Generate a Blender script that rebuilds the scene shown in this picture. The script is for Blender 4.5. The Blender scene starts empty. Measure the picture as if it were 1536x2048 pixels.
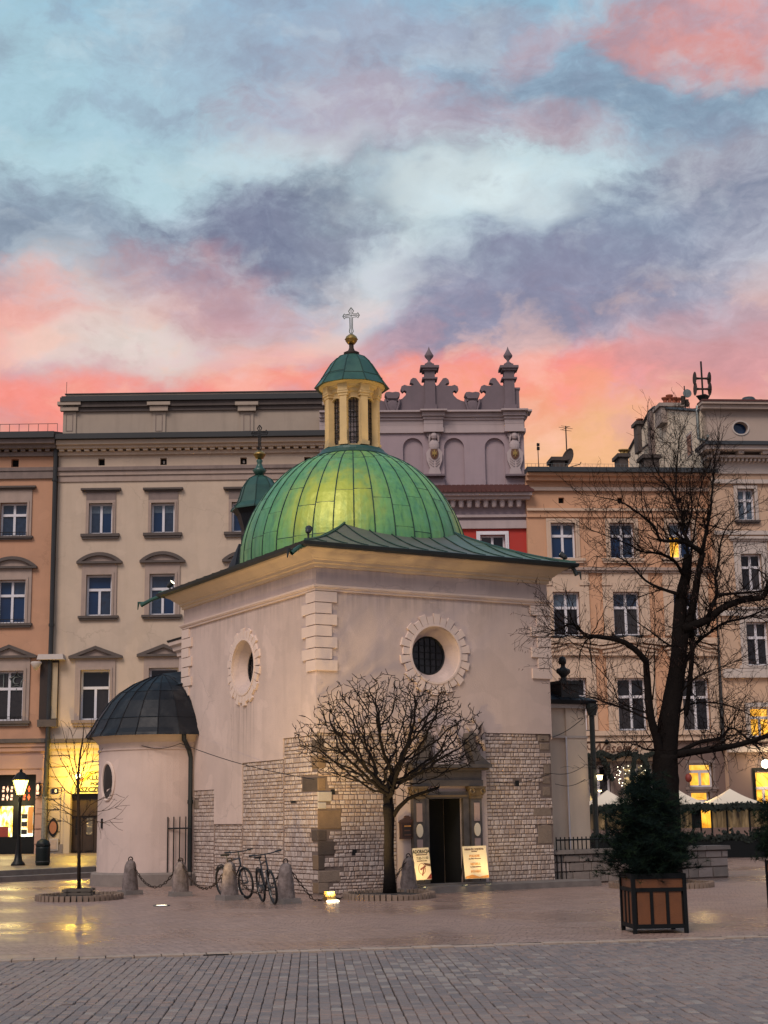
import bpy, math, random
import numpy as np
from mathutils import Vector, Matrix
random.seed(7)
R = math.radians
sc = bpy.context.scene
COL = sc.collection

# ------------------------------------------------------------------ camera
IW, IH, FPX = 1536.0, 2048.0, 2990.0
PITCH, ROLL, CZ = R(11.5), R(-0.88), 1.7
FW = Vector((0, math.cos(PITCH), math.sin(PITCH)))
_r0 = Vector((1, 0, 0)); _u0 = _r0.cross(FW)
RT = math.cos(ROLL)*_r0 + math.sin(ROLL)*_u0
UP = -math.sin(ROLL)*_r0 + math.cos(ROLL)*_u0
CAM = Vector((0, 0, CZ))
cd = bpy.data.cameras.new('camera'); cam = bpy.data.objects.new('camera', cd); COL.objects.link(cam)
m = Matrix.Identity(4)
for i in range(3):
    m[i][0] = RT[i]; m[i][1] = UP[i]; m[i][2] = -FW[i]; m[i][3] = CAM[i]
cam.matrix_world = m
cd.sensor_fit = 'VERTICAL'; cd.sensor_height = 36.0; cd.lens = 36.0*FPX/IH
cd.clip_start = 0.1; cd.clip_end = 3000
sc.camera = cam

# survey helpers: where the line of sight of a photo point meets the ground or a wall
def ray(x, y): return FW*FPX + RT*(x-IW/2) - UP*(y-IH/2)
def ground(x, y, z=0.0):
    d = ray(x, y); return CAM + d*((z-CZ)/d.z)
def on_plane(x, y, p, n):
    d = ray(x, y); return CAM + d*((Vector(p)-CAM).dot(n)/d.dot(n))
def azel(x, y):
    d = ray(x, y).normalized(); return math.degrees(math.atan2(d.x, d.y)), math.degrees(math.asin(d.z))

# ------------------------------------------------------------------ world: dusk sky with broken cloud
world = bpy.data.worlds.new('World'); sc.world = world; world.use_nodes = True
wt = world.node_tree; wt.nodes.clear()
class NB:
    def __init__(s, t): s.t = t
    def n(s, kind, **kw):
        nd = s.t.nodes.new(kind)
        for k, v in kw.items(): setattr(nd, k, v)
        return nd
    def put(s, sock, v):
        if isinstance(v, bpy.types.NodeSocket): s.t.links.new(v, sock)
        elif v is not None: sock.default_value = v
    def m(s, op, a, b=None, c=None, clamp=False):
        nd = s.n('ShaderNodeMath', operation=op); nd.use_clamp = clamp
        s.put(nd.inputs[0], a); s.put(nd.inputs[1], b)
        if c is not None: s.put(nd.inputs[2], c)
        return nd.outputs[0]
    def v(s, op, a, b=None, scale=None):
        nd = s.n('ShaderNodeVectorMath', operation=op); s.put(nd.inputs[0], a)
        if b is not None: s.put(nd.inputs[1], b)
        if scale is not None: s.put(nd.inputs['Scale'], scale)
        return nd.outputs['Value'] if op in ('LENGTH', 'DOT_PRODUCT') else nd.outputs[0]
    def mix(s, f, a, b, blend='MIX'):
        nd = s.n('ShaderNodeMix', data_type='RGBA', blend_type=blend)
        s.put(nd.inputs[0], f); s.put(nd.inputs[6], a); s.put(nd.inputs[7], b); return nd.outputs[2]
    def noise(s, vec, scale=5, detail=4, rough=.5, dist=0, out=0):
        nd = s.n('ShaderNodeTexNoise'); s.put(nd.inputs['Vector'], vec)
        for k, v in (('Scale', scale), ('Detail', detail), ('Roughness', rough), ('Distortion', dist)): nd.inputs[k].default_value = v
        return nd.outputs[out]
    def ramp(s, f, stops):
        nd = s.n('ShaderNodeValToRGB'); s.put(nd.inputs[0], f); e = nd.color_ramp.elements
        while len(e) < len(stops): e.new(.5)
        for i, (p, c) in enumerate(stops):
            e[i].position = p; e[i].color = c if len(c) == 4 else (*c, 1)
        return nd.outputs[0]
    def maprange(s, v, a, b, c=0., d=1., smooth=False):
        nd = s.n('ShaderNodeMapRange'); nd.interpolation_type = 'SMOOTHSTEP' if smooth else 'LINEAR'
        s.put(nd.inputs[0], v)
        for i, q in enumerate((a, b, c, d)): nd.inputs[1+i].default_value = q
        return nd.outputs[0]
    def comb(s, x, y, z):
        nd = s.n('ShaderNodeCombineXYZ')
        for i, q in enumerate((x, y, z)): s.put(nd.inputs[i], q)
        return nd.outputs[0]
W = NB(wt)
tc = W.n('ShaderNodeTexCoord'); sep = W.n('ShaderNodeSeparateXYZ'); wt.links.new(tc.outputs['Generated'], sep.inputs[0])
AZ = W.m('MULTIPLY', W.m('ARCTAN2', sep.outputs[0], sep.outputs[1]), 57.2958)
EL = W.m('MULTIPLY', W.m('ARCSINE', sep.outputs[2]), 57.2958)
ae = W.comb(AZ, EL, 0.0)
aes = W.comb(W.m('MULTIPLY', AZ, .76), W.m('MULTIPLY', EL, 1.2), 0.0)
w1 = W.v('SUBTRACT', W.noise(aes, .13, 4, .52, 0, 1), (.5, .5, .5))
w2 = W.v('SUBTRACT', W.noise(aes, .5, 5, .55, .3, 1), (.5, .5, .5))
warp = W.v('ADD', W.v('SCALE', w1, scale=6.5), W.v('SCALE', w2, scale=2.2))
pos = W.v('ADD', ae, warp)
edge = W.m('SUBTRACT', W.noise(aes, .42, 7, .6, .6), .5)
fine = W.m('SUBTRACT', W.noise(aes, 1.1, 6, .6, 1.0), .5)
wisp = W.m('SUBTRACT', W.noise(W.v('MULTIPLY', pos, (1.3, 2.4, 0)), 1.0, 8, .62, .35), .5)
nish = W.n('ShaderNodeTexSky'); nish.sky_type = 'NISHITA'; nish.sun_disc = False
SUN_EL, SUN_AZ = R(46), R(206)          # soft key light from behind the photographer, a little to the left
nish.sun_elevation = SUN_EL; nish.sun_rotation = SUN_AZ
clear = W.ramp(W.maprange(W.m('ADD', EL, W.m('MULTIPLY', edge, 3.)), 0, 60), [(0, (.85, .50, .22)), (.19, (1., .52, .22)), (.262, (.98, .34, .28)), (.318, (.62, .54, .60)), (.40, (.55, .70, .77)), (.50, (.36, .61, .77)), (1, (.20, .40, .60))])
clear = W.mix(.25, clear, W.v('SCALE', nish.outputs[0], scale=.09))
# away from the sunrise the horizon band cools
away = W.maprange(W.m('ABSOLUTE', AZ), 40, 120, 0, 1, True)
clear = W.mix(away, clear, W.ramp(W.maprange(EL, 0, 60), [(0, (.50, .46, .50)), (.3, (.46, .52, .62)), (1, (.22, .40, .58))]))
cover = W.maprange(W.m('ADD', W.noise(aes, .055, 6, .55, .4), W.m('MULTIPLY', edge, .25)), .48, .66, 0, .75, True)
outer = W.maprange(W.v('LENGTH', W.v('MULTIPLY', W.v('SUBTRACT', ae, (0, 20, 0)), (1/26, 1/24, 0))), .75, 1.3, 0, 1, True)
colr = W.mix(W.m('MULTIPLY', cover, outer), clear, (.30, .31, .41, 1))
BLOBS = [ # x, y, half width, half height (photo points), tilt, colour, strength: the cloud bank as it hung that evening
 (60, 190, 520, 300, 0, (.42, .63, .73), .9), (860, 420, 620, 130, -4, (.64, .78, .81), .85), (230, 340, 420, 80, 0, (.50, .69, .75), .7),
 (680, 90, 560, 190, 5, (.36, .43, .56), .75), (1290, 170, 460, 170, 8, (.23, .32, .44), .9), (900, 60, 360, 60, -8, (.42, .44, .55), .6),
 (700, 260, 260, 110, 10, (.46, .38, .45), .6), (1060, 260, 230, 60, 10, (.60, .38, .42), .55), (1470, 340, 180, 120, 0, (.50, .40, .45), .6),
 (1450, 30, 260, 85, 8, (.80, .33, .30), .9), (1080, 60, 150, 50, -30, (.62, .40, .44), .5),
 (90, 430, 330, 110, 8, (.23, .28, .38), .85), (520, 460, 250, 100, 0, (.18, .20, .31), .9), (770, 410, 220, 75, -3, (.24, .30, .38), .75),
 (1230, 480, 470, 120, -14, (.22, .27, .39), .92), (1010, 600, 420, 90, -8, (.27, .27, .39), .85), (640, 560, 160, 90, -25, (.52, .56, .63), .55),
 (270, 640, 330, 120, 0, (.76, .62, .58), .9), (20, 620, 190, 90, 0, (.95, .42, .36), .8), (430, 560, 230, 80, 10, (.58, .32, .36), .7),
 (230, 680, 200, 50, 0, (.84, .74, .69), .7), (580, 700, 190, 55, -10, (.95, .48, .43), .7), (250, 795, 620, 55, 0, (1., .31, .25), .95), (1150, 725, 540, 66, -4, (1., .31, .255), .95),
 (1150, 900, 470, 150, 0, (1., .55, .25), .75), (900, 790, 380, 60, 0, (1., .36, .25), .6), (730, 270, 270, 85, 5, (.47, .42, .52), .75), (930, 425, 190, 55, 6, (.76, .87, .89), .75), (720, 590, 150, 55, -30, (.72, .76, .80), .6), (560, 330, 200, 45, 0, (.66, .76, .80), .5), (540, 455, 200, 60, 4, (.17, .19, .30), .6), (1480, 640, 300, 110, -5, (.52, .36, .41), .65), (1490, 800, 200, 80, 0, (.95, .36, .28), .5),
]
for (bx, by, rx, ry, tilt, c, al) in BLOBS:
    a0, e0 = azel(bx, by); k = .01916
    d = W.v('SUBTRACT', pos, (a0, e0, 0))
    t = R(-tilt)
    x = W.v('DOT_PRODUCT', d, (math.cos(t)/(rx*k), math.sin(t)/(rx*k), 0))
    y = W.v('DOT_PRODUCT', d, (-math.sin(t)/(ry*k), math.cos(t)/(ry*k), 0))
    q = W.m('ADD', W.m('MULTIPLY', x, x), W.m('MULTIPLY', y, y))
    q = W.m('ADD', q, W.m('ADD', W.m('MULTIPLY', edge, 1.9), W.m('ADD', W.m('MULTIPLY', fine, .8), W.m('MULTIPLY', wisp, .9))))
    colr = W.mix(W.maprange(q, -.35, 1.7, al, 0, True), colr, (*c, 1))
lump = W.noise(W.v('ADD', aes, W.v('SCALE', w2, scale=1.2)), .36, 9, .56, .25)
inview = W.maprange(EL, 17.5, 21, 0, 1, True)
colr = W.mix(W.m('MULTIPLY', W.maprange(lump, .49, .36, 0, .20, True), inview), colr, (.70, .79, .83, 1))
colr = W.mix(W.m('MULTIPLY', W.maprange(lump, .52, .66, 0, .34, True), inview), colr, (.25, .27, .38, 1))
low = W.m('SUBTRACT', 1.0, inview)
colr = W.mix(W.m('MULTIPLY', W.maprange(lump, .50, .36, 0, .40, True), low), colr, (1., .58, .44, 1))
colr = W.mix(W.m('MULTIPLY', W.maprange(lump, .52, .66, 0, .40, True), low), colr, (.62, .33, .36, 1))
shade = W.m('ADD', 1.0, W.m('ADD', W.m('MULTIPLY', edge, .36), W.m('ADD', W.m('MULTIPLY', fine, .16), W.m('MULTIPLY', wisp, .20))))
colr = W.v('SCALE', colr, scale=shade)
colr = W.mix(W.maprange(EL, -2, 2, 1, 0), colr, (.20, .16, .15, 1))
bg = W.n('ShaderNodeBackground'); wt.links.new(colr, bg.inputs[0]); bg.inputs[1].default_value = .67
wo = W.n('ShaderNodeOutputWorld'); wt.links.new(bg.outputs[0], wo.inputs[0])

# ------------------------------------------------------------------ soft key light
sl = bpy.data.lights.new('sun', 'SUN'); sl.energy = 1.5; sl.angle = R(26); sl.color = (1, .84, .74)
so = bpy.data.objects.new('sun', sl); COL.objects.link(so)
_az = SUN_AZ
sdir = Vector((math.sin(_az)*math.cos(SUN_EL), math.cos(_az)*math.cos(SUN_EL), math.sin(SUN_EL)))
so.rotation_euler = (-sdir).to_track_quat('-Z', 'Y').to_euler(); so.location = sdir*200

sc.view_settings.view_transform = 'Standard'; sc.view_settings.look = 'None'
sc.view_settings.exposure = 0.54; sc.view_settings.gamma = 1.0; sc.view_settings.use_curve_mapping = False
sc.cycles.max_bounces = 6; sc.cycles.diffuse_bounces = 3; sc.cycles.glossy_bounces = 3
sc.cycles.use_denoising = True

# ------------------------------------------------------------------ materials
MATS = {}
def mat(name, col, rough=.8, var=.25, scale=3., bump=.2, bscale=40., metal=0., streak=0., emit=None, es=1., spec=.5, dirt=None, col2=None, big=.35, coat=0., stains=(), patch=0.):
    mm = bpy.data.materials.new(name); mm.use_nodes = True; t = mm.node_tree; B = NB(t)
    bs = t.nodes['Principled BSDF']; tcn = B.n('ShaderNodeTexCoord'); oc = tcn.outputs['Object']
    n1 = B.noise(oc, scale, 6, .6); n2 = B.noise(oc, scale*.16, 3, .5)
    c2 = col2 or tuple(c*(1-var) for c in col)
    f = B.maprange(B.m('ADD', B.m('MULTIPLY', n1, 1-big), B.m('MULTIPLY', n2, big)), .32, .68)
    c = B.mix(f, (*c2, 1), (*col, 1))
    if streak:
        mp = B.n('ShaderNodeMapping'); t.links.new(oc, mp.inputs[0]); mp.inputs['Scale'].default_value = (2.3, 2.3, .22)
        sn = B.noise(mp.outputs[0], 1.0, 5, .6)
        c = B.mix(B.m('MULTIPLY', B.maprange(sn, .5, .75), streak), c, (*(dirt or tuple(q*.35 for q in col)), 1))
    if patch:
        pn = B.maprange(B.noise(oc, .55, 4, .55, .4), .53, .555); c = B.mix(B.m('MULTIPLY', pn, patch), c, (*(q*.72 for q in col), 1))
        pn = B.maprange(B.noise(B.v('ADD', oc, (7.3, 3.1, 5.2)), .8, 3, .5, .2), .60, .62); c = B.mix(B.m('MULTIPLY', pn, patch), c, (*(min(.85, q*1.18) for q in col), 1))
        vo = B.n('ShaderNodeTexVoronoi', feature='DISTANCE_TO_EDGE'); t.links.new(B.v('ADD', oc, B.v('SCALE', B.noise(oc, 1.2, 4, .6, 0, 1), scale=.9)), vo.inputs['Vector']); vo.inputs['Scale'].default_value = .42
        cr = B.m('MULTIPLY', B.maprange(vo.outputs['Distance'], .003, .010, 1, 0), B.maprange(B.noise(oc, .35, 2, .5), .50, .60))
        c = B.mix(B.m('MULTIPLY', cr, .24), c, (*(q*.35 for q in col), 1))
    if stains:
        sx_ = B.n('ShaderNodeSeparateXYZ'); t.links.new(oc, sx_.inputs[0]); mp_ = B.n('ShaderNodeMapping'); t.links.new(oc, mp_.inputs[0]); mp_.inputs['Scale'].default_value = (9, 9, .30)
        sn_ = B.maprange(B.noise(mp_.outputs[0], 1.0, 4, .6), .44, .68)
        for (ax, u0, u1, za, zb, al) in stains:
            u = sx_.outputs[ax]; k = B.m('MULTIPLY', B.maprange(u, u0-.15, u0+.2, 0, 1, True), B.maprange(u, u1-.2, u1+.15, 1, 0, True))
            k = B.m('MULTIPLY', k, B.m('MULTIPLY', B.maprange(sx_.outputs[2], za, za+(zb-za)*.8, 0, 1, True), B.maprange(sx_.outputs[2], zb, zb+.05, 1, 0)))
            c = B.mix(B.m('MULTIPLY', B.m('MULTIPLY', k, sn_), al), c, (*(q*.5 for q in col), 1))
    t.links.new(c, bs.inputs['Base Color'])
    bs.inputs['Metallic'].default_value = metal; bs.inputs['Specular IOR Level'].default_value = spec
    bs.inputs['Coat Weight'].default_value = coat
    t.links.new(B.maprange(n1, .3, .7, max(0, rough-.08), min(1, rough+.08)), bs.inputs['Roughness'])
    if bump:
        bn = B.n('ShaderNodeBump'); bn.inputs['Strength'].default_value = bump; bn.inputs['Distance'].default_value = .02
        t.links.new(B.noise(oc, bscale, 4, .6), bn.inputs['Height']); t.links.new(bn.outputs[0], bs.inputs['Normal'])
    if emit:
        bs.inputs['Emission Color'].default_value = (*emit, 1); bs.inputs['Emission Strength'].default_value = es
    MATS[name] = mm; return mm
M = MATS
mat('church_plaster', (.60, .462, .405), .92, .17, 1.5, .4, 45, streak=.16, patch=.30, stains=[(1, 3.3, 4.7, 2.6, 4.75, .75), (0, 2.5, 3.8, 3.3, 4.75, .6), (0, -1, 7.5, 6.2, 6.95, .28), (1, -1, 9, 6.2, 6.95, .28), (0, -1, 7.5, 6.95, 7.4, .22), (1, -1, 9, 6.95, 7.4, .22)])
mat('chapel_plaster', (.68, .54, .42), .92, .14, 1.5, .3, 40, streak=.18)
mat('church_trim', (.68, .53, .455), .85, .10, 3, .2, 50, streak=.10)
mat('church_cornice', (.62, .47, .33), .85, .12, 2.5, .15, 40, streak=.12)
mat('mortar', (.18, .13, .108), .95, .3, 8, .4, 60)
for i, c in enumerate([(.48, .375, .325), (.53, .42, .365), (.41, .315, .27), (.56, .455, .40), (.45, .33, .265)]):
    mat('limestone_%s' % 'abcde'[i], c, .9, .25, 9, .5, 45)
mat('brown_stone', (.225, .145, .085), .9, .35, 5, .6, 30)
mat('pale_stone', (.42, .37, .33), .9, .25, 5, .5, 30)
mat('grey_stone', (.22, .185, .165), .92, .4, 5, .6, 30, streak=.2)
mat('wall_stone', (.25, .205, .18), .92, .35, 4, .6, 25)
mat('wall_stone_pale', (.36, .29, .26), .92, .3, 4, .6, 25)
mat('cap_stone', (.21, .175, .155), .9, .3, 4, .5, 25)
mat('black_sheet', (.009, .011, .016), .50, .5, 3, .25, 12, spec=.28, streak=.25, dirt=(.10, .10, .10))
mat('eave_metal', (.016, .022, .022), .5, .3, 4, .1, 30)
mat('pipe_metal', (.025, .026, .028), .55, .4, 4, .1, 30)
mat('pipe_stained', (.20, .19, .18), .7, .7, 14, .2, 30)
mat('iron', (.008, .008, .009), .6, .3, 10, .1, 50, metal=.4)
mat('rust_iron', (.045, .028, .02), .7, .4, 12, .3, 50, metal=.3)
mat('gold', (.42, .27, .09), .42, .3, 8, .1, 40, metal=.8)
mat('lantern_stone', (.66, .47, .23), .8, .22, 4, .25, 40, streak=.3, dirt=(.22, .17, .11))
mat('pale_metal', (.22, .24, .23), .5, .2, 6, .05, 40, metal=.9)
mat('dark_void', (.004, .004, .005), .9, 0, 1, 0)
mat('brown_stone_grey', (.25, .185, .14), .9, .35, 5, .6, 30)
mat('brown_stone_dark', (.095, .068, .052), .9, .4, 5, .6, 30)
mat('verdigris_iron', (.12, .15, .13), .5, .3, 8, .1, 40, metal=.5)
mat('glass', (.010, .034, .095), .06, .4, .9, .03, 2.0, spec=.38)
mat('glass_dim', (.016, .016, .020), .08, .5, .9, .03, 2.0, spec=.35)
mat('glass_curtain', (.10, .14, .19), .25, .3, 6, .05, 4, spec=.6)
mat('glass_net', (.024, .045, .088), .12, .6, 5, .05, 4, spec=.5)
mat('glass_drape', (.032, .026, .026), .12, .6, 5, .05, 4, spec=.5)

mat('white_wood', (.66, .63, .66), .55, .10, 5, .05, 40)
mat('cream_wall', (.57, .44, .335), .92, .14, 1.2, .3, 45, streak=.22, dirt=(.36, .27, .19), patch=.18)
mat('cream_dado', (.47, .37, .25), .9, .16, 1.5, .3, 40, streak=.2)
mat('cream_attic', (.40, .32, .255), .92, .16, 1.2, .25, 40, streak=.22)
mat('orange_wall', (.53, .285, .175), .92, .15, 1.2, .3, 45, streak=.22, dirt=(.34, .18, .11), patch=.18)
mat('orange_dado', (.42, .25, .19), .9, .14, 1.5, .25, 40, streak=.14)
mat('tan_wall', (.575, .32, .192), .92, .13, 1.2, .3, 45, streak=.2, dirt=(.38, .21, .12), patch=.18)
mat('tan_trim', (.58, .42, .31), .88, .12, 2, .2, 40, streak=.12)
mat('right_wall', (.55, .37, .255), .92, .14, 1.2, .3, 45, streak=.22, dirt=(.36, .24, .17))
mat('right_trim', (.52, .44, .39), .9, .14, 2, .2, 40, streak=.18)
mat('right_attic', (.45, .345, .285), .92, .14, 1.2, .25, 40, streak=.15)
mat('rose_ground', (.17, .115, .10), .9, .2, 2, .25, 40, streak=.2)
mat('lavender_wall', (.36, .275, .295), .92, .14, 1.5, .3, 40, streak=.25, dirt=(.16, .13, .14))
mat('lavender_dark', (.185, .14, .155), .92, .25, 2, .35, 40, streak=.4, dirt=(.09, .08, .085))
mat('lavender_trim', (.44, .355, .35), .9, .14, 2, .2, 40, streak=.2)
mat('red_wall', (.42, .035, .025), .85, .12, 2, .2, 40)
mat('side_wall', (.78, .64, .48), .92, .12, .9, .25, 40, streak=.2)
mat('old_trim', (.25, .19, .17), .9, .3, 3, .3, 40, streak=.3)
mat('warm_trim', (.40, .30, .25), .9, .22, 3, .25, 40, streak=.2)
mat('soot_trim', (.12, .095, .085), .92, .4, 4, .3, 40)
mat('dark_roof', (.035, .04, .046), .6, .3, 2, .2, 20)
mat('tile', (.11, .035, .03), .8, .35, 5, .3, 30)
mat('clay_pot', (.32, .085, .04), .8, .25, 5, .2, 30)
mat('chimney_brick', (.10, .075, .065), .9, .4, 5, .4, 25, streak=.3)
mat('chimney_render', (.36, .29, .25), .9, .3, 3, .3, 25, streak=.3)
mat('shop_black', (.004, .0045, .005), .45, .2, 3, .05, 20, spec=.25)
mat('door_wood', (.028, .013, .007), .5, .35, 6, .15, 30)
mat('bin_green', (.005, .009, .009), .5, .2, 3, .05, 20, spec=.25)
mat('plaque_copper', (.33, .13, .06), .5, .3, 10, .1, 30)
mat('enamel_blue', (.01, .01, .03), .3, .1, 3, 0)
mat('enamel_white', (.75, .75, .75), .4, .05, 3, 0)
mat('lamp_yellow', (1, .8, .3), .5, 0, 1, 0, emit=(1, .78, .14), es=5.)
mat('lamp_white', (1, 1, .9), .5, 0, 1, 0, emit=(1, .90, .62), es=4.)
mat('lamp_warm', (1, .9, .6), .5, 0, 1, 0, emit=(1, .74, .35), es=6.)
mat('sign_panel', (.50, .44, .26), .6, .06, 3, .05, 30)
mat('letter_black', (.012, .010, .010), .6, .1, 3, 0)
mat('letter_brown', (.13, .055, .03), .7, .1, 3, 0)
mat('orange_paint', (.60, .25, .04), .6, .2, 5, 0)
mat('shop_sign_red', (.6, .1, .03), .5, 0, 1, 0, emit=(1, .10, .02), es=.9)
mat('shop_sign_pale', (.6, .4, .3), .5, 0, 1, 0, emit=(1, .52, .36), es=.8)
def glow(name, cols, scale, es, sx=1., sz=1., rough=.3):
    mm = bpy.data.materials.new(name); mm.use_nodes = True; t = mm.node_tree; B = NB(t); bs = t.nodes['Principled BSDF']
    tcn = B.n('ShaderNodeTexCoord'); mp = B.n('ShaderNodeMapping'); t.links.new(tcn.outputs['Object'], mp.inputs[0])
    mp.inputs['Scale'].default_value = (sx, 1, sz)
    f = B.maprange(B.noise(mp.outputs[0], scale, 5, .6, .4), .32, .68)
    c = B.ramp(f, [(i/(len(cols)-1), q) for i, q in enumerate(cols)])
    t.links.new(c, bs.inputs['Base Color']); t.links.new(c, bs.inputs['Emission Color'])
    bs.inputs['Emission Strength'].default_value = es; bs.inputs['Roughness'].default_value = rough
    MATS[name] = mm
glow('shop_glow', [(.10, .04, .01), (.85, .48, .05), (1, .90, .36), (1, 1, .75)], 3.2, 1.5, 1.6, .9)
glow('shop_glow_pale', [(.30, .10, .03), (.80, .45, .12), (.95, .95, .62), (.9, 1, .85)], 2.6, 1.25, 1.3, .8)
glow('amber_glow', [(.45, .17, .01), (.85, .42, .04), (1, .62, .12)], 1.4, .85, 1.2, .7)
glow('amber_dim', [(.02, .014, .01), (.10, .065, .03), (.24, .16, .08)], 2.2, .32, 3., .5)
glow('party_glow', [(.04, .03, .02), (.05, .04, .03), (.75, .52, .22)], 2.4, .9, 1., 3.)
mat('canvas', (.72, .61, .47), .8, .10, 2, .1, 20)
mat('curtain', (.30, .22, .15), .9, .3, 4, .2, 10)
mat('garland', (.010, .016, .011), .9, .4, 12, .4, 30)
mat('planter_wood', (.16, .052, .014), .6, .3, 6, .3, 40, streak=.4, dirt=(.05, .02, .008))
mat('planter_frame', (.004, .005, .006), .7, .2, 5, .1, 40, spec=.2)
mat('bark', (.013, .010, .009), .95, .5, 10, .9, 25, spec=.1)
mat('bark_young', (.04, .027, .02), .9, .35, 12, .5, 30, spec=.1)
mat('twig', (.013, .009, .008), .95, .3, 10, 0, 30, spec=.05)
mat('dry_pods', (.085, .035, .022), .9, .4, 10, .1, 30)
mat('needle', (.007, .015, .010), .9, .5, 6, 0, 30, col2=(.004, .009, .008), spec=.1)
mat('needle_light', (.018, .034, .016), .9, .4, 6, 0, 30, spec=.1)
mat('soil', (.03, .022, .018), .95, .4, 10, .8, 30)
mat('rubber', (.006, .006, .006), .8, .2, 6, .1, 40)
mat('bike_paint', (.010, .012, .016), .35, .2, 6, 0, 40, coat=.4)
mat('bike_metal', (.12, .12, .12), .4, .2, 6, 0, 40, metal=.9)
mat('board_cream', (.74, .62, .44), .6, .06, 2, .05, 30)
mat('board_brown', (.075, .032, .02), .55, .3, 6, .2, 30)
mat('print_red', (.22, .03, .02), .6, .2, 5, 0)
mat('print_orange', (.70, .30, .07), .6, .25, 5, 0)
mat('portal_marble', (.105, .085, .072), .5, .6, 6, .2, 30, spec=.6)
mat('portal_pink', (.36, .25, .22), .6, .25, 5, .1, 30)
mat('portal_gold', (.20, .135, .07), .55, .5, 7, .3, 30, metal=.3)
mat('bust_bronze', (.012, .013, .013), .55, .4, 8, .2, 30)
mat('wood_plank', (.12, .095, .075), .85, .3, 6, .3, 30)

def leaded():
    mm = bpy.data.materials.new('leaded_glass'); mm.use_nodes = True; t = mm.node_tree; B = NB(t); bs = t.nodes['Principled BSDF']
    bs.inputs['Base Color'].default_value = (.10, .09, .09, 1); bs.inputs['Roughness'].default_value = .12
    tr_ = B.n('ShaderNodeBsdfTransparent'); tr_.inputs[0].default_value = (.86, .84, .84, 1)
    mx = B.n('ShaderNodeMixShader'); mx.inputs[0].default_value = .62
    t.links.new(bs.outputs[0], mx.inputs[1]); t.links.new(tr_.outputs[0], mx.inputs[2]); t.links.new(mx.outputs[0], t.nodes['Material Output'].inputs[0])
    MATS['leaded_glass'] = mm
leaded()
def patina():
    mm = bpy.data.materials.new('copper_patina'); mm.use_nodes = True; t = mm.node_tree; B = NB(t); bs = t.nodes['Principled BSDF']
    tcn = B.n('ShaderNodeTexCoord'); oc = tcn.outputs['Object']; oi = B.n('ShaderNodeObjectInfo')
    n = B.noise(oc, .55, 5, .6, .3); n2 = B.noise(oc, 3.5, 6, .65)
    mp = B.n('ShaderNodeMapping'); t.links.new(oc, mp.inputs[0]); mp.inputs['Scale'].default_value = (3, 3, .5)
    n3 = B.noise(mp.outputs[0], 1.5, 5, .6)
    c = B.ramp(B.maprange(B.m('ADD', B.m('MULTIPLY', n, .65), B.m('MULTIPLY', n3, .35)), .30, .70), [(0, (.06, .20, .105)), (.45, (.12, .32, .125)), (.75, (.19, .40, .11)), (1, (.32, .48, .10))])
    c = B.mix(B.m('MULTIPLY', B.maprange(n2, .5, .8), .5), c, (.10, .27, .20, 1))
    mp4 = B.n('ShaderNodeMapping'); t.links.new(oc, mp4.inputs[0]); mp4.inputs['Scale'].default_value = (7, 7, .7)
    st_ = B.noise(mp4.outputs[0], 1.0, 5, .65, .2)
    c = B.mix(B.m('MULTIPLY', B.maprange(st_, .50, .70), .55), c, (.035, .12, .08, 1))
    c = B.mix(B.m('MULTIPLY', B.maprange(st_, .46, .30), .35), c, (.20, .42, .26, 1))
    # two soft-edged yellow-green patches mixed over the patina colour
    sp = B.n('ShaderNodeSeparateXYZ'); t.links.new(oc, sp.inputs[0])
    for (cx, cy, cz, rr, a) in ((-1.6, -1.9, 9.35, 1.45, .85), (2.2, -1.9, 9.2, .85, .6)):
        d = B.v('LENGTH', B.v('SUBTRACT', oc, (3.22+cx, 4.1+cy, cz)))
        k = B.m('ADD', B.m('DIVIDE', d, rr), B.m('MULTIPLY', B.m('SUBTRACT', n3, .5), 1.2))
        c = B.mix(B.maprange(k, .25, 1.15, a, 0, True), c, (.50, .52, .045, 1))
    c = B.mix(B.m('MULTIPLY', B.m('SUBTRACT', oi.outputs['Random'], .2), .35), c, B.v('SCALE', c, scale=.62))
    t.links.new(c, bs.inputs['Base Color']); bs.inputs['Metallic'].default_value = .15
    bs.inputs['Specular IOR Level'].default_value = .42
    t.links.new(B.maprange(n2, .3, .7, .34, .50), bs.inputs['Roughness'])
    bn = B.n('ShaderNodeBump'); bn.inputs['Strength'].default_value = .5; bn.inputs['Distance'].default_value = .03
    t.links.new(B.noise(oc, 5, 3, .5), bn.inputs['Height']); t.links.new(bn.outputs[0], bs.inputs['Normal'])
    MATS['copper_patina'] = mm
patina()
mat('copper_dark', (.030, .095, .070), .45, .35, 3, .2, 10, col2=(.02, .055, .045), metal=.1)
mat('copper_brown', (.135, .125, .105), .5, .45, 2.5, .2, 10, col2=(.085, .09, .07), metal=.1)
mat('copper_skirt', (.085, .15, .095), .45, .35, 2.2, .2, 10, col2=(.095, .11, .085), metal=.1)
mat('seam', (.018, .05, .036), .5, .3, 4, .1, 20)

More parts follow.
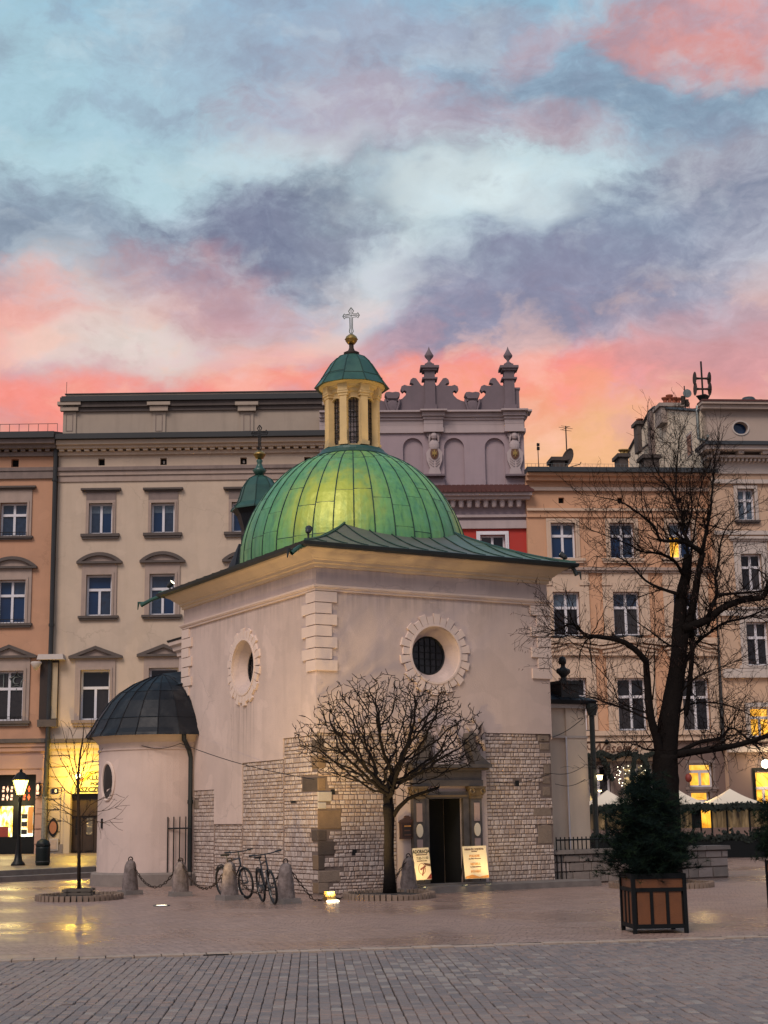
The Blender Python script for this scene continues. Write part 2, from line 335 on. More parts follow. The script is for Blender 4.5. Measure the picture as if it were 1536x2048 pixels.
def paving(name, c1, c2, cm, bw, bh, rot, rough, wet, arc=0.):
    mm = bpy.data.materials.new(name); mm.use_nodes = True; t = mm.node_tree; B = NB(t); bs = t.nodes['Principled BSDF']
    tcn = B.n('ShaderNodeTexCoord'); oc = tcn.outputs['Object']
    w = B.v('SCALE', B.v('SUBTRACT', B.noise(oc, .35, 3, .5, 0, 1), (.5, .5, .5)), scale=arc)
    v = B.v('ADD', oc, w)
    mp = B.n('ShaderNodeMapping'); t.links.new(v, mp.inputs[0]); mp.inputs['Rotation'].default_value = (0, 0, rot)
    bt = B.n('ShaderNodeTexBrick'); t.links.new(mp.outputs[0], bt.inputs[0]); bt.inputs['Scale'].default_value = 1.
    bt.inputs['Brick Width'].default_value = bw; bt.inputs['Row Height'].default_value = bh
    bt.inputs['Mortar Size'].default_value = .010; bt.inputs['Mortar Smooth'].default_value = .6
    bt.inputs['Color1'].default_value = (*c1, 1); bt.inputs['Color2'].default_value = (*c2, 1); bt.inputs['Mortar'].default_value = (*cm, 1)
    n = B.noise(oc, .22, 5, .6); n2 = B.noise(oc, 2.5, 5, .6); n3 = B.noise(oc, 14, 3, .6)
    c = B.mix(B.m('MULTIPLY', B.maprange(n, .42, .7), .35), bt.outputs[0], B.v('SCALE', bt.outputs[0], scale=.6))
    c = B.mix(B.m('MULTIPLY', B.maprange(n2, .5, .72), .4), c, B.v('SCALE', c, scale=.62))
    c = B.mix(B.m('MULTIPLY', B.maprange(n3, .45, .75), .5), c, B.v('SCALE', c, scale=1.25))
    mp3 = B.n('ShaderNodeMapping'); t.links.new(oc, mp3.inputs[0]); mp3.inputs['Scale'].default_value = (1.6, 4.5, 1)
    n5 = B.noise(mp3.outputs[0], 1.6, 6, .7, .6)
    c = B.mix(B.m('MULTIPLY', B.maprange(n5, .42, .66), .55), c, B.v('SCALE', c, scale=.58))
    t.links.new(c, bs.inputs['Base Color'])
    wetm = B.maprange(n, .40, .62, 0, 1, True)
    t.links.new(B.m('SUBTRACT', rough, B.m('MULTIPLY', wetm, wet)), bs.inputs['Roughness'])
    bs.inputs['Specular IOR Level'].default_value = .5
    mp2 = B.n('ShaderNodeMapping'); t.links.new(oc, mp2.inputs[0]); mp2.inputs['Scale'].default_value = (2.2, 5., 1)
    n4 = B.noise(mp2.outputs[0], 1.0, 4, .65, .8)
    bn = B.n('ShaderNodeBump'); bn.inputs['Strength'].default_value = .65; bn.inputs['Distance'].default_value = .02
    h = B.m('ADD', B.m('MULTIPLY', B.m('SUBTRACT', 1., bt.outputs[1]), .8), B.m('ADD', B.m('MULTIPLY', n3, .5), B.m('MULTIPLY', n4, 2.2)))
    t.links.new(h, bn.inputs['Height']); t.links.new(bn.outputs[0], bs.inputs['Normal'])
    MATS[name] = mm
paving('plaza_cobble', (.385, .255, .207), (.30, .197, .16), (.14, .088, .07), .17, .14, R(12), .46, .26, .8)
paving('side_paving', (.23, .19, .18), (.19, .16, .155), (.05, .04, .04), .13, .22, R(3), .6, .1, .05)
paving('footway', (.26, .19, .13), (.22, .16, .11), (.10, .07, .05), .4, .4, 0, .45, .12, 0)
for i, c in enumerate([(.275, .212, .186), (.225, .175, .16), (.27, .195, .167), (.19, .155, .147), (.315, .257, .224)]):
    mat('sett_%s' % 'abcde'[i], c, .58, .30, 14, .6, 50)
mat('kerb_pale', (.40, .30, .235), .75, .3, 10, .4, 40)
mat('joint_dark', (.06, .048, .044), .95, .3, 10, .3, 40)
mat('ring_brick', (.27, .19, .14), .85, .35, 8, .4, 40)

# ------------------------------------------------------------------ mesh helpers
class MB:
    def __init__(s): s.v = []; s.f = []; s.mi = []; s.mats = []
    def add(s, vs, fs, mi=0):
        o = len(s.v); s.v += [tuple(p) for p in vs]; s.f += [tuple(i+o for i in f) for f in fs]; s.mi += [mi]*len(fs)
    def quad(s, a, b, c, d, mi=0): s.add([a, b, c, d], [(0, 1, 2, 3)], mi)
    def box(s, x0, x1, y0, y1, z0, z1, mi=0, tp=0.):
        if x1 < x0: x0, x1 = x1, x0
        if y1 < y0: y0, y1 = y1, y0
        if z1 < z0: z0, z1 = z1, z0
        s.add([(x0, y0, z0), (x1, y0, z0), (x1, y1, z0), (x0, y1, z0), (x0+tp, y0+tp, z1), (x1-tp, y0+tp, z1), (x1-tp, y1-tp, z1), (x0+tp, y1-tp, z1)],
              [(3, 2, 1, 0), (4, 5, 6, 7), (0, 1, 5, 4), (1, 2, 6, 5), (2, 3, 7, 6), (3, 0, 4, 7)], mi)
    def obox(s, c, ax, ay, az, mi=0):
        c, ax, ay, az = Vector(c), Vector(ax), Vector(ay), Vector(az)
        s.add([c-ax-ay-az, c+ax-ay-az, c+ax+ay-az, c-ax+ay-az, c-ax-ay+az, c+ax-ay+az, c+ax+ay+az, c-ax+ay+az],
              [(3, 2, 1, 0), (4, 5, 6, 7), (0, 1, 5, 4), (1, 2, 6, 5), (2, 3, 7, 6), (3, 0, 4, 7)], mi)
    def tube(s, pts, rads, n=6, mi=0, cap=True):
        pts = [Vector(p) for p in pts]
        if not hasattr(rads, '__len__'): rads = [rads]*len(pts)
        o = len(s.v); k = len(pts); ref = None
        for i, p in enumerate(pts):
            d = (pts[min(i+1, k-1)]-pts[max(i-1, 0)])
            if d.length < 1e-9: d = Vector((0, 0, 1))
            d.normalize()
            if ref is None: ref = d.orthogonal().normalized()
            else:
                ref = ref - d*ref.dot(d)
                ref = ref.normalized() if ref.length > 1e-6 else d.orthogonal().normalized()
            b = d.cross(ref)
            for j in range(n):
                a = 2*math.pi*j/n; s.v.append(tuple(p+(ref*math.cos(a)+b*math.sin(a))*rads[i]))
        for i in range(k-1):
            for j in range(n):
                s.f.append((o+i*n+j, o+i*n+(j+1) % n, o+(i+1)*n+(j+1) % n, o+(i+1)*n+j)); s.mi.append(mi)
        if cap:
            s.f.append(tuple(o+j for j in reversed(range(n)))); s.f.append(tuple(o+(k-1)*n+j for j in range(n))); s.mi += [mi, mi]
    def lathe(s, prof, c=(0, 0, 0), n=24, mi=0, a0=0., a1=2*math.pi, cap=True, sx=1., sy=1.):
        full = abs(a1-a0-2*math.pi) < 1e-6; k = n if full else n+1; o = len(s.v)
        for (r, z) in prof:
            for j in range(k):
                a = a0+(a1-a0)*j/n; s.v.append((c[0]+r*math.cos(a)*sx, c[1]+r*math.sin(a)*sy, c[2]+z))
        for i in range(len(prof)-1):
            for j in range(n):
                j2 = (j+1) % k
                s.f.append((o+i*k+j, o+i*k+j2, o+(i+1)*k+j2, o+(i+1)*k+j)); s.mi.append(mi)
        if cap and full:
            if prof[0][0] > 1e-4: s.f.append(tuple(o+j for j in reversed(range(k)))); s.mi.append(mi)
            if prof[-1][0] > 1e-4: s.f.append(tuple(o+(len(prof)-1)*k+j for j in range(k))); s.mi.append(mi)
    def prism(s, poly, y0, y1, mi=0):   # polygon in x,z (counter clockwise seen from -y) pushed from y0 (front) to y1
        n = len(poly); vs = [(x, y0, z) for x, z in poly]+[(x, y1, z) for x, z in poly]
        fs = [tuple(range(n)), tuple(reversed(range(n, 2*n)))]+[(i, i+n, (i+1) % n+n, (i+1) % n) for i in range(n)]
        s.add(vs, fs, mi)
    def sweep(s, loop, prof, mi=0, closed=True):  # loop: list of (point xy, outward mitre xy); prof: (out, z)
        o = len(s.v); n = len(loop); k = len(prof)
        for (p, q) in loop:
            for (d, z) in prof: s.v.append((p[0]+q[0]*d, p[1]+q[1]*d, z))
        for i in range(n if closed else n-1):
            for j in range(k-1):
                a = o+i*k+j; b = o+((i+1) % n)*k+j
                s.f.append((a, b, b+1, a+1)); s.mi.append(mi)
    def build(s, name, mt, parent=None, smooth=False, **kw):
        me = bpy.data.meshes.new(name); me.from_pydata(s.v, [], s.f)
        for q in (mt if isinstance(mt, (list, tuple)) else [mt]): me.materials.append(M[q] if isinstance(q, str) else q)
        if any(s.mi): me.polygons.foreach_set('material_index', s.mi)
        if smooth: me.polygons.foreach_set('use_smooth', [True]*len(me.polygons))
        me.validate(); me.update()
        o = bpy.data.objects.new(name, me); COL.objects.link(o); o.parent = parent
        return tag(o, **kw)
def tag(o, label=None, cat=None, group=None, kind=None):
    if label: o['label'] = label
    if cat: o['category'] = cat
    if group: o['group'] = group
    if kind: o['kind'] = kind
    return o
def empty(name, loc, rz=0., **kw):
    o = bpy.data.objects.new(name, None); COL.objects.link(o); o.location = loc; o.rotation_euler = (0, 0, rz); o.empty_display_size = .2
    return tag(o, **kw)
def inst(src, parent, loc=None, rot=None, name=None):
    o = src.copy(); COL.objects.link(o); o.parent = parent
    if loc is not None: o.location = loc
    if rot is not None: o.rotation_euler = rot
    return o
def copy_tree(o, parent=None):
    c = o.copy(); COL.objects.link(c); c.parent = parent
    for ch in list(o.children): copy_tree(ch, c)
    return c
def box_part(name, mt, parent, *a, **k):
    b = MB(); b.box(*a); return b.build(name, mt, parent, **k)
_dg = None
def letters(body, size, mt, name, parent, loc, rot, depth=.01, align='CENTER', sx=1., bold=0., shear=0., **kw):
    cu = bpy.data.curves.new(name, 'FONT'); cu.body = body; cu.size = size; cu.extrude = depth; cu.align_x = align; cu.align_y = 'CENTER'
    cu.offset = bold; cu.shear = shear; cu.resolution_u = 3
    t = bpy.data.objects.new(name+'_curve', cu); COL.objects.link(t)
    dg = bpy.context.evaluated_depsgraph_get(); me = bpy.data.meshes.new_from_object(t.evaluated_get(dg))
    bpy.data.objects.remove(t)
    me.name = name; me.materials.clear(); me.materials.append(M[mt])
    o = bpy.data.objects.new(name, me); COL.objects.link(o); o.parent = parent; o.location = loc; o.rotation_euler = rot; o.scale = (sx, 1, 1)
    return tag(o, **kw)
def rect_loop(a0, a1, b0, b1):
    return [((a0, b0), (-1, -1)), ((a1, b0), (1, -1)), ((a1, b1), (1, 1)), ((a0, b1), (-1, 1))]
def lamp_point(name, loc, energy, col, rad=.08, parent=None):
    l = bpy.data.lights.new(name, 'POINT'); l.energy = energy; l.color = col; l.shadow_soft_size = rad
    o = bpy.data.objects.new(name, l); COL.objects.link(o); o.location = loc; o.parent = parent; return o
def lamp_spot(name, loc, target, energy, col, ang=60, blend=.6, rad=.06, parent=None):
    l = bpy.data.lights.new(name, 'SPOT'); l.energy = energy; l.color = col; l.spot_size = R(ang); l.spot_blend = blend; l.shadow_soft_size = rad
    o = bpy.data.objects.new(name, l); COL.objects.link(o); o.location = loc
    o.rotation_euler = (Vector(target)-Vector(loc)).to_track_quat('-Z', 'Y').to_euler(); return o
# ================================================================== SETTING: ground
b = MB(); b.quad((-400, -120, -.035), (400, -120, -.035), (400, 900, -.035), (-400, 900, -.035)); b.build('ground', 'joint_dark', kind='structure')
BA, BB = ground(0, 1918), ground(1536, 1870)                # edge between the setts of the street and the pink cobbles
bd = (BB-BA).normalized(); bnrm = Vector((-bd.y, bd.x, 0))
def edge_y(x): return BA.y+(x-BA.x)*bd.y/bd.x
b = MB(); b.quad((-90, edge_y(-90), 0), (90, edge_y(90), 0), (90, 140, 0), (-90, 140, 0)); b.build('plaza', 'plaza_cobble', kind='structure')
SX0, SX1, SY0 = -10.5, 10.5, 9.5
b = MB(); b.quad((-90, -60, -.006), (90, -60, -.006), (90, SY0, -.006), (-90, SY0, -.006))
b.quad((-90, SY0, -.006), (SX0, SY0, -.006), (SX0, edge_y(SX0), -.006), (-90, edge_y(-90), -.006))
b.quad((SX1, SY0, -.006), (90, SY0, -.006), (90, edge_y(90), -.006), (SX1, edge_y(SX1), -.006)); b.build('street', 'side_paving', kind='structure')
# the setts of the street, each with its own edges: rows running away from the photographer
street = bpy.data.objects['street']
dd = Vector((-.05, 1, 0)).normalized(); ee = Vector((dd.y, -dd.x, 0))
stones = []; rng = random.Random(3)
org = Vector((0, SY0, 0)); nj = 0
cw = .106; CUTS = [(ground(0, 2012), ground(1536, 1968)), (ground(0, 1975), ground(1536, 1921))]
for ci in range(-104, 105):
    x0 = ci*cw
    t = rng.random()*.2
    wob = rng.uniform(-.004, .004)
    while True:
        cst = org+ee*(x0+cw/2)+dd*t
        L = rng.choice((.13, .16, .19)) if rng.random() < .9 else .25
        for (ga, gb) in CUTS:          # cross joints where two laying runs meet
            yl = ga.y+(cst.x-ga.x)*(gb.y-ga.y)/(gb.x-ga.x)
            if cst.y < yl-.02 and cst.y+L > yl-.05: L = max(.05, yl-cst.y); t += 0; break
        c = org+ee*(x0+cw/2+wob)+dd*(t+L/2)
        if c.y > edge_y(c.x)-.34-abs(L)/2: break
        if SX0 < c.x < SX1: stones.append((c, cw/2-rng.uniform(.0015, .0045)-(.004 if rng.random() < .12 else 0), L/2-rng.uniform(.004, .009), rng.uniform(-.005, .003)-(.006 if rng.random() < .05 else 0), rng.uniform(-.009, .009)))
        t += L+(rng.uniform(.012, .032) if any(abs(cst.y+L-(ga.y+(cst.x-ga.x)*(gb.y-ga.y)/(gb.x-ga.x))) < .012 for ga, gb in CUTS) else 0)
SETT = ['sett_%s' % q for q in 'abcde']
def sett_faces(mb, c, hx, hy, z, tilt, mi, dx=ee, dy=dd):
    zz = Vector((0, 0, 1)); lo = -.034
    def P(sx, sy, h): return c+dx*sx+dy*sy+zz*h
    e = .005
    top = [P(-hx+e, -hy+e, z-tilt*.3), P(hx-e, -hy+e, z+tilt*.3), P(hx-e, hy-e, z+tilt*.2), P(-hx+e, hy-e, z-tilt*.2)]
    mid = [P(-hx, -hy, z-.007), P(hx, -hy, z-.007), P(hx, hy, z-.007), P(-hx, hy, z-.007)]
    bot = [P(-hx, -hy, lo), P(hx, -hy, lo), P(hx, hy, lo), P(-hx, hy, lo)]
    mb.add(top+mid+bot, [(0, 1, 2, 3)]+[(4+i, 4+(i+1) % 4, (i+1) % 4, i) for i in range(4)]+[(8+i, 8+(i+1) % 4, 4+(i+1) % 4, 4+i) for i in range(4)], mi)
def in_view(p):
    q = p-CAM; d = q.dot(FW)
    return d > 0 and abs(q.dot(RT)/d*FPX) < 768 and abs(q.dot(UP)/d*FPX) < 1024
stones.sort(key=lambda s: (not in_view(s[0]), s[0].y))
big, rest = stones[:300], stones[300:]
def patch(c):   # repaired patches of the paving are of one colour
    v = math.sin(c.x*.9+1.3)*math.cos(c.y*.55)+rng.gauss(0, .55)
    return 0 if v > .75 else 2 if v > .25 else 1 if v > -.35 else 3 if v > -1 else 4
for s in big:
    q = MB(); sett_faces(q, Vector((0, 0, 0)), *s[1:], 0); o = q.build('sett', SETT[patch(s[0])], street); o.location = s[0]
q = MB()
for s in rest: sett_faces(q, *s, patch(s[0]))
q.build('setts', SETT, street, kind='stuff')
# pale kerb course along the cobbles
q = MB(); t = -14.0
while t < 26:
    L = rng.uniform(.24, .36); c = BA+bd*(t+L/2)-bnrm*.12
    sett_faces(q, Vector((c.x, c.y, 0)), L/2-.006, .10, rng.uniform(-.003, .008), rng.uniform(-.01, .01), 0, bd, bnrm); t += L
q.build('edging_course', 'kerb_pale', kind='structure')

g_ = ground(432, 1911); q = MB(); q.obox((0, 0, .006), bd*.16, bnrm*.022, (0, 0, .006)); dr_ = q.build('drain_slot', 'iron', None, label='short dark drain slot in the pale edging of the setts', cat='drain'); dr_.location = (g_.x, g_.y, .004)
# raised footway on the left with two steps
sd = Vector((2.05, 2.5, 0)).normalized(); sn = Vector((-sd.y, sd.x, 0)); S0 = Vector((-11.15, 44.15, 0))
def sp(t, off, z): p = S0+sd*t+sn*off; return (p.x, p.y, z)
def step_band(name, off, z0, z1, mt):
    q = MB(); A_, B_ = -22, 28
    # side riser and top up to the fronts
    q.add([sp(A_, off, z0), sp(B_, off, z0), sp(B_, off, z1), sp(A_, off, z1), sp(A_, off+60, z1), sp(B_, off+60, z1)], [(0, 1, 2, 3), (3, 2, 5, 4)])
    return q.build(name, mt, kind='structure')
step_band('step', 0, -.03, .15, 'grey_stone'); step_band('footway', .55, .15, .30, 'footway')
q = MB()
for k in range(-14, 24):
    q.add([sp(k*1.2+.01, -.02, .0), sp(k*1.2+1.19, -.02, 0), sp(k*1.2+1.19, -.02, .152), sp(k*1.2+.01, -.02, .152), sp(k*1.2+.01, .50, .153), sp(k*1.2+1.19, .50, .153)], [(0, 1, 2, 3), (3, 2, 5, 4)])
    q.add([sp(k*1.2+.31, .53, .15), sp(k*1.2+1.49, .53, .15), sp(k*1.2+1.49, .53, .305), sp(k*1.2+.31, .53, .305), sp(k*1.2+.31, .90, .306), sp(k*1.2+1.49, .90, .306)], [(0, 1, 2, 3), (3, 2, 5, 4)])
q.build('step_stones', 'grey_stone', bpy.data.objects['step'])

# ================================================================== BUILDINGS round the square
class House:
    """A house front at a yaw; local u runs right along the front, v back into the house, z up."""
    def __init__(s, name, D, yaw, x0, **kw):
        s.yaw = yaw; s.o = Vector((x0, D, 0)); s.root = empty(name, s.o, yaw, **kw)
        s.ux = Vector((math.cos(yaw), math.sin(yaw), 0)); s.vx = Vector((-math.sin(yaw), math.cos(yaw), 0))
    def P(s, x, y, v=0.):
        p = on_plane(x, y, s.o+s.vx*v, s.vx)-s.o; return p.dot(s.ux), p.z
    def U(s, x, y, v=0.): return s.P(x, y, v)[0]
    def Z(s, x, y, v=0.): return s.P(x, y, v)[1]
    def R4(s, xc, yt, yb, w, v=0.):
        ym = (yt+yb)/2; u0 = s.U(xc-w/2, ym, v); u1 = s.U(xc+w/2, ym, v)
        return u0, u1, s.Z(xc, yb, v), s.Z(xc, yt, v)
def wall_mesh(u0, u1, z0, z1, openings, v=0., depth=.30, mb=None):
    """front with real openings and reveals"""
    mb = mb or MB()
    us = sorted({u0, u1, *[min(max(q, u0), u1) for o in openings for q in o[:2]]}); zs = sorted({z0, z1, *[min(max(q, z0), z1) for o in openings for q in o[2:4]]})
    for i in range(len(us)-1):
        for j in range(len(zs)-1):
            cu, cz = (us[i]+us[i+1])/2, (zs[j]+zs[j+1])/2
            if us[i+1]-us[i] < 1e-6 or zs[j+1]-zs[j] < 1e-6: continue
            if any(o[0] < cu < o[1] and o[2] < cz < o[3] for o in openings): continue
            mb.quad((us[i], v, zs[j]), (us[i+1], v, zs[j]), (us[i+1], v, zs[j+1]), (us[i], v, zs[j+1]))
    for o in openings:
        a, b_, c, d = o[:4]; w = v+(o[4] if len(o) > 4 else depth)
        mb.quad((a, v, c), (a, v, d), (a, w, d), (a, w, c)); mb.quad((b_, v, d), (b_, v, c), (b_, w, c), (b_, w, d))
        mb.quad((a, v, d), (b_, v, d), (b_, w, d), (a, w, d)); mb.quad((a, v, c), (a, w, c), (b_, w, c), (b_, v, c))
    return mb
def body(mb, u0, u1, z0, z1, d, v=0., gap=.0):
    mb.quad((u0, v, z0), (u0, v, z1), (u0, d, z1), (u0, d, z0)); mb.quad((u1, v, z1), (u1, v, z0), (u1, d, z0), (u1, d, z1))
    mb.quad((u0, d, z0), (u0, d, z1), (u1, d, z1), (u1, d, z0)); mb.quad((u0, v, z1), (u1, v, z1), (u1, d, z1), (u0, d, z1))
    mb.quad((u0, v+.45, z0), (u1, v+.45, z0), (u1, v+.45, z1), (u0, v+.45, z1))
def window(h, r, mt_sur='warm_trim', sur=.16, frame='cross', glass='glass', sill=None, head=None, v=0., glass2=None, trim2=None, blind=None, head_h=None):
    """casing (the part) with frame, panes, sill and head as its pieces"""
    u0, u1, z0, z1 = r; hd = None
    q = MB(); s = sur; pr = v-.07
    if s:
        for (a, b_, c, d) in ((u0-s, u0, z0, z1+s), (u1, u1+s, z0, z1+s), (u0, u1, z1, z1+s)):
            q.box(a, b_, pr, v+.04, c, d)
            # inner bead
        for (a, b_, c, d) in ((u0-s*.45, u0, z0, z1+s*.45), (u1, u1+s*.45, z0, z1+s*.45), (u0, u1, z1, z1+s*.45)): q.box(a, b_, pr+.025-.06, v+.02, c, d)
    else:
        q.box(u0, u1, v+.02, v+.1, z1-.02, z1)
    w = q.build('window', mt_sur, h.root)
    f = MB(); t = .085; g = v+.17
    f.box(u0, u0+t, g, g+.08, z0, z1); f.box(u1-t, u1, g, g+.08, z0, z1); f.box(u0+t, u1-t, g, g+.08, z0, z0+t); f.box(u0+t, u1-t, g, g+.08, z1-t, z1)
    uc = (u0+u1)/2; zt = z0+(z1-z0)*(.64 if frame != 'two' else 1.1); mt_ = .055
    lo1 = zt if frame != 'two' else z1-t
    f.box(uc-mt_, uc+mt_, g-.015, g+.08, z0+t, lo1)
    cells = [(u0+t, uc-mt_, z0+t, lo1-(.05 if frame != 'two' else 0)), (uc+mt_, u1-t, z0+t, lo1-(.05 if frame != 'two' else 0))]
    if frame != 'two':
        f.box(u0+t, u1-t, g-.02, g+.08, zt-.05, zt+.07)
        if frame == 'cross':
            f.box(uc-mt_, uc+mt_, g-.01, g+.08, zt+.07, z1-t)
            cells += [(u0+t, uc-mt_, zt+.07, z1-t), (uc+mt_, u1-t, zt+.07, z1-t)]
        else: cells.append((u0+t, u1-t, zt+.07, z1-t))
    f.build('frame', 'white_wood', w)
    for i, (a, b_, c, d) in enumerate(cells):
        gm = (glass2 if (glass2 and i >= 2) else glass)
        if blind and i < 2 and frame == 'two':
            zb = d-(d-c)*blind[i % len(blind)]
            if zb < d-.02:
                box_part('blind', 'glass_curtain', w, a, b_, g+.046, g+.056, zb, d); d = zb
        p = MB(); e = random.uniform(-.006, .006); y = g+.05
        p.add([(a, y+e, c), (b_, y-e, c), (b_, y-e+.004, d), (a, y+e+.004, d)], [(0, 1, 2, 3)]); p.build('pane', gm if gm not in ('glass', 'glass_dim') or wrnd.random() < .62 else 'glass_net' if gm == 'glass' else 'glass_drape', w)
    if sill:
        ov, hgt, mt = sill
        p = MB(); p.box(u0-ov, u1+ov, v-.16, v+.17, z0-hgt*.55, z0); p.box(u0-ov+.06, u1+ov-.06, v-.11, v+.02, z0-hgt, z0-hgt*.55); p.build('sill', mt, w)
    if head:
        kind, ov, fr, hh, mt, mtf = head      # overhang, frieze height, head height
        zb = z1+s+fr
        if fr > .01: p = MB(); p.box(u0-s, u1+s, v-.055, v+.03, z1+s+.002, zb); p.build('frieze', mtf, w)
        p = MB(); a, b_ = u0-ov, u1+ov
        if kind == 'flat':
            p.box(a, b_, v-.22, v+.02, zb+hh*.45, zb+hh); p.box(a+.08, b_-.08, v-.13, v+.02, zb, zb+hh*.45)
        elif kind == 'tri':
            t = .11; p.box(a, b_, v-.20, v+.02, zb, zb+t)
            for sgn in (-1, 1):
                x0 = (a if sgn < 0 else b_); n_ = Vector((uc-x0, 0, hh)).normalized()
                p.prism([(x0, zb+t), (uc, zb+t+hh-.0), (uc, zb+t+hh-.16), (x0+(-sgn)*.42, zb+t)] if sgn > 0 else [(x0, zb+t), (x0+.42, zb+t), (uc, zb+t+hh-.16), (uc, zb+t+hh)], v-.20-.002*sgn, v+.02)
            p.prism([(a+.35, zb+t), (b_-.35, zb+t), (uc, zb+t+hh-.12)], v-.05, v+.02, 1)
        else:
            t = .10; p.box(a, b_, v-.20, v+.02, zb, zb+t); n_ = 12
            rr = ((b_-a)**2/4+hh*hh)/(2*hh); zc = zb+t+hh-rr; an = math.asin((b_-a)/2/rr)
            for i in range(n_):
                t0, t1 = -an+2*an*i/n_, -an+2*an*(i+1)/n_
                o0, o1 = (uc+rr*math.sin(t0), zc+rr*math.cos(t0)), (uc+rr*math.sin(t1), zc+rr*math.cos(t1))
                r2 = rr-.15; i0, i1 = (uc+r2*math.sin(t0), max(zb+t, zc+r2*math.cos(t0))), (uc+r2*math.sin(t1), max(zb+t, zc+r2*math.cos(t1)))
                p.prism([i0, i1, o1, o0], v-.20, v+.02)
                p.prism([(i0[0], zb+t), (i1[0], zb+t), i1, i0], v-.05, v+.02, 1)
        p.build('pediment' if kind != 'flat' else 'hood', [mt, mtf], w)
    return w
wrnd = random.Random(77)
def band(h, name, mt, pieces, parent=None):
    q = MB()
    for pc in pieces: q.box(*pc)
    return q.build(name, mt, parent or h.root)

# ------------------------------------------------------------------ cream house
h = House('cream_house', 68., R(.4), -14.0, label='cream four storey townhouse with plain attic storey behind the dome', cat='building')
CU0, CU1 = h.U(107, 1250), h.U(690, 1200)
zt_attic, zg = h.Z(300, 788), .3
zc = h.Z(300, 880)
rows = {1: [(201.5, 1007, 1068, 47), (326, 1006, 1066, 47), (487, 1004.5, 1064, 47), (612, 1003, 1062, 47)],
        2: [(198, 1150, 1232, 51), (324.5, 1148, 1230, 51), (490, 1146, 1228, 51), (615, 1144, 1226, 51)],
        3: [(190, 1340, 1440, 59), (327, 1336, 1436, 59), (492, 1334, 1434, 59), (617, 1332, 1432, 59)]}
ops = [h.R4(*w) for k in rows for w in rows[k]]
sqr = [h.R4(x, 917-(x-200)*.008, 931-(x-200)*.008, 13) for x in (203, 327, 487, 615)]
door = (h.U(141, 1650), h.U(141, 1650)+2.20, .30, h.Z(170, 1588))
z_led = h.Z(150, 1482)
wm = wall_mesh(CU0, CU1, z_led, zc, ops+sqr, depth=.35); body(wm, CU0, CU1, zg-.35, zc, 13.); wm.build('wall', 'cream_wall', h.root)
wg = wall_mesh(CU0, CU1, zg-.3, z_led, [door], v=0., depth=.5); wg.build('ground_floor_wall', 'cream_dado', h.root)
for o in sqr: box_part('vent', 'dark_void', h.root, o[0], o[1], .3, .34, o[2], o[3])
for o in sqr[1:3]: box_part('vent_cap', 'pale_stone', h.root, o[0]+.11, o[1]-.11, .18, .24, o[2]+.1, o[3]-.1)
for w in rows[1]:
    b_ = ((0, .25), (.32, .32), (.3, .1))[rows[1].index(w) % 3]
    window(h, h.R4(*w), 'warm_trim', .14, 'two', 'glass', (.35, .24, 'soot_trim'), ('flat', .38, .40, .16, 'soot_trim', 'old_trim'), blind=(.27, .27+.03*b_[1]))
for w in rows[2]: window(h, h.R4(*w), 'warm_trim', .22, 'T', 'glass', (.34, .20, 'soot_trim'), ('seg', .46, .30, .42, 'soot_trim', 'warm_trim'))
for w in rows[3]: window(h, h.R4(*w), 'warm_trim', .24, 'T', 'glass_dim', (.36, .26, 'old_trim'), ('tri', .55, .28, .46, 'soot_trim', 'warm_trim'))
# main cornice: gutter, bed mould, dentils, frieze, strings
Zy = lambda y: h.Z(300, y)
band(h, 'gutter', 'pipe_metal', [(CU0-.02, CU1, -.85, .3, Zy(884), Zy(876)), (CU0-.02, CU1, -.78, .3, Zy(876), Zy(873))])
band(h, 'cornice', 'cream_wall', [(CU0, CU1, -.62, .2, Zy(893), Zy(884.5)), (CU0, CU1, -.45, .2, Zy(899), Zy(893)), (CU0, CU1, -.16, .2, Zy(910), Zy(903))])
u = CU0+.1
while u < CU1:
    box_part('dentil', 'cream_wall', h.root, u, u+.22, -.36, 0, Zy(903.5), Zy(899)); u += .39
band(h, 'string_course', 'old_trim', [(CU0, CU1, -.20, .05, Zy(941), Zy(934))])
band(h, 'string_course', 'warm_trim', [(CU0, CU1, -.12, .05, Zy(950), Zy(941.4)), (CU0, CU1, -.06, .05, Zy(962), Zy(950.4))])
band(h, 'ledge', 'soot_trim', [(CU0, CU1, -.22, .05, z_led-.08, z_led+.10)]); band(h, 'ledge', 'cream_dado', [(CU0, CU1, -.14, .05, z_led-.34, z_led-.10)])
# attic storey, set back a little, with panels and pilaster strips
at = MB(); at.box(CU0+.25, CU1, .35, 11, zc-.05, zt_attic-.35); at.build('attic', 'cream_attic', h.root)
band(h, 'attic_cornice', 'pipe_metal', [(CU0, CU1, -.02, .5, h.Z(300, 804, .3), h.Z(300, 796, .3)), (CU0+.05, CU1, .05, .5, h.Z(300, 796.3, .3), h.Z(300, 793, .3))])
band(h, 'attic_mould', 'soot_trim', [(CU0+.12, CU1, .12, .5, h.Z(300, 814, .3), h.Z(300, 804.3, .3)), (CU0+.2, CU1, .24, .5, h.Z(300, 822, .3), h.Z(300, 814.3, .3))])
band(h, 'attic_parapet', 'cream_attic', [(CU0+.2, CU1, .3, 8, h.Z(300, 793, .3), h.Z(300, 787, .3))]); band(h, 'parapet_flashing', 'pipe_metal', [(CU0+.16, CU1, .24, 8.1, h.Z(300, 787, .3), h.Z(300, 785.5, .3))])
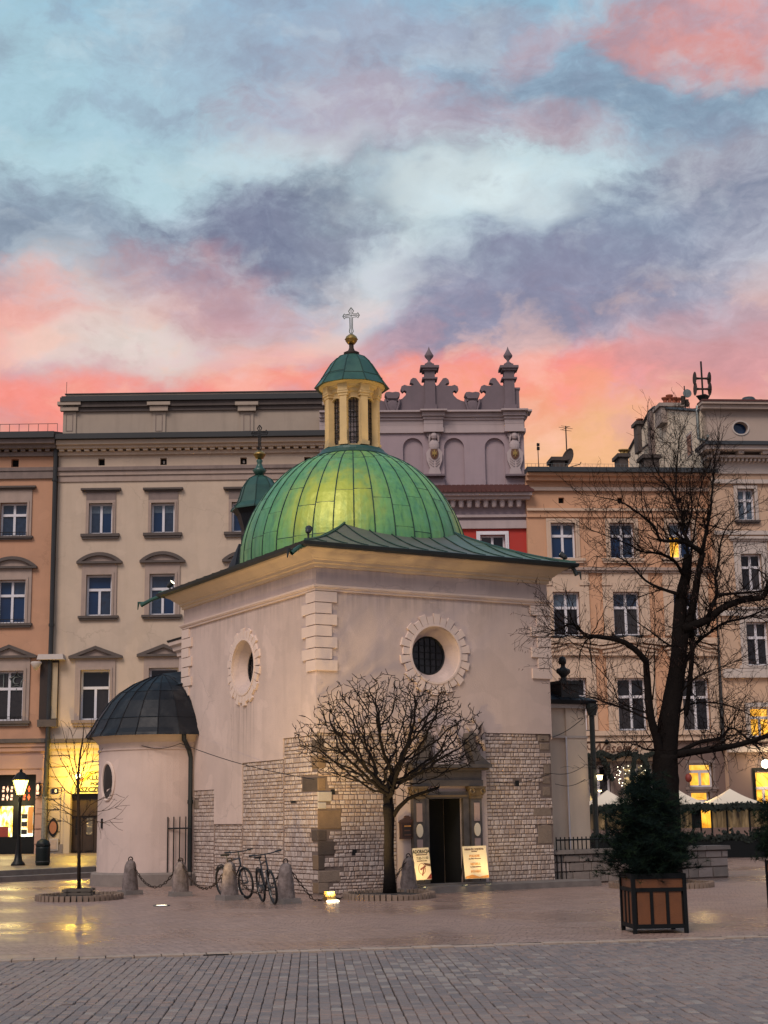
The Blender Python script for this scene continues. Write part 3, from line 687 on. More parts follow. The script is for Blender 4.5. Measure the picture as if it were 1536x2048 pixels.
for xp in (139, 318, 494, 668):
    a, b_ = h.U(xp-13, 850, .3), h.U(xp+13, 850, .3)
    q = MB(); zA, zB = h.Z(xp, 876, .3), h.Z(xp, 824, .3); q.box(a, b_, .28, .36, zA, zB); t = .12
    q.box(a-.12, b_+.12, .12, .36, zB+.02, zB+.28); q.box(a-.24, b_+.24, .02, .36, zB+.28, zB+.44)
    q.build('pilaster', 'cream_attic', h.root)
    w2 = (b_-a)*.27; q = MB(); uc = (a+b_)/2
    for (i0, i1, j0, j1) in ((uc-w2, uc-w2+.03, zA+.32, zB-.12), (uc+w2-.03, uc+w2, zA+.32, zB-.12), (uc-w2+.03, uc+w2-.03, zA+.32, zA+.35), (uc-w2+.03, uc+w2-.03, zB-.15, zB-.12)): q.box(i0, i1, .265, .28, j0, j1)
    q.build('panel_moulding', 'old_trim', h.root)
# ground floor: rusticated courses, arched doorway with lit sign lunette
zz = .75; q = MB()
while zz < z_led-.5:
    segs = [(CU0, door[0]-.45), (door[1]+.45, CU1)] if zz < door[3]+.1 else [(CU0, door[0]-.1), (door[1]+.1, CU1)] if zz < door[3]+1.3 else [(CU0, CU1)]
    for (a, b_) in segs: q.box(a, b_, -.05, .02, zz+.03, zz+.45)
    zz += .48
q.build('rusticated_course', 'cream_dado', h.root)
band(h, 'plinth', 'grey_stone', [(CU0, door[0]-.3, -.12, .02, 0., .7), (door[1]+.3, CU1, -.12, .02, 0., .7)])
uc = (door[0]+door[1])/2; rw = (door[1]-door[0])/2
q = MB()
for i in range(14):
    t0, t1 = math.pi*i/14, math.pi*(i+1)/14
    for (r0, r1, y) in ((rw, rw+.26, -.16), (rw+.26, rw+.42, -.10)):
        q.prism([(uc+r0*math.cos(t1), door[3]+r0*math.sin(t1)*.92), (uc+r0*math.cos(t0), door[3]+r0*math.sin(t0)*.92), (uc+r1*math.cos(t0), door[3]+r1*math.sin(t0)*.92), (uc+r1*math.cos(t1), door[3]+r1*math.sin(t1)*.92)], y, .03)
for sgn in (-1, 1):
    e0 = uc+sgn*rw; q.box(e0, e0+sgn*.26, -.16, .03, .3, door[3]); q.box(e0+sgn*.26, e0+sgn*.42, -.10, .03, .3, door[3])
q.build('door_arch', 'cream_dado', h.root)
dr = MB(); dr.box(door[0], door[1], .30, .36, .30, door[3]); drr = dr.build('door', 'door_wood', h.root)
q = MB(); q.box(door[0], door[1], .20, .30, door[3]-.95, door[3]-.86); q.box(door[0], door[1], .18, .30, door[3]-.12, door[3]); q.box(door[0], door[1], .24, .30, door[3]-.86, door[3]-.12); q.build('transom', 'door_wood', drr)
for k in range(4):
    q = MB(); a = door[0]+.1+k*(door[1]-door[0]-.2)/4; b_ = a+(door[1]-door[0]-.2)/4-.12
    q.box(a, a+.06, .26, .30, .4, door[3]-1.0); q.box(b_-.06, b_, .26, .30, .4, door[3]-1.0); q.box(a+.06, b_-.06, .25, .30, .4, 1.05); q.build('door_panel', 'door_wood', drr)
    box_part('pane', 'party_glow' if k in (1, 2) else 'glass_dim', drr, a+.062, b_-.062, .285, .298, 1.1, door[3]-1.05)
q = MB(); q.prism([(uc+(rw-.04)*math.cos(math.pi*i/20), door[3]+.02+(rw-.04)*.92*math.sin(math.pi*i/20)) for i in range(21)], -.06, -.02)
sg = q.build('sign_lunette', 'sign_panel', h.root)
letters('KLUB', .28, 'letter_black', 'lettering', sg, (uc, -.07, door[3]+.70), (R(90), 0, 0), .01, sx=1.25, bold=.012)
letters('POD', .17, 'letter_black', 'lettering', sg, (uc, -.07, door[3]+.44), (R(90), 0, 0), .01, sx=1.4, bold=.010)
letters('JASZCZURAMI', .29, 'letter_black', 'lettering', sg, (uc, -.07, door[3]+.18), (R(90), 0, 0), .01, sx=1.0, bold=.012)
q = MB()          # painted lizards over the lettering
for sgn in (-1, 1):
    pts = [Vector((uc+sgn*(.86-.20*i/2), -.075, door[3]+.50+.11*i/2+.05*math.sin(i*1.4))) for i in range(8)]
    q.tube(pts, [.01, .03, .05, .06, .05, .04, .05, .02], 5)
    for i in (2, 5): q.tube([pts[i], pts[i]+Vector((.08*sgn, 0, -.12))], .014, 4); q.tube([pts[i], pts[i]+Vector((-.06*sgn, 0, .12))], .014, 4)
q.build('lizard_emblem', 'orange_paint', sg)
q = MB(); q.tube([(uc-.45+.06*i, -.075, door[3]+.92+.04*math.sin(i*.9)) for i in range(16)], .022, 5); q.tube([(uc-.5, -.075, door[3]+.96), (uc-.25, -.075, door[3]+.98), (uc, -.075, door[3]+.94), (uc+.3, -.075, door[3]+.95)], .018, 4); q.build('scroll_emblem', 'letter_black', sg)
# wall lamp that lights the lunette
q = MB(); lu, lz = h.P(156, 1553, -.5); q.lathe([(0, -.13), (.09, -.08), (.13, 0), (.09, .09), (0, .13)], (lu, -.5, lz), 12); q.build('lamp_globe', 'lamp_white', h.root, smooth=True)
q = MB(); q.tube([(lu, -.5, lz-.12), (lu-.05, -.45, lz-.28), (lu-.05, .05, lz-.34)], .03, 6); q.build('lamp_bracket', 'iron', h.root)
lamp_point('wall_light', h.o+h.ux*(lu+.05)+h.vx*(-.85)+Vector((0, 0, lz+.05)), 240, (1, .62, .06), .12)
# house number plate, oval sign and stone tablet
a = h.R4(110, 1577, 1587, 14, -.06); pl = box_part('number_plate', 'enamel_blue', h.root, a[0], a[1], -.08, -.05, a[2], a[3]); letters('8', .2, 'enamel_white', 'number', pl, ((a[0]+a[1])/2+.04, -.085, (a[2]+a[3])/2), (R(90), 0, 0), .004, bold=.006)
a = h.R4(106.5, 1636, 1674, 20, -.06); q = MB()
uo, zo = (a[0]+a[1])/2, (a[2]+a[3])/2
def vesica(rx, rz): return [(uo+rx*math.sin(t)*abs(math.sin(t))**.35, zo-rz*math.cos(t)) for t in [2*math.pi*i/28 for i in range(28)]][::1]
q.prism(vesica((a[1]-a[0])/2, (a[3]-a[2])/2), -.10, -.05); ov = q.build('oval_sign', 'iron', h.root)
q = MB(); q.prism(vesica((a[1]-a[0])/2*.72, (a[3]-a[2])/2*.68), -.13, -.10); q.build('oval_plate', 'plaque_copper', ov)
a = h.R4(108, 1677, 1701, 18, -.06); band(h, 'stone_tablet', 'pale_stone', [(a[0], a[1], -.16, -.05, a[2], a[3])]); band(h, 'tablet_face', 'kerb_pale', [(a[0]+.06, a[1]-.06, -.175, -.16, a[2]+.06, a[3]-.06)])
# downpipe at the party wall
q = MB(); p0 = [h.P(*p, -.25) for p in ((112, 890), (110, 960), (103, 1250), (95, 1480), (90, 1590))]
q.tube([(u_, -.25, z_) for u_, z_ in p0], .105, 8)
for (u_, z_) in p0[1:]: q.tube([(u_, -.25, z_-.06), (u_, -.25, z_+.06)], .135, 8)
q.build('downpipe', 'pipe_metal', h.root)
p1 = [p0[-1], h.P(87, 1685, -.25)]; q = MB(); q.tube([(u_, -.25, z_) for u_, z_ in p1], .12, 8); q.build('downpipe', 'pipe_stained', h.root, label='stained pale lower length of downpipe')
q = MB(); q.tube([(h.U(118, 905)-.02, -.06, h.Z(118, 905)), (h.U(104, 1320)+.02, -.06, h.Z(104, 1320))], .03, 5); q.build('cable_duct', 'rust_iron', h.root)
# hooded wall niche at the party wall
a = (h.U(82, 1380), h.U(117, 1380), h.Z(100, 1440), h.Z(100, 1322))
nb = MB(); nb.box(a[0], a[0]+.45, -.30, .0, a[2], a[3]); nb.box(a[0]+.45, a[1], -.12, .0, a[2], a[3]); nk = nb.build('niche', 'door_wood', h.root)
q = MB(); q.box(a[0]-.12, a[1]+.30, -.55, .0, a[3]+.02, a[3]+.26, tp=.05); q.build('hood', 'right_trim', nk); q = MB(); q.box(a[0]-.05, a[1]+.02, -.38, .0, a[2]-.32, a[2]); q.build('ledge', 'soot_trim', nk)
q = MB(); q.box(a[1]-.30, a[1]-.02, -.20, -.12, a[2]+.05, a[3]-.1); q.build('niche_frame', 'cream_dado', nk)
q = MB(); q.lathe([(.05, -.22), (.14, -.1), (.26, .1), (.22, .16), (0, .16)], (a[0]-.12, -.6, a[3]-.25), 12); q.build('floodlight', 'right_trim', nk, smooth=True)
CREAM = h

# ------------------------------------------------------------------ orange house at the left edge
h = House('orange_house', 68., R(.4), -14.0, label='orange rendered townhouse with a lit black shopfront at the left edge', cat='building')
OU0, OU1 = h.U(-150, 1250), h.U(106, 1250)-.02
zc = h.Z(50, 880)
rows = {1: [(27.5, 1006, 1073, 54), (-90, 1007, 1074, 54)], 2: [(23, 1160, 1247, 56), (-96, 1161, 1248, 56)], 3: [(16.5, 1342, 1442, 60), (-104, 1344, 1444, 60)]}
ops = [h.R4(*w) for k in rows for w in rows[k]]; sqr = [h.R4(x, 918, 934, 15) for x in (30, -92)]
z_led = h.Z(60, 1482); sa = (h.U(-60, 1640), h.U(70, 1640), .3, h.Z(40, 1549))
wm = wall_mesh(OU0, OU1, z_led, zc, ops+sqr, depth=.35); body(wm, OU0, OU1, -.05, zc, 13.); wm.build('wall', 'orange_wall', h.root)
wall_mesh(OU0, OU1, 0., z_led, [sa], depth=.6).build('ground_floor_wall', 'orange_dado', h.root)
for o in sqr: box_part('vent', 'dark_void', h.root, o[0], o[1], .3, .34, o[2], o[3])
for w in rows[1]: window(h, h.R4(*w), 'warm_trim', .2, 'cross', 'glass', (.30, .16, 'soot_trim'), ('flat', .38, .42, .16, 'soot_trim', 'warm_trim'))
for w in rows[2]: window(h, h.R4(*w), 'warm_trim', .26, 'cross', 'glass', (.34, .20, 'soot_trim'), ('seg', .50, .26, .46, 'soot_trim', 'warm_trim'))
ws = []
for w in rows[3]: ws.append(window(h, h.R4(*w), 'warm_trim', .28, 'cross', 'glass_dim', (.36, .24, 'soot_trim'), ('tri', .58, .30, .50, 'soot_trim', 'warm_trim')))
eu, ez = h.P(33.5, 1361, .16); q = MB()          # pale star and crescent emblem in the upper pane
st = [(eu+(.34 if i % 2 == 0 else .22)*math.sin(math.pi*i/5), .155, ez+(.36 if i % 2 == 0 else .22)*math.cos(math.pi*i/5)) for i in range(11)]
q.tube(st, .028, 5); q.tube([(eu+.15*math.cos(t), .155, ez+.16*math.sin(t)) for t in [R(50+26*i) for i in range(11)]], [.015, .03, .04, .045, .05, .05, .05, .045, .04, .03, .015], 5); q.tube([(eu, .155, ez-.36), (eu, .155, ez-.48)], .03, 5)
q.build('emblem', 'pale_metal', ws[0])
q = MB(); eu2 = h.U(4, 1361, .16)
for (i0, i1, j0, j1) in ((-.2, .1, -.32, -.28), (-.2, .1, .28, .32), (.06, .1, -.28, .28), (-.2, -.16, -.28, .28)): q.box(eu2+i0, eu2+i1, .15, .16, ez+j0, ez+j1)
q.build('emblem_frame', 'pale_metal', ws[0])
for w in (rows[1][0], rows[2][0], rows[3][0]):       # low iron rails at the sills
    r = h.R4(*w); q = MB(); q.tube([(r[0], -.1, r[2]+.18), (r[1], -.1, r[2]+.18)], .018, 4)
    for k in range(9): q.tube([(r[0]+(r[1]-r[0])*k/8, -.1, r[2]), (r[0]+(r[1]-r[0])*k/8, -.1, r[2]+.18)], .012, 4)
    q.build('sill_rail', 'iron', h.root)
Zy = lambda y: h.Z(50, y)
band(h, 'gutter', 'pipe_metal', [(OU0, OU1, -.95, .3, Zy(885), Zy(873))])
q = MB(); q.add([(OU0, -.9, Zy(873)), (OU1, -.9, Zy(873)), (OU1, 6, Zy(873)+1.6), (OU0, 6, Zy(873)+1.6), (OU1, 13, Zy(873)), (OU0, 13, Zy(873))], [(0, 1, 2, 3), (3, 2, 4, 5), (1, 4, 2), (0, 3, 5)]); q.build('roof', 'dark_roof', h.root)
q = MB()
for k in range(14): q.tube([(OU0+k*(OU1-OU0)/13, -.2, Zy(873)), (OU0+k*(OU1-OU0)/13, -.2, Zy(873)+.55)], .015, 4)
q.tube([(OU0, -.2, Zy(873)+.55), (OU1, -.2, Zy(873)+.55)], .015, 4); q.build('snow_rail', 'pipe_metal', h.root)
band(h, 'cornice', 'old_trim', [(OU0, OU1, -.75, .2, Zy(894), Zy(885.4)), (OU0, OU1, -.5, .2, Zy(901), Zy(894)), (OU0, OU1, -.2, .2, Zy(914), Zy(906))])
u = OU0
while u < OU1-.3: box_part('dentil', 'old_trim', h.root, u, u+.2, -.36, 0, Zy(906), Zy(901)); u += .38
band(h, 'string_course', 'old_trim', [(OU0, OU1, -.15, .05, Zy(943), Zy(936)), (OU0, OU1, -.1, .05, Zy(958), Zy(943.4))])
band(h, 'ledge', 'soot_trim', [(OU0, OU1, -.25, .05, z_led-.08, z_led+.10)]); band(h, 'ledge', 'orange_dado', [(OU0, OU1, -.16, .05, z_led-.26, z_led-.10), (OU0, OU1, -.10, .05, z_led-.46, z_led-.28)])
q = MB(); zz = .7
while zz < z_led-.7:
    for (a, b_) in ([(OU0, sa[0]), (sa[1], OU1)] if zz < sa[3] else [(OU0, OU1)]): q.box(a, b_, -.05, .02, zz+.035, min(zz+.62, z_led-.5))
    zz += .66
q.build('rusticated_course', 'orange_dado', h.root)
sf = MB(); sf.box(sa[0], sa[1], .26, .34, .3, 1.05); sf.box(sa[0], sa[1], .26, .34, h.Z(40, 1612, .3), sa[3]); shop = sf.build('shopfront', 'shop_black', h.root)
zs0, zs1 = 1.05, h.Z(40, 1612, .3)
edges = [(h.U(x0, 1650, .3), h.U(x1, 1650, .3)) for x0, x1 in ((-58, -24), (-18, 26), (41, 67))]
q = MB(); prev = sa[0]
for (a, b_) in edges: q.box(prev, a, .2, .34, zs0, zs1); prev = b_
q.box(prev, sa[1], .2, .34, zs0, zs1); q.build('mullion', 'shop_black', shop)
for i, (a, b_) in enumerate(edges): box_part('shop_window', ('shop_glow', 'shop_glow', 'shop_glow_pale')[i], shop, a, b_, .30, .33, zs0, zs1)
a, b_ = edges[2]; uc = a+(b_-a)*.45     # round sticker and goods behind the right hand pane
q = MB(); q.prism([(uc+.24*math.cos(2*math.pi*i/24), 2.95+.26*math.sin(2*math.pi*i/24)) for i in range(24)], .27, .30); q.build('round_sticker', 'bike_metal', shop)
q = MB()
for k in range(3): q.box(a+.04, a+.30, .285, .30, 1.15+k*.34, 1.36+k*.34)
q.build('price_card', 'letter_black', shop); q = MB(); q.box(a+.32, b_-.03, .285, .30, 1.2, 2.35); q.build('poster', 'print_orange', shop)
a, b_ = edges[1]; q = MB(); q.box(a+.2, b_-.2, .285, .30, 1.0+.05, 1.5); q.build('poster', 'print_red', shop)
box_part('door_handle', 'pale_metal', shop, h.U(35, 1650, .1), h.U(35, 1650, .1)+.035, .13, .17, 1.2, 3.0)
rg = random.Random(5); zA = h.Z(40, 1600, .2)   # backlit fretwork band of the fascia
for (x0, x1, c) in ((2, 27, 1), (44, 62, 0)):
    u0_, u1_ = h.U(x0, 1590, .2), h.U(x1, 1590, .2); q = MB()
    for rr_ in range(2):
        n_ = max(2, int((u1_-u0_)/.16))
        for k in range(n_):
            uc = u0_+(k+.5)*(u1_-u0_)/n_; z_ = zA+.12+rr_*.36; s_ = .055
            if k % 2: q.prism([(uc-s_*1.1, z_), (uc, z_-.15), (uc+s_*1.1, z_), (uc, z_+.15)], .22, .25)
            else: q.box(uc-s_, uc+s_*.7, .22, .25, z_-.12, z_-.02); q.box(uc-s_*.6, uc+s_, .22, .25, z_+.02, z_+.13)
    q.build('fretwork', 'shop_sign_pale' if c else 'shop_sign_red', shop)
a = h.R4(77.5, 1570, 1588, 6, -.1); q = MB(); q.box(a[0], a[1], -.32, -.08, a[2]-.1, a[3]+.1); bs_ = q.build('blade_sign', 'shop_black', h.root)
q = MB(); uc = (a[0]+a[1])/2
q.prism([(uc+.06*math.cos(t), a[3]-.12+.16*math.sin(t)) for t in [2*math.pi*i/14 for i in range(14)]], -.34, -.32); q.box(uc-.06, uc+.06, -.34, -.32, a[2]-.02, a[2]+.10); q.build('sign_mark', 'shop_sign_pale', bs_)
ORANGE = h
lamp_point('shop_light', h.o+h.ux*h.U(25, 1650)+h.vx*(-1.0)+Vector((0, 0, 2.6)), 60, (1, .78, .35), .5)

# ------------------------------------------------------------------ lavender house with the crested parapet
h = House('parapet_house', 67.9, R(2.2), -1.0, label='lavender grey house with crested scroll parapet and arched blind niches', cat='building')
GU0, GU1 = h.U(640, 1000), h.U(1052, 1000)
Zy = lambda y: h.Z(950, y)
wr = h.R4(986, 1070, 1150, 50)
wm = wall_mesh(GU0, GU1, -.1, Zy(1058), [wr], depth=.3); wm.build('wall', 'red_wall', h.root)
um = MB(); um.box(GU0, GU1, 0.0, 12, Zy(1058), Zy(988)); um.box(GU0, GU1, .46, 12, -.1, Zy(1058)-.01); um.build('upper_wall', 'lavender_wall', h.root)
window(h, wr, 'white_wood', .17, 'cross', 'glass_dim', (.2, .2, 'white_wood'))
band(h, 'string_course', 'lavender_trim', [(GU0, GU1+.02, -.14, .0, Zy(1058), Zy(1042))]); band(h, 'string_course', 'lavender_trim', [(GU0, GU1+.02, -.2, .0, Zy(1036), Zy(1031))])
band(h, 'cornice', 'lavender_trim', [(GU0, GU1+.2, -.75, .0, Zy(997), Zy(990)), (GU0, GU1+.12, -.55, .0, Zy(1003), Zy(997.3))])
x = 757
while x < 1052:
    u = h.U(x, 1008); q = MB(); q.lathe([(.0, -.22), (.10, -.18), (.13, 0), (.12, .1)], (u, -.3, Zy(1005)-.1), 10); q.box(u-.12, u+.12, -.42, 0, Zy(1005), Zy(1003)+.04); q.build('corbel', 'lavender_trim', h.root, smooth=False); x += 16.4
# lean-to tile strip below the parapet, tile by tile courses
ts = MB(); z0, z1 = Zy(990), Zy(972)
n_ = 7
for k in range(n_):
    t0, t1 = k/n_, (k+1)/n_
    y0, y1 = -.85+.85*t0, -.85+.85*t1
    ts.box(GU0-.0, GU1+.28*(1-t0), y0, y1+.02, z0+(z1-z0)*t0-.02, z0+(z1-z0)*t1+.02)
tl = ts.build('tiled_strip', 'tile', h.root)
q = MB(); u = GU0+.2
while u < GU1:
    for k in range(n_):
        t0 = k/n_; q.box(u+(.11 if k % 2 else 0), u+.17+(.11 if k % 2 else 0), -.88+.85*t0, -.80+.85*t0, z0+(z1-z0)*t0-.04, z0+(z1-z0)*(t0+1/n_)+.035)
    u += .22
q.build('roof_tiles', 'tile', tl, kind='stuff')
# parapet wall with blind arcade
pv = .0; zA, zB = Zy(974), Zy(858)
nic = []
for xc in (722, 826.5, 909, 990.5):
    a, b_ = h.U(xc-20, 930), h.U(xc+20, 930); nic.append((a, b_, h.Z(xc, 972), h.Z(xc, 895)))
wm = wall_mesh(GU0, GU1, zA, zB, [(a, b_, c, d+(b_-a)/2) for a, b_, c, d in nic], v=0, depth=.16)
for (a, b_, c, d) in nic:      # arch spandrels and recessed panel
    r_ = (b_-a)/2; uc = (a+b_)/2; wm.quad((a, .16, c), (b_, .16, c), (b_, .16, d+r_), (a, .16, d+r_))
    for i in range(12):
        t0, t1 = math.pi*i/12, math.pi*(i+1)/12
        p0 = (uc+r_*math.cos(t0), d+r_*math.sin(t0)); p1 = (uc+r_*math.cos(t1), d+r_*math.sin(t1))
        wm.quad((p1[0], 0, p1[1]), (p0[0], 0, p0[1]), (p0[0], 0, d+r_), (p1[0], 0, d+r_)); wm.quad((p0[0], 0, p0[1]), (p1[0], 0, p1[1]), (p1[0], .16, p1[1]), (p0[0], .16, p0[1]))
wm.quad((GU0, .5, zA), (GU0, .5, zB), (GU1, .5, zB), (GU1, .5, zA)); wm.quad((GU1, 0, zA), (GU1, .5, zA), (GU1, .5, zB), (GU1, 0, zB)); wm.build('parapet', 'lavender_wall', h.root)
bl = [(a-.03, b_+.03, -.03, 0, c-.02, c+.6) for a, b_, c, d in nic]
for a2, b2 in zip([GU0]+[n__[1] for n__ in nic], [n__[0] for n__ in nic]+[GU1]): band(h, 'niche_base', 'lavender_wall', [(a2, b2, -.05, .0, zA, h.Z(960, 958))])
# entablature, breaking forward over each herm
ent = [(Zy(866), Zy(858), .10), (Zy(858), Zy(850), .05), (Zy(850), Zy(836), .05), (Zy(841), Zy(836), .12), (Zy(836), Zy(828), .22), (Zy(828), Zy(824), .42)]
q = MB()
for i, (a, b_, o) in enumerate(ent):
    q.box(GU0, GU1+o*.9, -o, .5, a+.003*i, b_)
q.build('entablature', 'lavender_trim', h.root)
PIL = [(859, 866), (1018, 1027), (700, 704)]
for (xt, xm) in PIL:
    q = MB(); u = h.U(xm, 845); w_ = .42
    for i, (a, b_, o) in enumerate(ent): q.box(u-w_-o*.5, u+w_+o*.5, -o-.22, -o+.03, a+.004*i, b_-.004)
    q.build('entablature_block', 'lavender_trim', h.root)
    # herm: bracket, tapering scrolled body, shield, torso and head
    uh = h.U(xm+2, 905); zh0, zh1 = h.Z(xm, 951), h.Z(xm, 866)
    q = MB(); q.box(uh-.48, uh+.48, -.36, 0, zh0-.09, zh0); hb = q.build('herm', 'lavender_dark', h.root)
    q = MB(); H_ = zh1-zh0
    q.prism([(uh-.30, zh0+.02), (uh+.30, zh0+.02), (uh+.22, zh0+.16*H_), (uh+.36, zh0+.34*H_), (uh+.38, zh0+.52*H_), (uh+.22, zh0+.62*H_), (uh-.22, zh0+.62*H_), (uh-.38, zh0+.52*H_), (uh-.36, zh0+.34*H_), (uh-.22, zh0+.16*H_)], -.16, .0)
    q.lathe([(.20, 0), (.24, .10), (.25, .24), (.21, .36), (.13, .42), (.10, .46), (.10, .5)], (uh, -.12, zh0+.60*H_), 12, sy=.55)
    q.lathe([(0, -.17), (.11, -.12), (.15, 0), (.13, .12), (0, .18)], (uh, -.18, zh0+.60*H_+.62), 12)
    for sgn in (-1, 1):
        q.tube([(uh+sgn*(.22+.07*math.cos(t)), -.1, zh1-.14+.08*math.sin(t)) for t in [i*.8 for i in range(9)]], .045, 5)
        q.tube([(uh+sgn*.16, -.15, zh0+.60*H_+.75), (uh+sgn*.20, -.14, zh0+.60*H_+.55), (uh+sgn*.22, -.12, zh0+.60*H_+.35)], [.07, .07, .04], 5)
        for k in range(3): q.tube([(uh+sgn*.05, -.18, zh0+(.20+.06*k)*H_), (uh+sgn*.24, -.17, zh0+(.28+.06*k)*H_)], .03, 4)
    q.build('herm_figure', 'lavender_trim', hb, smooth=False)
    q = MB(); q.lathe([(.19, 0), (.19, .04), (0, .06)], (0, 0, 0), 18, sy=1.45); sh = q.build('shield', 'letter_brown', hb); sh.location = (uh, -.17, zh0+.50*H_); sh.rotation_euler = (R(90), 0, 0)
    q = MB()
    ez_ = zh0+.50*H_; q.prism([(uh+x*.62, ez_+z*.8) for x, z in ((-.03, -.22), (.03, -.22), (.05, -.06), (.15, -.14), (.17, .12), (.06, .04), (.05, .16), (0, .22), (-.05, .16), (-.06, .04), (-.17, .12), (-.15, -.14), (-.05, -.06))], -.26, -.225); q.build('eagle_crest', 'gold', hb)
# crest: scroll-edged parapet between pinnacles (half profile from a pinnacle to the cartouche)
half = [(0, 824), (0, 760), (9, 762), (13, 772), (17, 771), (22, 764), (27, 757), (33, 756), (38, 760), (39.5, 766), (34, 767), (31, 770), (38, 772), (44, 772), (50, 770), (56, 773), (58, 779), (54, 784), (50, 781), (46, 784), (48, 791), (55, 798), (64, 802), (72, 804), (84, 805), (84, 824)]
def crest(xc, mirror, stop=None, y_off=0.):
    pts = []
    for (dx, y) in half:
        x = xc+(-dx if mirror else dx)
        if stop is not None: x = min(x, stop)
        pts.append(h.P(x, y+y_off, .1))
    if not mirror: pts = pts[::-1]
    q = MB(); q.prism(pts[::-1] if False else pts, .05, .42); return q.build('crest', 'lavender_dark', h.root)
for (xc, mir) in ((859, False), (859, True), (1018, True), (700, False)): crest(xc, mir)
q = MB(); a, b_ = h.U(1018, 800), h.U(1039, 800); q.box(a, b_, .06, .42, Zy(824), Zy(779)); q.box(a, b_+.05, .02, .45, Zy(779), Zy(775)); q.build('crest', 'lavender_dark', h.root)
for (xt, xm) in PIL:
    u = h.U(xt+1, 780); q = MB(); w_ = .24; z0, z1 = h.Z(xt, 824), h.Z(xt, 742)
    q.box(u-w_*1.25, u+w_*1.25, -.12, .5, z0, z0+.35); q.box(u-w_, u+w_, -.08, .46, z0+.35, z1); q.box(u-.36, u+.36, -.16, .54, z1-.42, z1-.34)
    q.box(u-.34, u+.34, -.18, .56, z1, z1+.10); q.box(u-.44, u+.44, -.26, .64, z1+.10, z1+.22); q.box(u-.22, u+.22, -.05, .43, z1+.22, z1+.36)
    pn = q.build('pinnacle', 'lavender_dark', h.root)
    q = MB(); zf = z1+.36
    q.lathe([(.15, 0), (.18, .06), (.07, .14), (.06, .22), (.20, .38), (.22, .46), (.10, .66), (.05, .76), (.0, .92)], (u, .19, zf), 12); q.build('finial', 'lavender_dark', pn, smooth=True)
for xc in (785, 945):
    u, z = h.P(xc, 812, 0.); q = MB()
    q.lathe([(.30, 0), (.30, .10), (.20, .16), (0, .18)], (0, 0, 0), 16, sx=1, sy=1.1); ct = q.build('cartouche', 'lavender_dark', h.root); ct.location = (u, .06, z-.02); ct.rotation_euler = (R(90), 0, 0)
    q = MB(); q.box(u-.27, u+.27, -.06, .45, z+.24, z+.34); q.prism([(u-.22, z+.34), (u+.22, z+.34), (u+.30, z+.44), (u+.36, z+.56), (u+.30, z+.64), (u+.15, z+.66), (u, z+.63), (u-.15, z+.66), (u-.30, z+.64), (u-.36, z+.56), (u-.30, z+.44)], -.14, .48); q.tube([(u-.34, -.06, z+.3), (u-.3, -.1, z+.05), (u-.2, -.1, z-.25), (u, -.1, z-.36), (u+.2, -.1, z-.25), (u+.3, -.1, z+.05), (u+.34, -.06, z+.3)], .06, 5); q.build('cartouche_crown', 'lavender_dark', h.root)
rf = MB(); rf.add([(GU0, .5, Zy(864)), (GU1, .5, Zy(864)), (GU1, 12, Zy(1000)), (GU0, 12, Zy(1000))], [(0, 1, 2, 3)]); rf.quad((GU0, .5, Zy(1000)), (GU0, .5, Zy(864)), (GU0, 12, Zy(1000)), (GU0, 12, Zy(1000)-.1)); rf.quad((GU1, .5, Zy(864)), (GU1, .5, Zy(1000)), (GU1, 12, Zy(1000)-.1), (GU1, 12, Zy(1000))); rf.build('roof', 'dark_roof', h.root)

# ------------------------------------------------------------------ tan house
h = House('tan_house', 67.9, R(5.2), 6.4, label='peach tan townhouse with pale window surrounds and chimneys on a flat eave', cat='building')
TU0, TU1 = h.U(1055, 1100)+.02, h.U(1437, 1100)
Zy = lambda y: h.Z(1240, y)
rows = {1: [(1126, 1046, 1117, 49), (1244, 1046, 1117, 49), (1361, 1046, 1117, 47)], 2: [(1133, 1184, 1272, 53), (1253, 1184, 1271, 53), (1373, 1184, 1271, 51)], 3: [(1146, 1356, 1461, 56), (1264, 1356, 1461, 57), (1392, 1357, 1462, 54)]}
ops = [h.R4(*w) for k in rows for w in rows[k]]; sqr = [h.R4(x, 995, 1006.5, 11) for x in (1122.5, 1240, 1359)]
z_led = Zy(1470)
gw = [h.R4(1402, 1526, 1574, 47), h.R4(1402, 1582, 1640, 38), h.R4(1200, 1530, 1640, 44), h.R4(1278, 1528, 1640, 60)]
zc = Zy(950)
wm = wall_mesh(TU0, TU1, z_led, zc, ops+sqr, depth=.3); body(wm, TU0, TU1, -.1, zc, 12.); wm.build('wall', 'tan_wall', h.root)
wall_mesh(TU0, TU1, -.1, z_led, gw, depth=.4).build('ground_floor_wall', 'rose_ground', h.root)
band(h, 'signboard', 'tan_trim', [(h.U(1150, 1500), h.U(1350, 1500), -.10, 0, h.Z(1250, 1522), h.Z(1250, 1486))])
for o in sqr: box_part('vent', 'dark_void', h.root, o[0], o[1], .25, .29, o[2], o[3])
for i, w in enumerate(rows[1]):
    w_ = window(h, h.R4(*w), 'tan_trim', .20, 'cross', 'glass', (.42, .22, 'tan_trim'), glass2=None)
    if i == 2:
        pn_ = [c for c in w_.children if c.name.startswith('pane')]; pn_[0].data.materials[0] = M['amber_glow']; pn_[2].data.materials[0] = M['glass_curtain']
for w in rows[2]:
    r = h.R4(*w); window(h, r, 'tan_trim', .46, 'cross', 'glass_dim', (.1, .10, 'dark_roof'), ('flat', .86, .42, .24, 'warm_trim', 'tan_trim'), glass2='glass_curtain' if w[0] == 1133 else 'glass')
    q = MB()
    for a in (r[0]-.46, r[1]+.06): q.box(a-.04, a+.44, -.12, 0, r[3]+.30, r[3]+.46)
    q.build('capital', 'tan_trim', h.root)
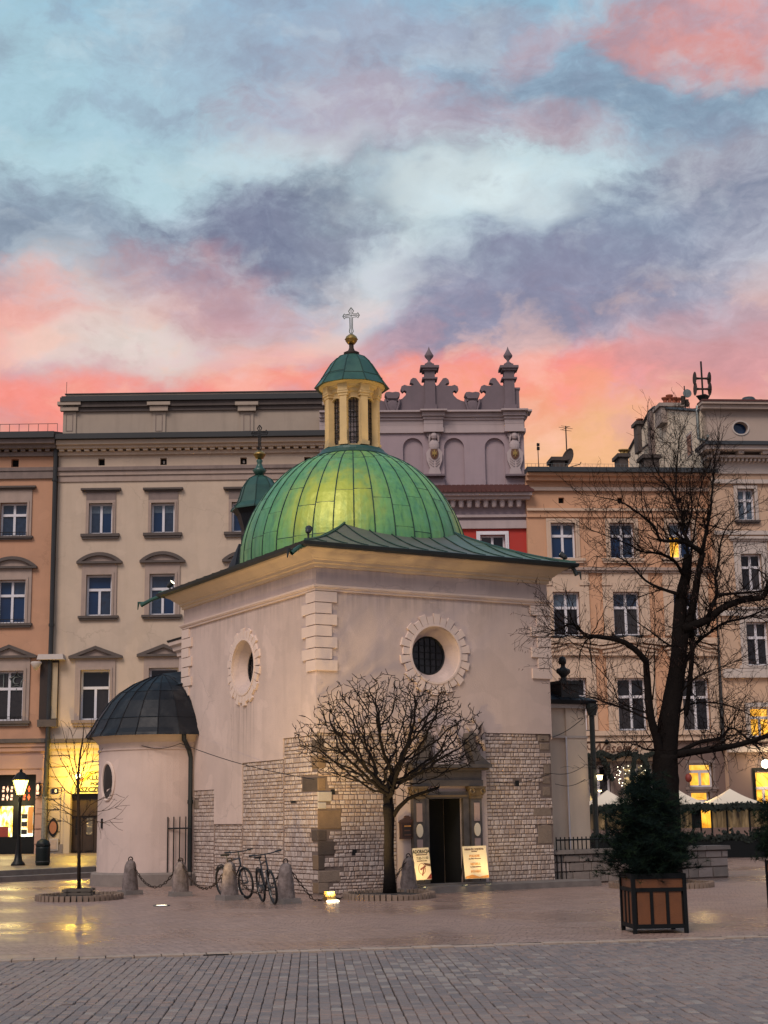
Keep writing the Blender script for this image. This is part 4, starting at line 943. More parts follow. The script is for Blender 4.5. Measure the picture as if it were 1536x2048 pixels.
for w in rows[3]:
    r = h.R4(*w); window(h, r, 'tan_trim', .46, 'cross', 'glass_dim', (.1, .10, 'dark_roof'), ('flat', .62, .50, .12, 'tan_trim', 'tan_trim'))
    uc = (r[0]+r[1])/2; zb = r[3]+.46+.50+.12; q = MB()
    for (k, o) in ((0, .86), (1, .74), (2, .6)):
        hw = (r[1]-r[0])/2+o; q.prism([(uc-hw, zb+.40-.17*k), (uc-hw*.5, zb+.50-.17*k), (uc, zb+.72-.17*k), (uc+hw*.5, zb+.50-.17*k), (uc+hw, zb+.40-.17*k), (uc+hw, zb+.50-.17*k), (uc+hw*.5, zb+.60-.17*k), (uc, zb+.84-.17*k), (uc-hw*.5, zb+.60-.17*k), (uc-hw, zb+.50-.17*k)], -.22+.05*k, .02)
    q.box(uc-(r[1]-r[0])/2-.5, uc+(r[1]-r[0])/2+.5, -.05, .02, zb, zb+.42); q.build('pediment', 'tan_trim', h.root)
for r, g_ in zip(gw, ('amber_glow', 'amber_glow', 'glass_dim', 'party_glow')):
    window(h, r, 'old_trim', .12, 'two' if g_ != 'amber_glow' else 'T', g_, (.2, .2, 'old_trim'), v=0.06)
band(h, 'gutter', 'dark_roof', [(TU0, TU1, -.70, .3, Zy(950), Zy(944))]); band(h, 'roof', 'dark_roof', [(TU0, TU1, -.5, 12, Zy(944.3), Zy(939))])
band(h, 'cornice', 'tan_wall', [(TU0, TU1, -.5, .1, Zy(956), Zy(950.3)), (TU0, TU1, -.3, .1, Zy(964), Zy(956))])
band(h, 'string_course', 'warm_trim', [(TU0, TU1, -.16, .05, Zy(983), Zy(976))]); band(h, 'string_course', 'tan_trim', [(TU0, TU1, -.18, .05, Zy(1023), Zy(1018))]); band(h, 'string_course', 'tan_wall', [(TU0, TU1, -.08, .05, Zy(1035), Zy(1023.4))])
band(h, 'sill_course', 'tan_trim', [(TU0, TU1, -.22, .05, Zy(1286), Zy(1277))]); band(h, 'ledge', 'tan_trim', [(TU0, TU1, -.28, .05, z_led-.03, z_led+.18), (TU0, TU1, -.18, .05, z_led-.28, z_led-.05)])
sb = h.root
su, sz = h.P(1174, 1497, -.12)
letters('Wesele', .62, 'letter_brown', 'sign_script', sb, (su+.15, -.12, sz), (R(90), 0, 0), .012, 'LEFT', .95, .0, .35, label='brown script lettering of a restaurant')
q = MB(); q.tube([(su+.12-.2*math.cos(t)*(1-t*.08), -.12, sz+.1+.2*math.sin(t)*(1-t*.08)) for t in [i*.45 for i in range(16)]], .022, 5); q.tube([(su+2.2, -.12, sz-.1), (su+2.5, -.12, sz+.25), (su+2.7, -.12, sz-.05), (su+3.0, -.12, sz+.2)], .022, 5); q.build('sign_flourish', 'letter_brown', sb)
q = MB(); u_, z_ = h.P(1213, 1484, -.15); q.lathe([(.0, -.14), (.14, 0), (0, .14)], (u_, -.22, z_), 10); q.build('sign_lamp', 'iron', h.root)
q = MB(); p0 = [h.P(*p, -.2) for p in ((1427, 950), (1432, 1100), (1440, 1280), (1447, 1500))]; q.tube([(a, -.2, b_) for a, b_ in p0], .13, 8); q.build('downpipe', 'pipe_metal', h.root)
q = MB(); rgn = random.Random(2)     # evergreen garland over the restaurant front
for k in range(420):
    t = rgn.random(); x = 1172+(1340-1172)*t; y = 1514-8*math.sin(t*math.pi*3)**2+rgn.gauss(0, 2.2); u_, z_ = h.P(x, y, -.3); q.obox((u_, -.3+rgn.uniform(-.1, .1), z_), (rgn.uniform(.03, .10), 0, rgn.uniform(-.06, .06)), (0, .02, .01), (rgn.uniform(-.02, .02), 0, .03))
for (x0, y0, x1, y1) in ((1184, 1512, 1172, 1570), (1198, 1512, 1226, 1560), (1270, 1516, 1262, 1580), (1286, 1516, 1300, 1560)):
    for k in range(90):
        t = rgn.random(); u_, z_ = h.P(x0+(x1-x0)*t+rgn.gauss(0, 2.2), y0+(y1-y0)*t**1.4, -.35); q.obox((u_, -.35+rgn.uniform(-.15, .15), z_), (.05, 0, .03), (0, .03, 0), (0, 0, .06))
q.build('garland', 'garland', h.root)
q = MB()
for k in range(44):
    u_, z_ = h.P(rgn.choice((rgn.gauss(1240, 6), rgn.gauss(1284, 9))), rgn.uniform(1530, 1572), -.3); q.obox((u_, -.42, z_), (.013, 0, 0), (0, .012, 0), (0, 0, .013))
q.build('fairy_lights', 'lamp_white', h.root)
q = MB(); u_, z_ = h.P(1376, 1556, -.3); q.lathe([(.03, -.2), (.12, -.14), (.155, 0), (.12, .14), (.03, .2)], (u_, -.4, z_), 12); q.build('paper_lantern', 'print_red', h.root, smooth=True)
# chimneys and roof furniture
def chimney(h, xl, xr, yt, yb, v, mt, pots, pot='clay_pot', d=1.0, ps=1.):
    a, b_ = h.U(xl, yb, v), h.U(xr, yb, v); z0, z1 = h.Z(xl, yb, v)-.6, h.Z(xl, yt, v)
    q = MB(); q.box(a, b_, v, v+d, z0, z1-.18); q.box(a-.10, b_+.10, v-.1, v+d+.1, z1-.18, z1); c = q.build('chimney', mt, h.root)
    for (x, yy) in pots:
        u = h.U(x, yt, v+.4); zt = h.Z(x, yy, v+.4); r = .13*ps
        q = MB(); q.lathe([(r, 0), (r*.8, (zt-z1)*.6), (r*1.5, zt-z1-.05), (r*1.5, zt-z1)], (u, v+.45, z1), 10); q.build('chimney_pot', pot, c)
chimney(h, 1107, 1131, 914, 946, 2.0, 'chimney_brick', []); chimney(h, 1240, 1258, 907, 946, 3.0, 'chimney_brick', [(1245, 899), (1252, 899)], 'gold'); chimney(h, 1290, 1320, 909, 946, 2.0, 'chimney_brick', [])
band(h, 'roof_hatch', 'dark_roof', [(h.U(1069, 942, 2.), h.U(1095, 942, 2.), 2., 3., Zy(944), Zy(941)+.12)])
q = MB(); zr = h.Z(1150, 944, 1.5); 
for k in range(30):
    u = TU0+.4+k*(h.U(1290, 944)-TU0)/29; q.tube([(u, 1.5, zr), (u, 1.5, zr+.40)], .008, 4)
for zz in (.2, .4): q.tube([(TU0+.3, 1.5, zr+zz), (h.U(1290, 944), 1.5, zr+zz)], .008, 4)
q.build('roof_rail', 'pale_metal', h.root)
TAN = h

# ------------------------------------------------------------------ tall house at the right edge
h = House('corner_house', 68.0, R(5.2), 13.0, label='tall beige house with oval attic window at the right edge', cat='building')
RU0, RU1 = h.U(1434, 1200)+.05, h.U(1700, 1200)
Zy = lambda y: h.Z(1480, y)
rows = {1: [(1492, 978, 1041, 34), (1604, 978, 1041, 34)], 2: [(1503, 1108, 1182, 42), (1618, 1108, 1182, 42)], 3: [(1515, 1244, 1331, 44), (1634, 1244, 1331, 44)]}
ops = [h.R4(*w) for k in rows for w in rows[k]]+[h.R4(1521, 1414, 1474, 42)]
gw = [h.R4(1530, 1541, 1640, 36)]
z_led = Zy(1500)
wm = wall_mesh(RU0, RU1, z_led, Zy(900), ops, depth=.3); body(wm, RU0, RU1, -.1, Zy(900), 14.); wm.build('wall', 'right_wall', h.root)
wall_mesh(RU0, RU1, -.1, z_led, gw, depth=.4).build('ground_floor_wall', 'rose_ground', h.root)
for w in rows[1]: window(h, h.R4(*w), 'right_trim', .16, 'cross', 'glass_curtain', (.2, .16, 'soot_trim'))
for w in rows[2]: window(h, h.R4(*w), 'right_trim', .30, 'cross', 'glass_dim', (.4, .22, 'right_trim'), ('flat', .5, .3, .2, 'right_trim', 'right_trim'))
for w in rows[3]: window(h, h.R4(*w), 'right_trim', .28, 'cross', 'glass_dim', (.4, .22, 'right_trim'), ('flat', .5, .2, .2, 'right_trim', 'right_trim'))
window(h, h.R4(1521, 1414, 1474, 42), 'right_trim', .2, 'T', 'amber_glow', (.2, .2, 'right_trim'))
window(h, gw[0], 'planter_frame', .12, 'T', 'amber_glow', None)
gu, gz = h.P(1531, 1528, -.3); q = MB(); q.lathe([(0, -.2), (.14, -.14), (.2, 0), (.14, .14), (0, .2)], (gu, -.3, gz), 14); q.build('globe_lamp', 'lamp_white', h.root, smooth=True); q = MB(); q.tube([(gu, -.28, gz+.2), (gu, .02, gz+.3)], .03, 5); q.build('lamp_bracket', 'iron', h.root)
lamp_point('globe_light', h.o+h.ux*gu+h.vx*(-.75)+Vector((0, 0, gz)), 60, (1, .72, .36), .2)
for (z0, z1, o, mt) in ((Zy(968), Zy(960), .16, 'right_trim'), (Zy(1070), Zy(1062), .12, 'right_trim'), (Zy(1232), Zy(1222), .16, 'right_trim'), (Zy(1356), Zy(1338), .2, 'right_trim'), (z_led-.1, z_led+.14, .26, 'right_trim')):
    band(h, 'string_course', mt, [(RU0, RU1, -o, .05, z0, z1)])
band(h, 'frieze', 'right_trim', [(RU0, RU1, -.10, .1, Zy(948), Zy(916))])
band(h, 'cornice', 'right_trim', [(RU0-.45, RU1, -.95, .4, Zy(908), Zy(900)), (RU0-.25, RU1, -.55, .3, Zy(920), Zy(915.5))])
u = RU0
while u < RU1: q = MB(); q.box(u, u+.26, -.78, 0, Zy(914.5), Zy(908.2)); q.build('modillion', 'right_trim', h.root); u += 1.15
u = RU0; q = MB()
while u < RU1: q.box(u, u+.10, -.42, 0, Zy(926), Zy(921)); u += .2
q.build('dentil_row', 'right_trim', h.root)
band(h, 'gutter', 'dark_roof', [(RU0-.5, RU1, -1.1, .6, Zy(900), Zy(893))])
# attic with oval window
AU0 = h.U(1402, 850, .6); ou, oz = h.P(1481, 856, .6); zA, zB = h.Z(1480, 893, .6), h.Z(1480, 817, .6)
orx, orz = .36, .30
am = wall_mesh(AU0, RU1, zA, zB, [(ou-.5, ou+.5, oz-.5, oz+.5, 0.)], v=.6)
N_ = 32
def sqp(t): c, s = math.cos(t), math.sin(t); k = .5/max(abs(c), abs(s)); return (ou+c*k, oz+s*k)
for i in range(N_):
    t0, t1 = 2*math.pi*i/N_, 2*math.pi*(i+1)/N_
    e0, e1 = (ou+orx*math.cos(t0), oz+orz*math.sin(t0)), (ou+orx*math.cos(t1), oz+orz*math.sin(t1)); s0, s1 = sqp(t0), sqp(t1)
    am.quad((e0[0], .6, e0[1]), (s0[0], .6, s0[1]), (s1[0], .6, s1[1]), (e1[0], .6, e1[1])); am.quad((e1[0], .6, e1[1]), (e1[0], .95, e1[1]), (e0[0], .95, e0[1]), (e0[0], .6, e0[1]))
am.quad((AU0, .6, zA), (AU0, .6, zB), (AU0, 13.5, zB), (AU0, 13.5, zA)); am.quad((AU0, .6, zB), (RU1, .6, zB), (RU1, 13.5, zB), (AU0, 13.5, zB)); am.build('attic', 'right_attic', h.root)
q = MB()
for i in range(N_):
    t0, t1 = 2*math.pi*i/N_, 2*math.pi*(i+1)/N_
    q.prism([(ou+(orx+.07)*math.cos(t), oz+(orz+.07)*math.sin(t)) for t in (t0, t1)]+[(ou+orx*math.cos(t), oz+orz*math.sin(t)) for t in (t1, t0)], .56, .62)
ow = q.build('oval_window', 'right_trim', h.root)
q = MB(); q.prism([(ou+.36*math.cos(2*math.pi*i/24), oz+.30*math.sin(2*math.pi*i/24)) for i in range(24)], .90, .94); q.build('pane', 'glass', ow)
band(h, 'attic_cornice', 'right_attic', [(AU0+.0, RU1, .25, .8, zB-.1, zB+.10), (AU0-.04, RU1, .1, .8, zB+.10, zB+.22)]); band(h, 'attic_flashing', 'tile', [(AU0-.05, RU1, .05, .9, zB+.222, zB+.30)])
# party side wall with roof slope, seen above the lower neighbour
SV = lambda x, y: (on_plane(x, y, h.o+h.ux*AU0, h.ux)-h.o)
pts = [SV(*p) for p in ((1396, 826), (1311, 816), (1301, 824), (1258, 905))]
poly = [(p.dot(h.vx), p.z) for p in pts]
back = poly[-1][0]; z_low = Zy(960)
q = MB(); fr = [(.6, z_low)]+[(.6, poly[0][1])]+poly[1:]+[(back, z_low)]
q.add([(AU0-.02, a, b_) for a, b_ in fr]+[(AU0+.3, a, b_) for a, b_ in fr], [tuple(range(len(fr))), tuple(reversed(range(len(fr), 2*len(fr))))]+[(i, i+len(fr), (i+1) % len(fr)+len(fr), (i+1) % len(fr)) for i in range(len(fr))])
q.build('side_wall', 'side_wall', h.root)
q = MB(); q.tube([(AU0-.06, a, b_+.03) for a, b_ in [(.6, poly[0][1])]+poly[1:]], .09, 5); q.build('verge', 'dark_roof', h.root)
sw = [SV(*p) for p in ((1386, 868), (1394, 900))]; v0, v1 = sw[1].dot(h.vx), sw[0].dot(h.vx)
q = MB(); q.box(AU0-.05, AU0, 2.0, 2.9, h.Z(1390, 907, 2.), h.Z(1390, 861, 2.)); sw_ = q.build('window', 'right_trim', h.root); q = MB(); q.box(AU0-.06, AU0-.05, 2.1, 2.8, h.Z(1390, 905, 2.), h.Z(1390, 866, 2.)); q.build('pane', 'glass_dim', sw_)
p = SV(1307, 870); q = MB(); q.box(AU0-.22, AU0, p.dot(h.vx)-.3, p.dot(h.vx)+.3, z_low, SV(1307, 822).z); q.build('flue_rib', 'old_trim', h.root)
q = MB(); q.tube([(AU0-.08, .75, zB+.15), (AU0-.12, .72, zB-.1), (AU0-.12, .72, zA+.4), (AU0+.1, .2, zA+.18), (RU0-.3, -.9, zA+.12)], .07, 7); q.build('downpipe', 'pale_metal', h.root)
q = MB(); a_, b__ = SV(1278, 904), SV(1306, 882); q.tube([(AU0-.05, a_.dot(h.vx), a_.z), (AU0-.05, b__.dot(h.vx), b__.z)], .05, 4); q.build('flashing', 'dark_roof', h.root)
chimney(h, 1322, 1368, 806, 822, 6.0, 'chimney_render', [(1331, 795), (1340, 790), (1349, 795), (1357, 796)], 'clay_pot', 1.2); chimney(h, 1492, 1600, 807, 818, 3.0, 'chimney_render', [(1500, 799), (1511, 800), (1520, 800)], 'clay_pot', 1.2)
chimney(h, 1276, 1284, 842, 880, 9.0, 'chimney_brick', [(1280, 838)], 'clay_pot', .8)
q = MB(); u_, z_ = h.P(1497, 806, 2.8); q.lathe([(.42, -.1), (.40, .2), (.28, .36), (0, .42)], (u_, 2.8, z_-.1), 14); q.build('roof_vent', 'dark_roof', h.root, smooth=True)
RIGHT = h
# ================================================================== THE CHURCH
YC = R(29.8); C0 = ground(637, 1791)
CA = Vector((math.cos(YC), math.sin(YC), 0)); CB = Vector((-math.sin(YC), math.cos(YC), 0))
church = empty('church', C0, YC, label='small square church of pale plaster and bare stone under a green copper dome', cat='church')
def RF(x, y, v=0.): p = on_plane(x, y, C0+CB*v, CB)-C0; return p.dot(CA), p.z
def LF(x, y, v=0.): p = on_plane(x, y, C0+CA*v, CA)-C0; return p.dot(CB), p.z
def cw(a, b_, z): return C0+CA*a+CB*b_+Vector((0, 0, z))
CW, CL_, ZE = 6.45, 7.92, 7.72          # width, length, eave height
PL = .04                                # plaster thickness over the masonry
zS = RF(630, 1181)[1]
# openings
om = [(RF(868, 1306)[0], RF(868, 1309)[1]), (LF(492, 1322)[0], LF(492, 1334)[1])]
OCR, OVR = .67, .985
zm1 = RF(760, 1467)[1]; am1, am2 = RF(793, 1700)[0], RF(972, 1600)[0]
DA0, DA1, DZ0, DZ1 = RF(854, 1680)[0], RF(923, 1680)[0], .16, RF(888, 1597)[1]
bm1, bz1 = LF(569, 1477); bm2, bz2 = LF(487, 1526); bz3 = LF(460, 1648)[1]; bm3, bz4 = LF(431, 1579)
REG_R = [(0, am1, 0, zm1), (am2, CW, 0, RF(1030, 1467)[1])]
REG_L = [(0, bm1, 0, bz1), (bm1, bm2, 0, bz2), (bm2, bm3, 0, bz3), (bm3, CL_, 0, bz4)]
def ring_hole(mb, cx, cz, r, half, P, n=48):
    for i in range(n):
        t0, t1 = 2*math.pi*i/n, 2*math.pi*(i+1)/n
        def s_(t): c, s = math.cos(t), math.sin(t); k = half/max(abs(c), abs(s)); return (cx+c*k, cz+s*k)
        a, b_, c, d = (cx+r*math.cos(t0), cz+r*math.sin(t0)), s_(t0), s_(t1), (cx+r*math.cos(t1), cz+r*math.sin(t1))
        mb.quad(P(*a), P(*b_), P(*c), P(*d))
wp = MB()
for face in 'RL':
    L = CW if face == 'R' else CL_
    PV = (lambda u, z: (u, -PL, z)) if face == 'R' else (lambda u, z: (-PL, u, z))
    PI_ = (lambda u, z: (u, 0., z)) if face == 'R' else (lambda u, z: (0., u, z))
    cx, cz = om[0] if face == 'R' else om[1]; H_ = .9
    regs = REG_R if face == 'R' else REG_L
    holes = [(cx-H_, cx+H_, cz-H_, cz+H_)]+regs+([(DA0, DA1, 0, DZ1)] if face == 'R' else [])
    us = sorted({-PL, L+PL, *[q for o in holes for q in o[:2]]}); zs = sorted({0., ZE, *[q for o in holes for q in o[2:]]})
    # mitred edges: subdivide finely so surface relief reads
    for i in range(len(us)-1):
        for j in range(len(zs)-1):
            cu, c_z = (us[i]+us[i+1])/2, (zs[j]+zs[j+1])/2
            if any(o[0] < cu < o[1] and o[2] < c_z < o[3] for o in holes): continue
            if face == 'R' and am1 < cu < am2 and c_z < DZ1 and DA0 < cu < DA1: continue
            if (cu < 0 and c_z < zm1) or (cu > L and c_z < 3.55): continue
            wp.quad(PV(us[i], zs[j]), PV(us[i+1], zs[j]), PV(us[i+1], zs[j+1]), PV(us[i], zs[j+1]))
    ring_hole(wp, cx, cz, OCR, H_, PV)
    for k in range(48):      # splayed reveal of the round window
        t0, t1 = 2*math.pi*k/48, 2*math.pi*(k+1)/48
        for (r0, d0, r1, d1) in ((OCR, -PL, .61, .08), (.61, .08, .47, .25), (.47, .25, .46, .33)):
            f = (lambda r, t, d: (cx+r*math.cos(t), d, cz+r*math.sin(t))) if face == 'R' else (lambda r, t, d: (d, cx+r*math.cos(t), cz+r*math.sin(t)))
            wp.quad(f(r0, t0, d0), f(r0, t1, d0), f(r1, t1, d1), f(r1, t0, d1))
    for (a, b_, c, d) in regs:   # plaster edge round the bare masonry
        wp.quad(PV(a, d), PV(b_, d), PI_(b_, d), PI_(a, d))
        if a > .01: wp.quad(PV(a, c), PV(a, d), PI_(a, d), PI_(a, c))
        if b_ < L-.01: wp.quad(PV(b_, c), PV(b_, d), PI_(b_, d), PI_(b_, c))
wp.quad((CW+PL, -PL, 3.5), (CW+PL, CL_, 3.5), (CW+PL, CL_, ZE), (CW+PL, -PL, ZE)); wp.quad((CW, 0, 0), (CW, CL_, 0), (CW, CL_, 3.55), (CW, 0, 3.55))
wp.quad((-PL, CL_+PL, 0), (CW, CL_+PL, 0), (CW, CL_+PL, ZE), (-PL, CL_+PL, ZE))
# doorway reveal
for (a, b_, c, d) in (((DA0, -PL, 0), (DA0, -PL, DZ1), (DA0, .8, DZ1), (DA0, .8, 0)), ((DA1, -PL, 0), (DA1, .8, 0), (DA1, .8, DZ1), (DA1, -PL, DZ1)), ((DA0, -PL, DZ1), (DA1, -PL, DZ1), (DA1, .8, DZ1), (DA0, .8, DZ1))): wp.quad(a, b_, c, d)
wall = wp.build('wall', 'church_plaster', church)
for (a, b_, c, d) in REG_R: core = MB(); core.quad((a, -.002, c), (b_, -.002, c), (b_, -.002, d), (a, -.002, d)); core.build('mortar_bed', 'mortar', wall)
for (a, b_, c, d) in REG_L: core = MB(); core.quad((-.002, b_, c), (-.002, a, c), (-.002, a, d), (-.002, b_, d)); core.build('mortar_bed', 'mortar', wall)
# near-black sheets over the doorway reveals and back paint the shade inside
q = MB(); q.box(DA0-.4, DA1+.4, .8, 2.2, .0, DZ1+.3); 
q = MB(); q.quad((DA0, .03, 0), (DA0, .76, 0), (DA0, .76, DZ1), (DA0, .03, DZ1)); q.quad((DA1-.004, .03, 0), (DA1-.004, .76, 0), (DA1-.004, .76, DZ1), (DA1-.004, .03, DZ1)); q.quad((DA0, .03, DZ1-.004), (DA1, .03, DZ1-.004), (DA1, .76, DZ1-.004), (DA0, .76, DZ1-.004)); q.quad((DA0-.5, .78, 0), (DA1+.5, .78, 0), (DA1+.5, .78, DZ1+.3), (DA0-.5, .78, DZ1+.3)); q.build('door_opening', 'dark_void', church)

# bare masonry: courses of little limestone blocks, larger brown stones at the corners
BIG = {'L': [(606, 1555, 637, 1582), (624, 1512, 637, 1537), (624, 1478, 637, 1503), (624, 1660, 637, 1682), (626, 1710, 637, 1740), (626, 1765, 637, 1787), (386, 1600, 398, 1618)],
       'R': [(637, 1555, 651, 1580), (637, 1478, 650, 1503), (637, 1512, 651, 1537), (637, 1620, 682, 1658), (637, 1660, 653, 1682), (637, 1682, 669, 1711), (637, 1711, 650, 1740), (637, 1741, 681, 1765), (637, 1765, 658, 1787),
             (1075, 1469, 1098, 1483), (1079, 1486, 1099, 1500), (1087, 1528, 1100, 1548), (1085, 1552, 1100, 1568), (1085, 1573, 1101, 1592), (1066, 1615, 1103, 1632), (1076, 1650, 1104, 1687)]}
PALE = [(637, 1583, 663, 1603), (637, 1604, 652, 1618)]
HOLES = {'L': [(600, 1704, 604, 1711), (581, 1601, 592, 1606)], 'R': [(661, 1579, 670, 1589), (704, 1699, 713, 1710), (1030, 1561, 1038, 1572), (719, 1662, 722, 1668)]}
def rects(face, lst):
    F_ = RF if face == 'R' else LF; out = []
    for (x0, y0, x1, y1) in lst:
        u0, za = F_(x0, (y0+y1)/2); u1, zb = F_(x1, (y0+y1)/2); zt, zb2 = F_((x0+x1)/2, y0)[1], F_((x0+x1)/2, y1)[1]
        if x0 == 637 or x1 == 637:
            if face == 'R': u0 = -.015
            else: u1 = -.015
        out.append((min(u0, u1), max(u0, u1), max(zb2, .0), zt))
    return out
rb = random.Random(11); blocks = []
def masonry(face, regs):
    bigs = rects(face, BIG[face])+(rects('R', PALE) if face == 'R' else []); hol = rects(face, HOLES[face])
    for (a, b_, c, d) in regs:
        z = c+.01
        while z < d-.02:
            hgt = rb.choice((.07, .085, .09, .10, .105, .125)); z1 = min(z+hgt, d-.004)
            if d-z1 < .05: z1 = d-.004
            u = a+.004
            while u < b_-.004:
                wd = min(max(rb.gauss(.130, .03) if face == 'R' else rb.gauss(.155, .035), .08), .25); u1 = min(u+wd, b_-.002)
                if b_-u1 < .04: u1 = b_-.002
                cu, cz = (u+u1)/2, (z+z1)/2
                hit = any(g[0]-.02 < cu < g[1]+.02 and g[2]-.02 < cz < g[3]+.02 for g in bigs+hol)
                oc = om[0] if face == 'R' else om[1]
                if not hit: blocks.append((face, u+(.009 if face == 'R' else .014), u1-(.009 if face == 'R' else .014), z+.009, z1-.009, rb.uniform(.008, .032)))
                u = u1
            z = z1
masonry('R', REG_R); masonry('L', [(0.0, bm1, 0, bz1), (bm1, bm2, 0, bz2), (bm2, bm3, 0, bz3), (bm3, CL_, 0, bz4)])
def block_faces(mb, face, u0, u1, z0, z1, pr, mi, ox=0, oz=0, jig=True):
    e = min(.014, (u1-u0)*.2); j = lambda: rb.uniform(-.008, .008) if jig else 0
    fr = [(u0+e+j(), z0+e*.8+j()), (u1-e+j(), z0+e*.8+j()), (u1-e+j(), z1-e*.8+j()), (u0+e+j(), z1-e*.8+j())]; bk = [(u0, z0), (u1, z0), (u1, z1), (u0, z1)]
    if face == 'R': vs = [(x-ox, -pr+rb.uniform(-.004, .004), y-oz) for x, y in fr]+[(x-ox, -pr*.35, y-oz) for x, y in bk]+[(x-ox, .0, y-oz) for x, y in bk]
    else: vs = [(-pr+rb.uniform(-.004, .004), x-ox, y-oz) for x, y in fr]+[(-pr*.35, x-ox, y-oz) for x, y in bk]+[(0., x-ox, y-oz) for x, y in bk]
    fs = [(0, 1, 2, 3)]+[(4+i, 4+(i+1) % 4, (i+1) % 4, i) for i in range(4)]+[(8+i, 8+(i+1) % 4, 4+(i+1) % 4, 4+i) for i in range(4)]
    if face == 'L': fs = [tuple(reversed(f)) for f in fs]
    mb.add(vs, fs, mi)
LM = ['limestone_%s' % q for q in 'abcde']
blocks.sort(key=lambda t: -(t[2]-t[1])*(t[4]-t[3]))
for t in blocks[:300]:
    q = MB(); block_faces(q, *t, 0, t[1] if True else 0, t[3]); o = q.build('stone_block', rb.choices(LM, (4, 4, 3, 3, 2))[0], wall); o.location = (t[1], 0, t[3]) if t[0] == 'R' else (0, t[1], t[3])
q = MB()
for t in blocks[300:]: block_faces(q, *t, rb.randrange(5))
q.build('stone_blocks', LM, wall, kind='stuff')
for face in 'RL':
    for (a, b_, c, d) in rects(face, BIG[face]):
        q = MB(); block_faces(q, face, a+.004, b_-.004, c+.004, d-.004, rb.uniform(.012, .022), 0, 0, 0, True); q.build('corner_stone', rb.choice(('brown_stone', 'brown_stone', 'brown_stone_grey', 'brown_stone_dark')) if a < 3 else 'brown_stone_grey', wall)
    for (a, b_, c, d) in rects(face, HOLES[face]):
        q = MB(); (q.quad((a, -.006, c), (b_, -.006, c), (b_, -.006, d), (a, -.006, d)) if face == 'R' else q.quad((-.006, a, c), (-.006, b_, c), (-.006, b_, d), (-.006, a, d))); q.build('putlog_hole', 'dark_void', wall)
for (a, b_, c, d) in rects('R', PALE):
    q = MB(); block_faces(q, 'R', a+.004, b_-.004, c+.004, d-.004, .03, 0); q.build('corner_stone', 'pale_stone', wall, label='pale dressed corner stone')

# round windows: voussoirs, glazing
for wi, face in enumerate('RL'):
    cx, cz = om[wi]; n_ = 28
    f = (lambda r, t, d: (cx+r*math.cos(t), -d, cz+r*math.sin(t))) if face == 'R' else (lambda r, t, d: (-d, cx+r*math.cos(t), cz+r*math.sin(t)))
    q = MB()
    for k in range(48):
        t0, t1 = 2*math.pi*k/48, 2*math.pi*(k+1)/48
        for (r0, d0, r1, d1) in ((OCR, .03, OCR, .105), (OCR, .105, OCR+.05, .105), (OCR+.05, .105, OCR+.055, .06)): q.quad(f(r0, t0, d0), f(r1, t0, d1), f(r1, t1, d1), f(r0, t1, d0))
    rw_ = q.build('round_window', 'church_trim', church, smooth=False)
    for k in range(n_):
        t0, t1 = 2*math.pi*(k+.04)/n_+.05, 2*math.pi*(k+.96)/n_+.05; ro = OVR if k % 2 == 0 else OVR-.075; ri = OCR+.056
        q = MB(); tm = (t0+t1)/2
        fr = [f(ri, t0, .09), f(ro-.01, t0+.01, .09), f(ro-.01, t1-.01, .09), f(ri, t1, .09)]; bk = [f(ri, t0, PL-.01), f(ro, t0, PL-.01), f(ro, t1, PL-.01), f(ri, t1, PL-.01)]
        q.add(fr+bk, [(0, 1, 2, 3)]+[(4+i, 4+(i+1) % 4, (i+1) % 4, i) for i in range(4)]); q.build('voussoir', 'church_trim', rw_)
    q = MB(); q.add([f(.47, 2*math.pi*i/32, -.305) for i in range(32)], [tuple(range(32))]); q.build('pane', 'glass_dim', rw_)
    q = MB()
    for k in (-.24, -.08, .08, .24):
        l = math.sqrt(.46**2-k*k)
        for ax in (0, 1):
            p0 = (cx+k, cz-l) if ax == 0 else (cx-l, cz+k); p1 = (cx+k, cz+l) if ax == 0 else (cx+l, cz+k)
            g = (lambda p: (p[0], .29, p[1])) if face == 'R' else (lambda p: (.29, p[0], p[1]))
            q.tube([g(p0), g(p1)], .012, 4)
    q.tube([f(.455, 2*math.pi*i/32, -.29) for i in range(33)], .03, 5); q.build('glazing_bars', 'iron', rw_)

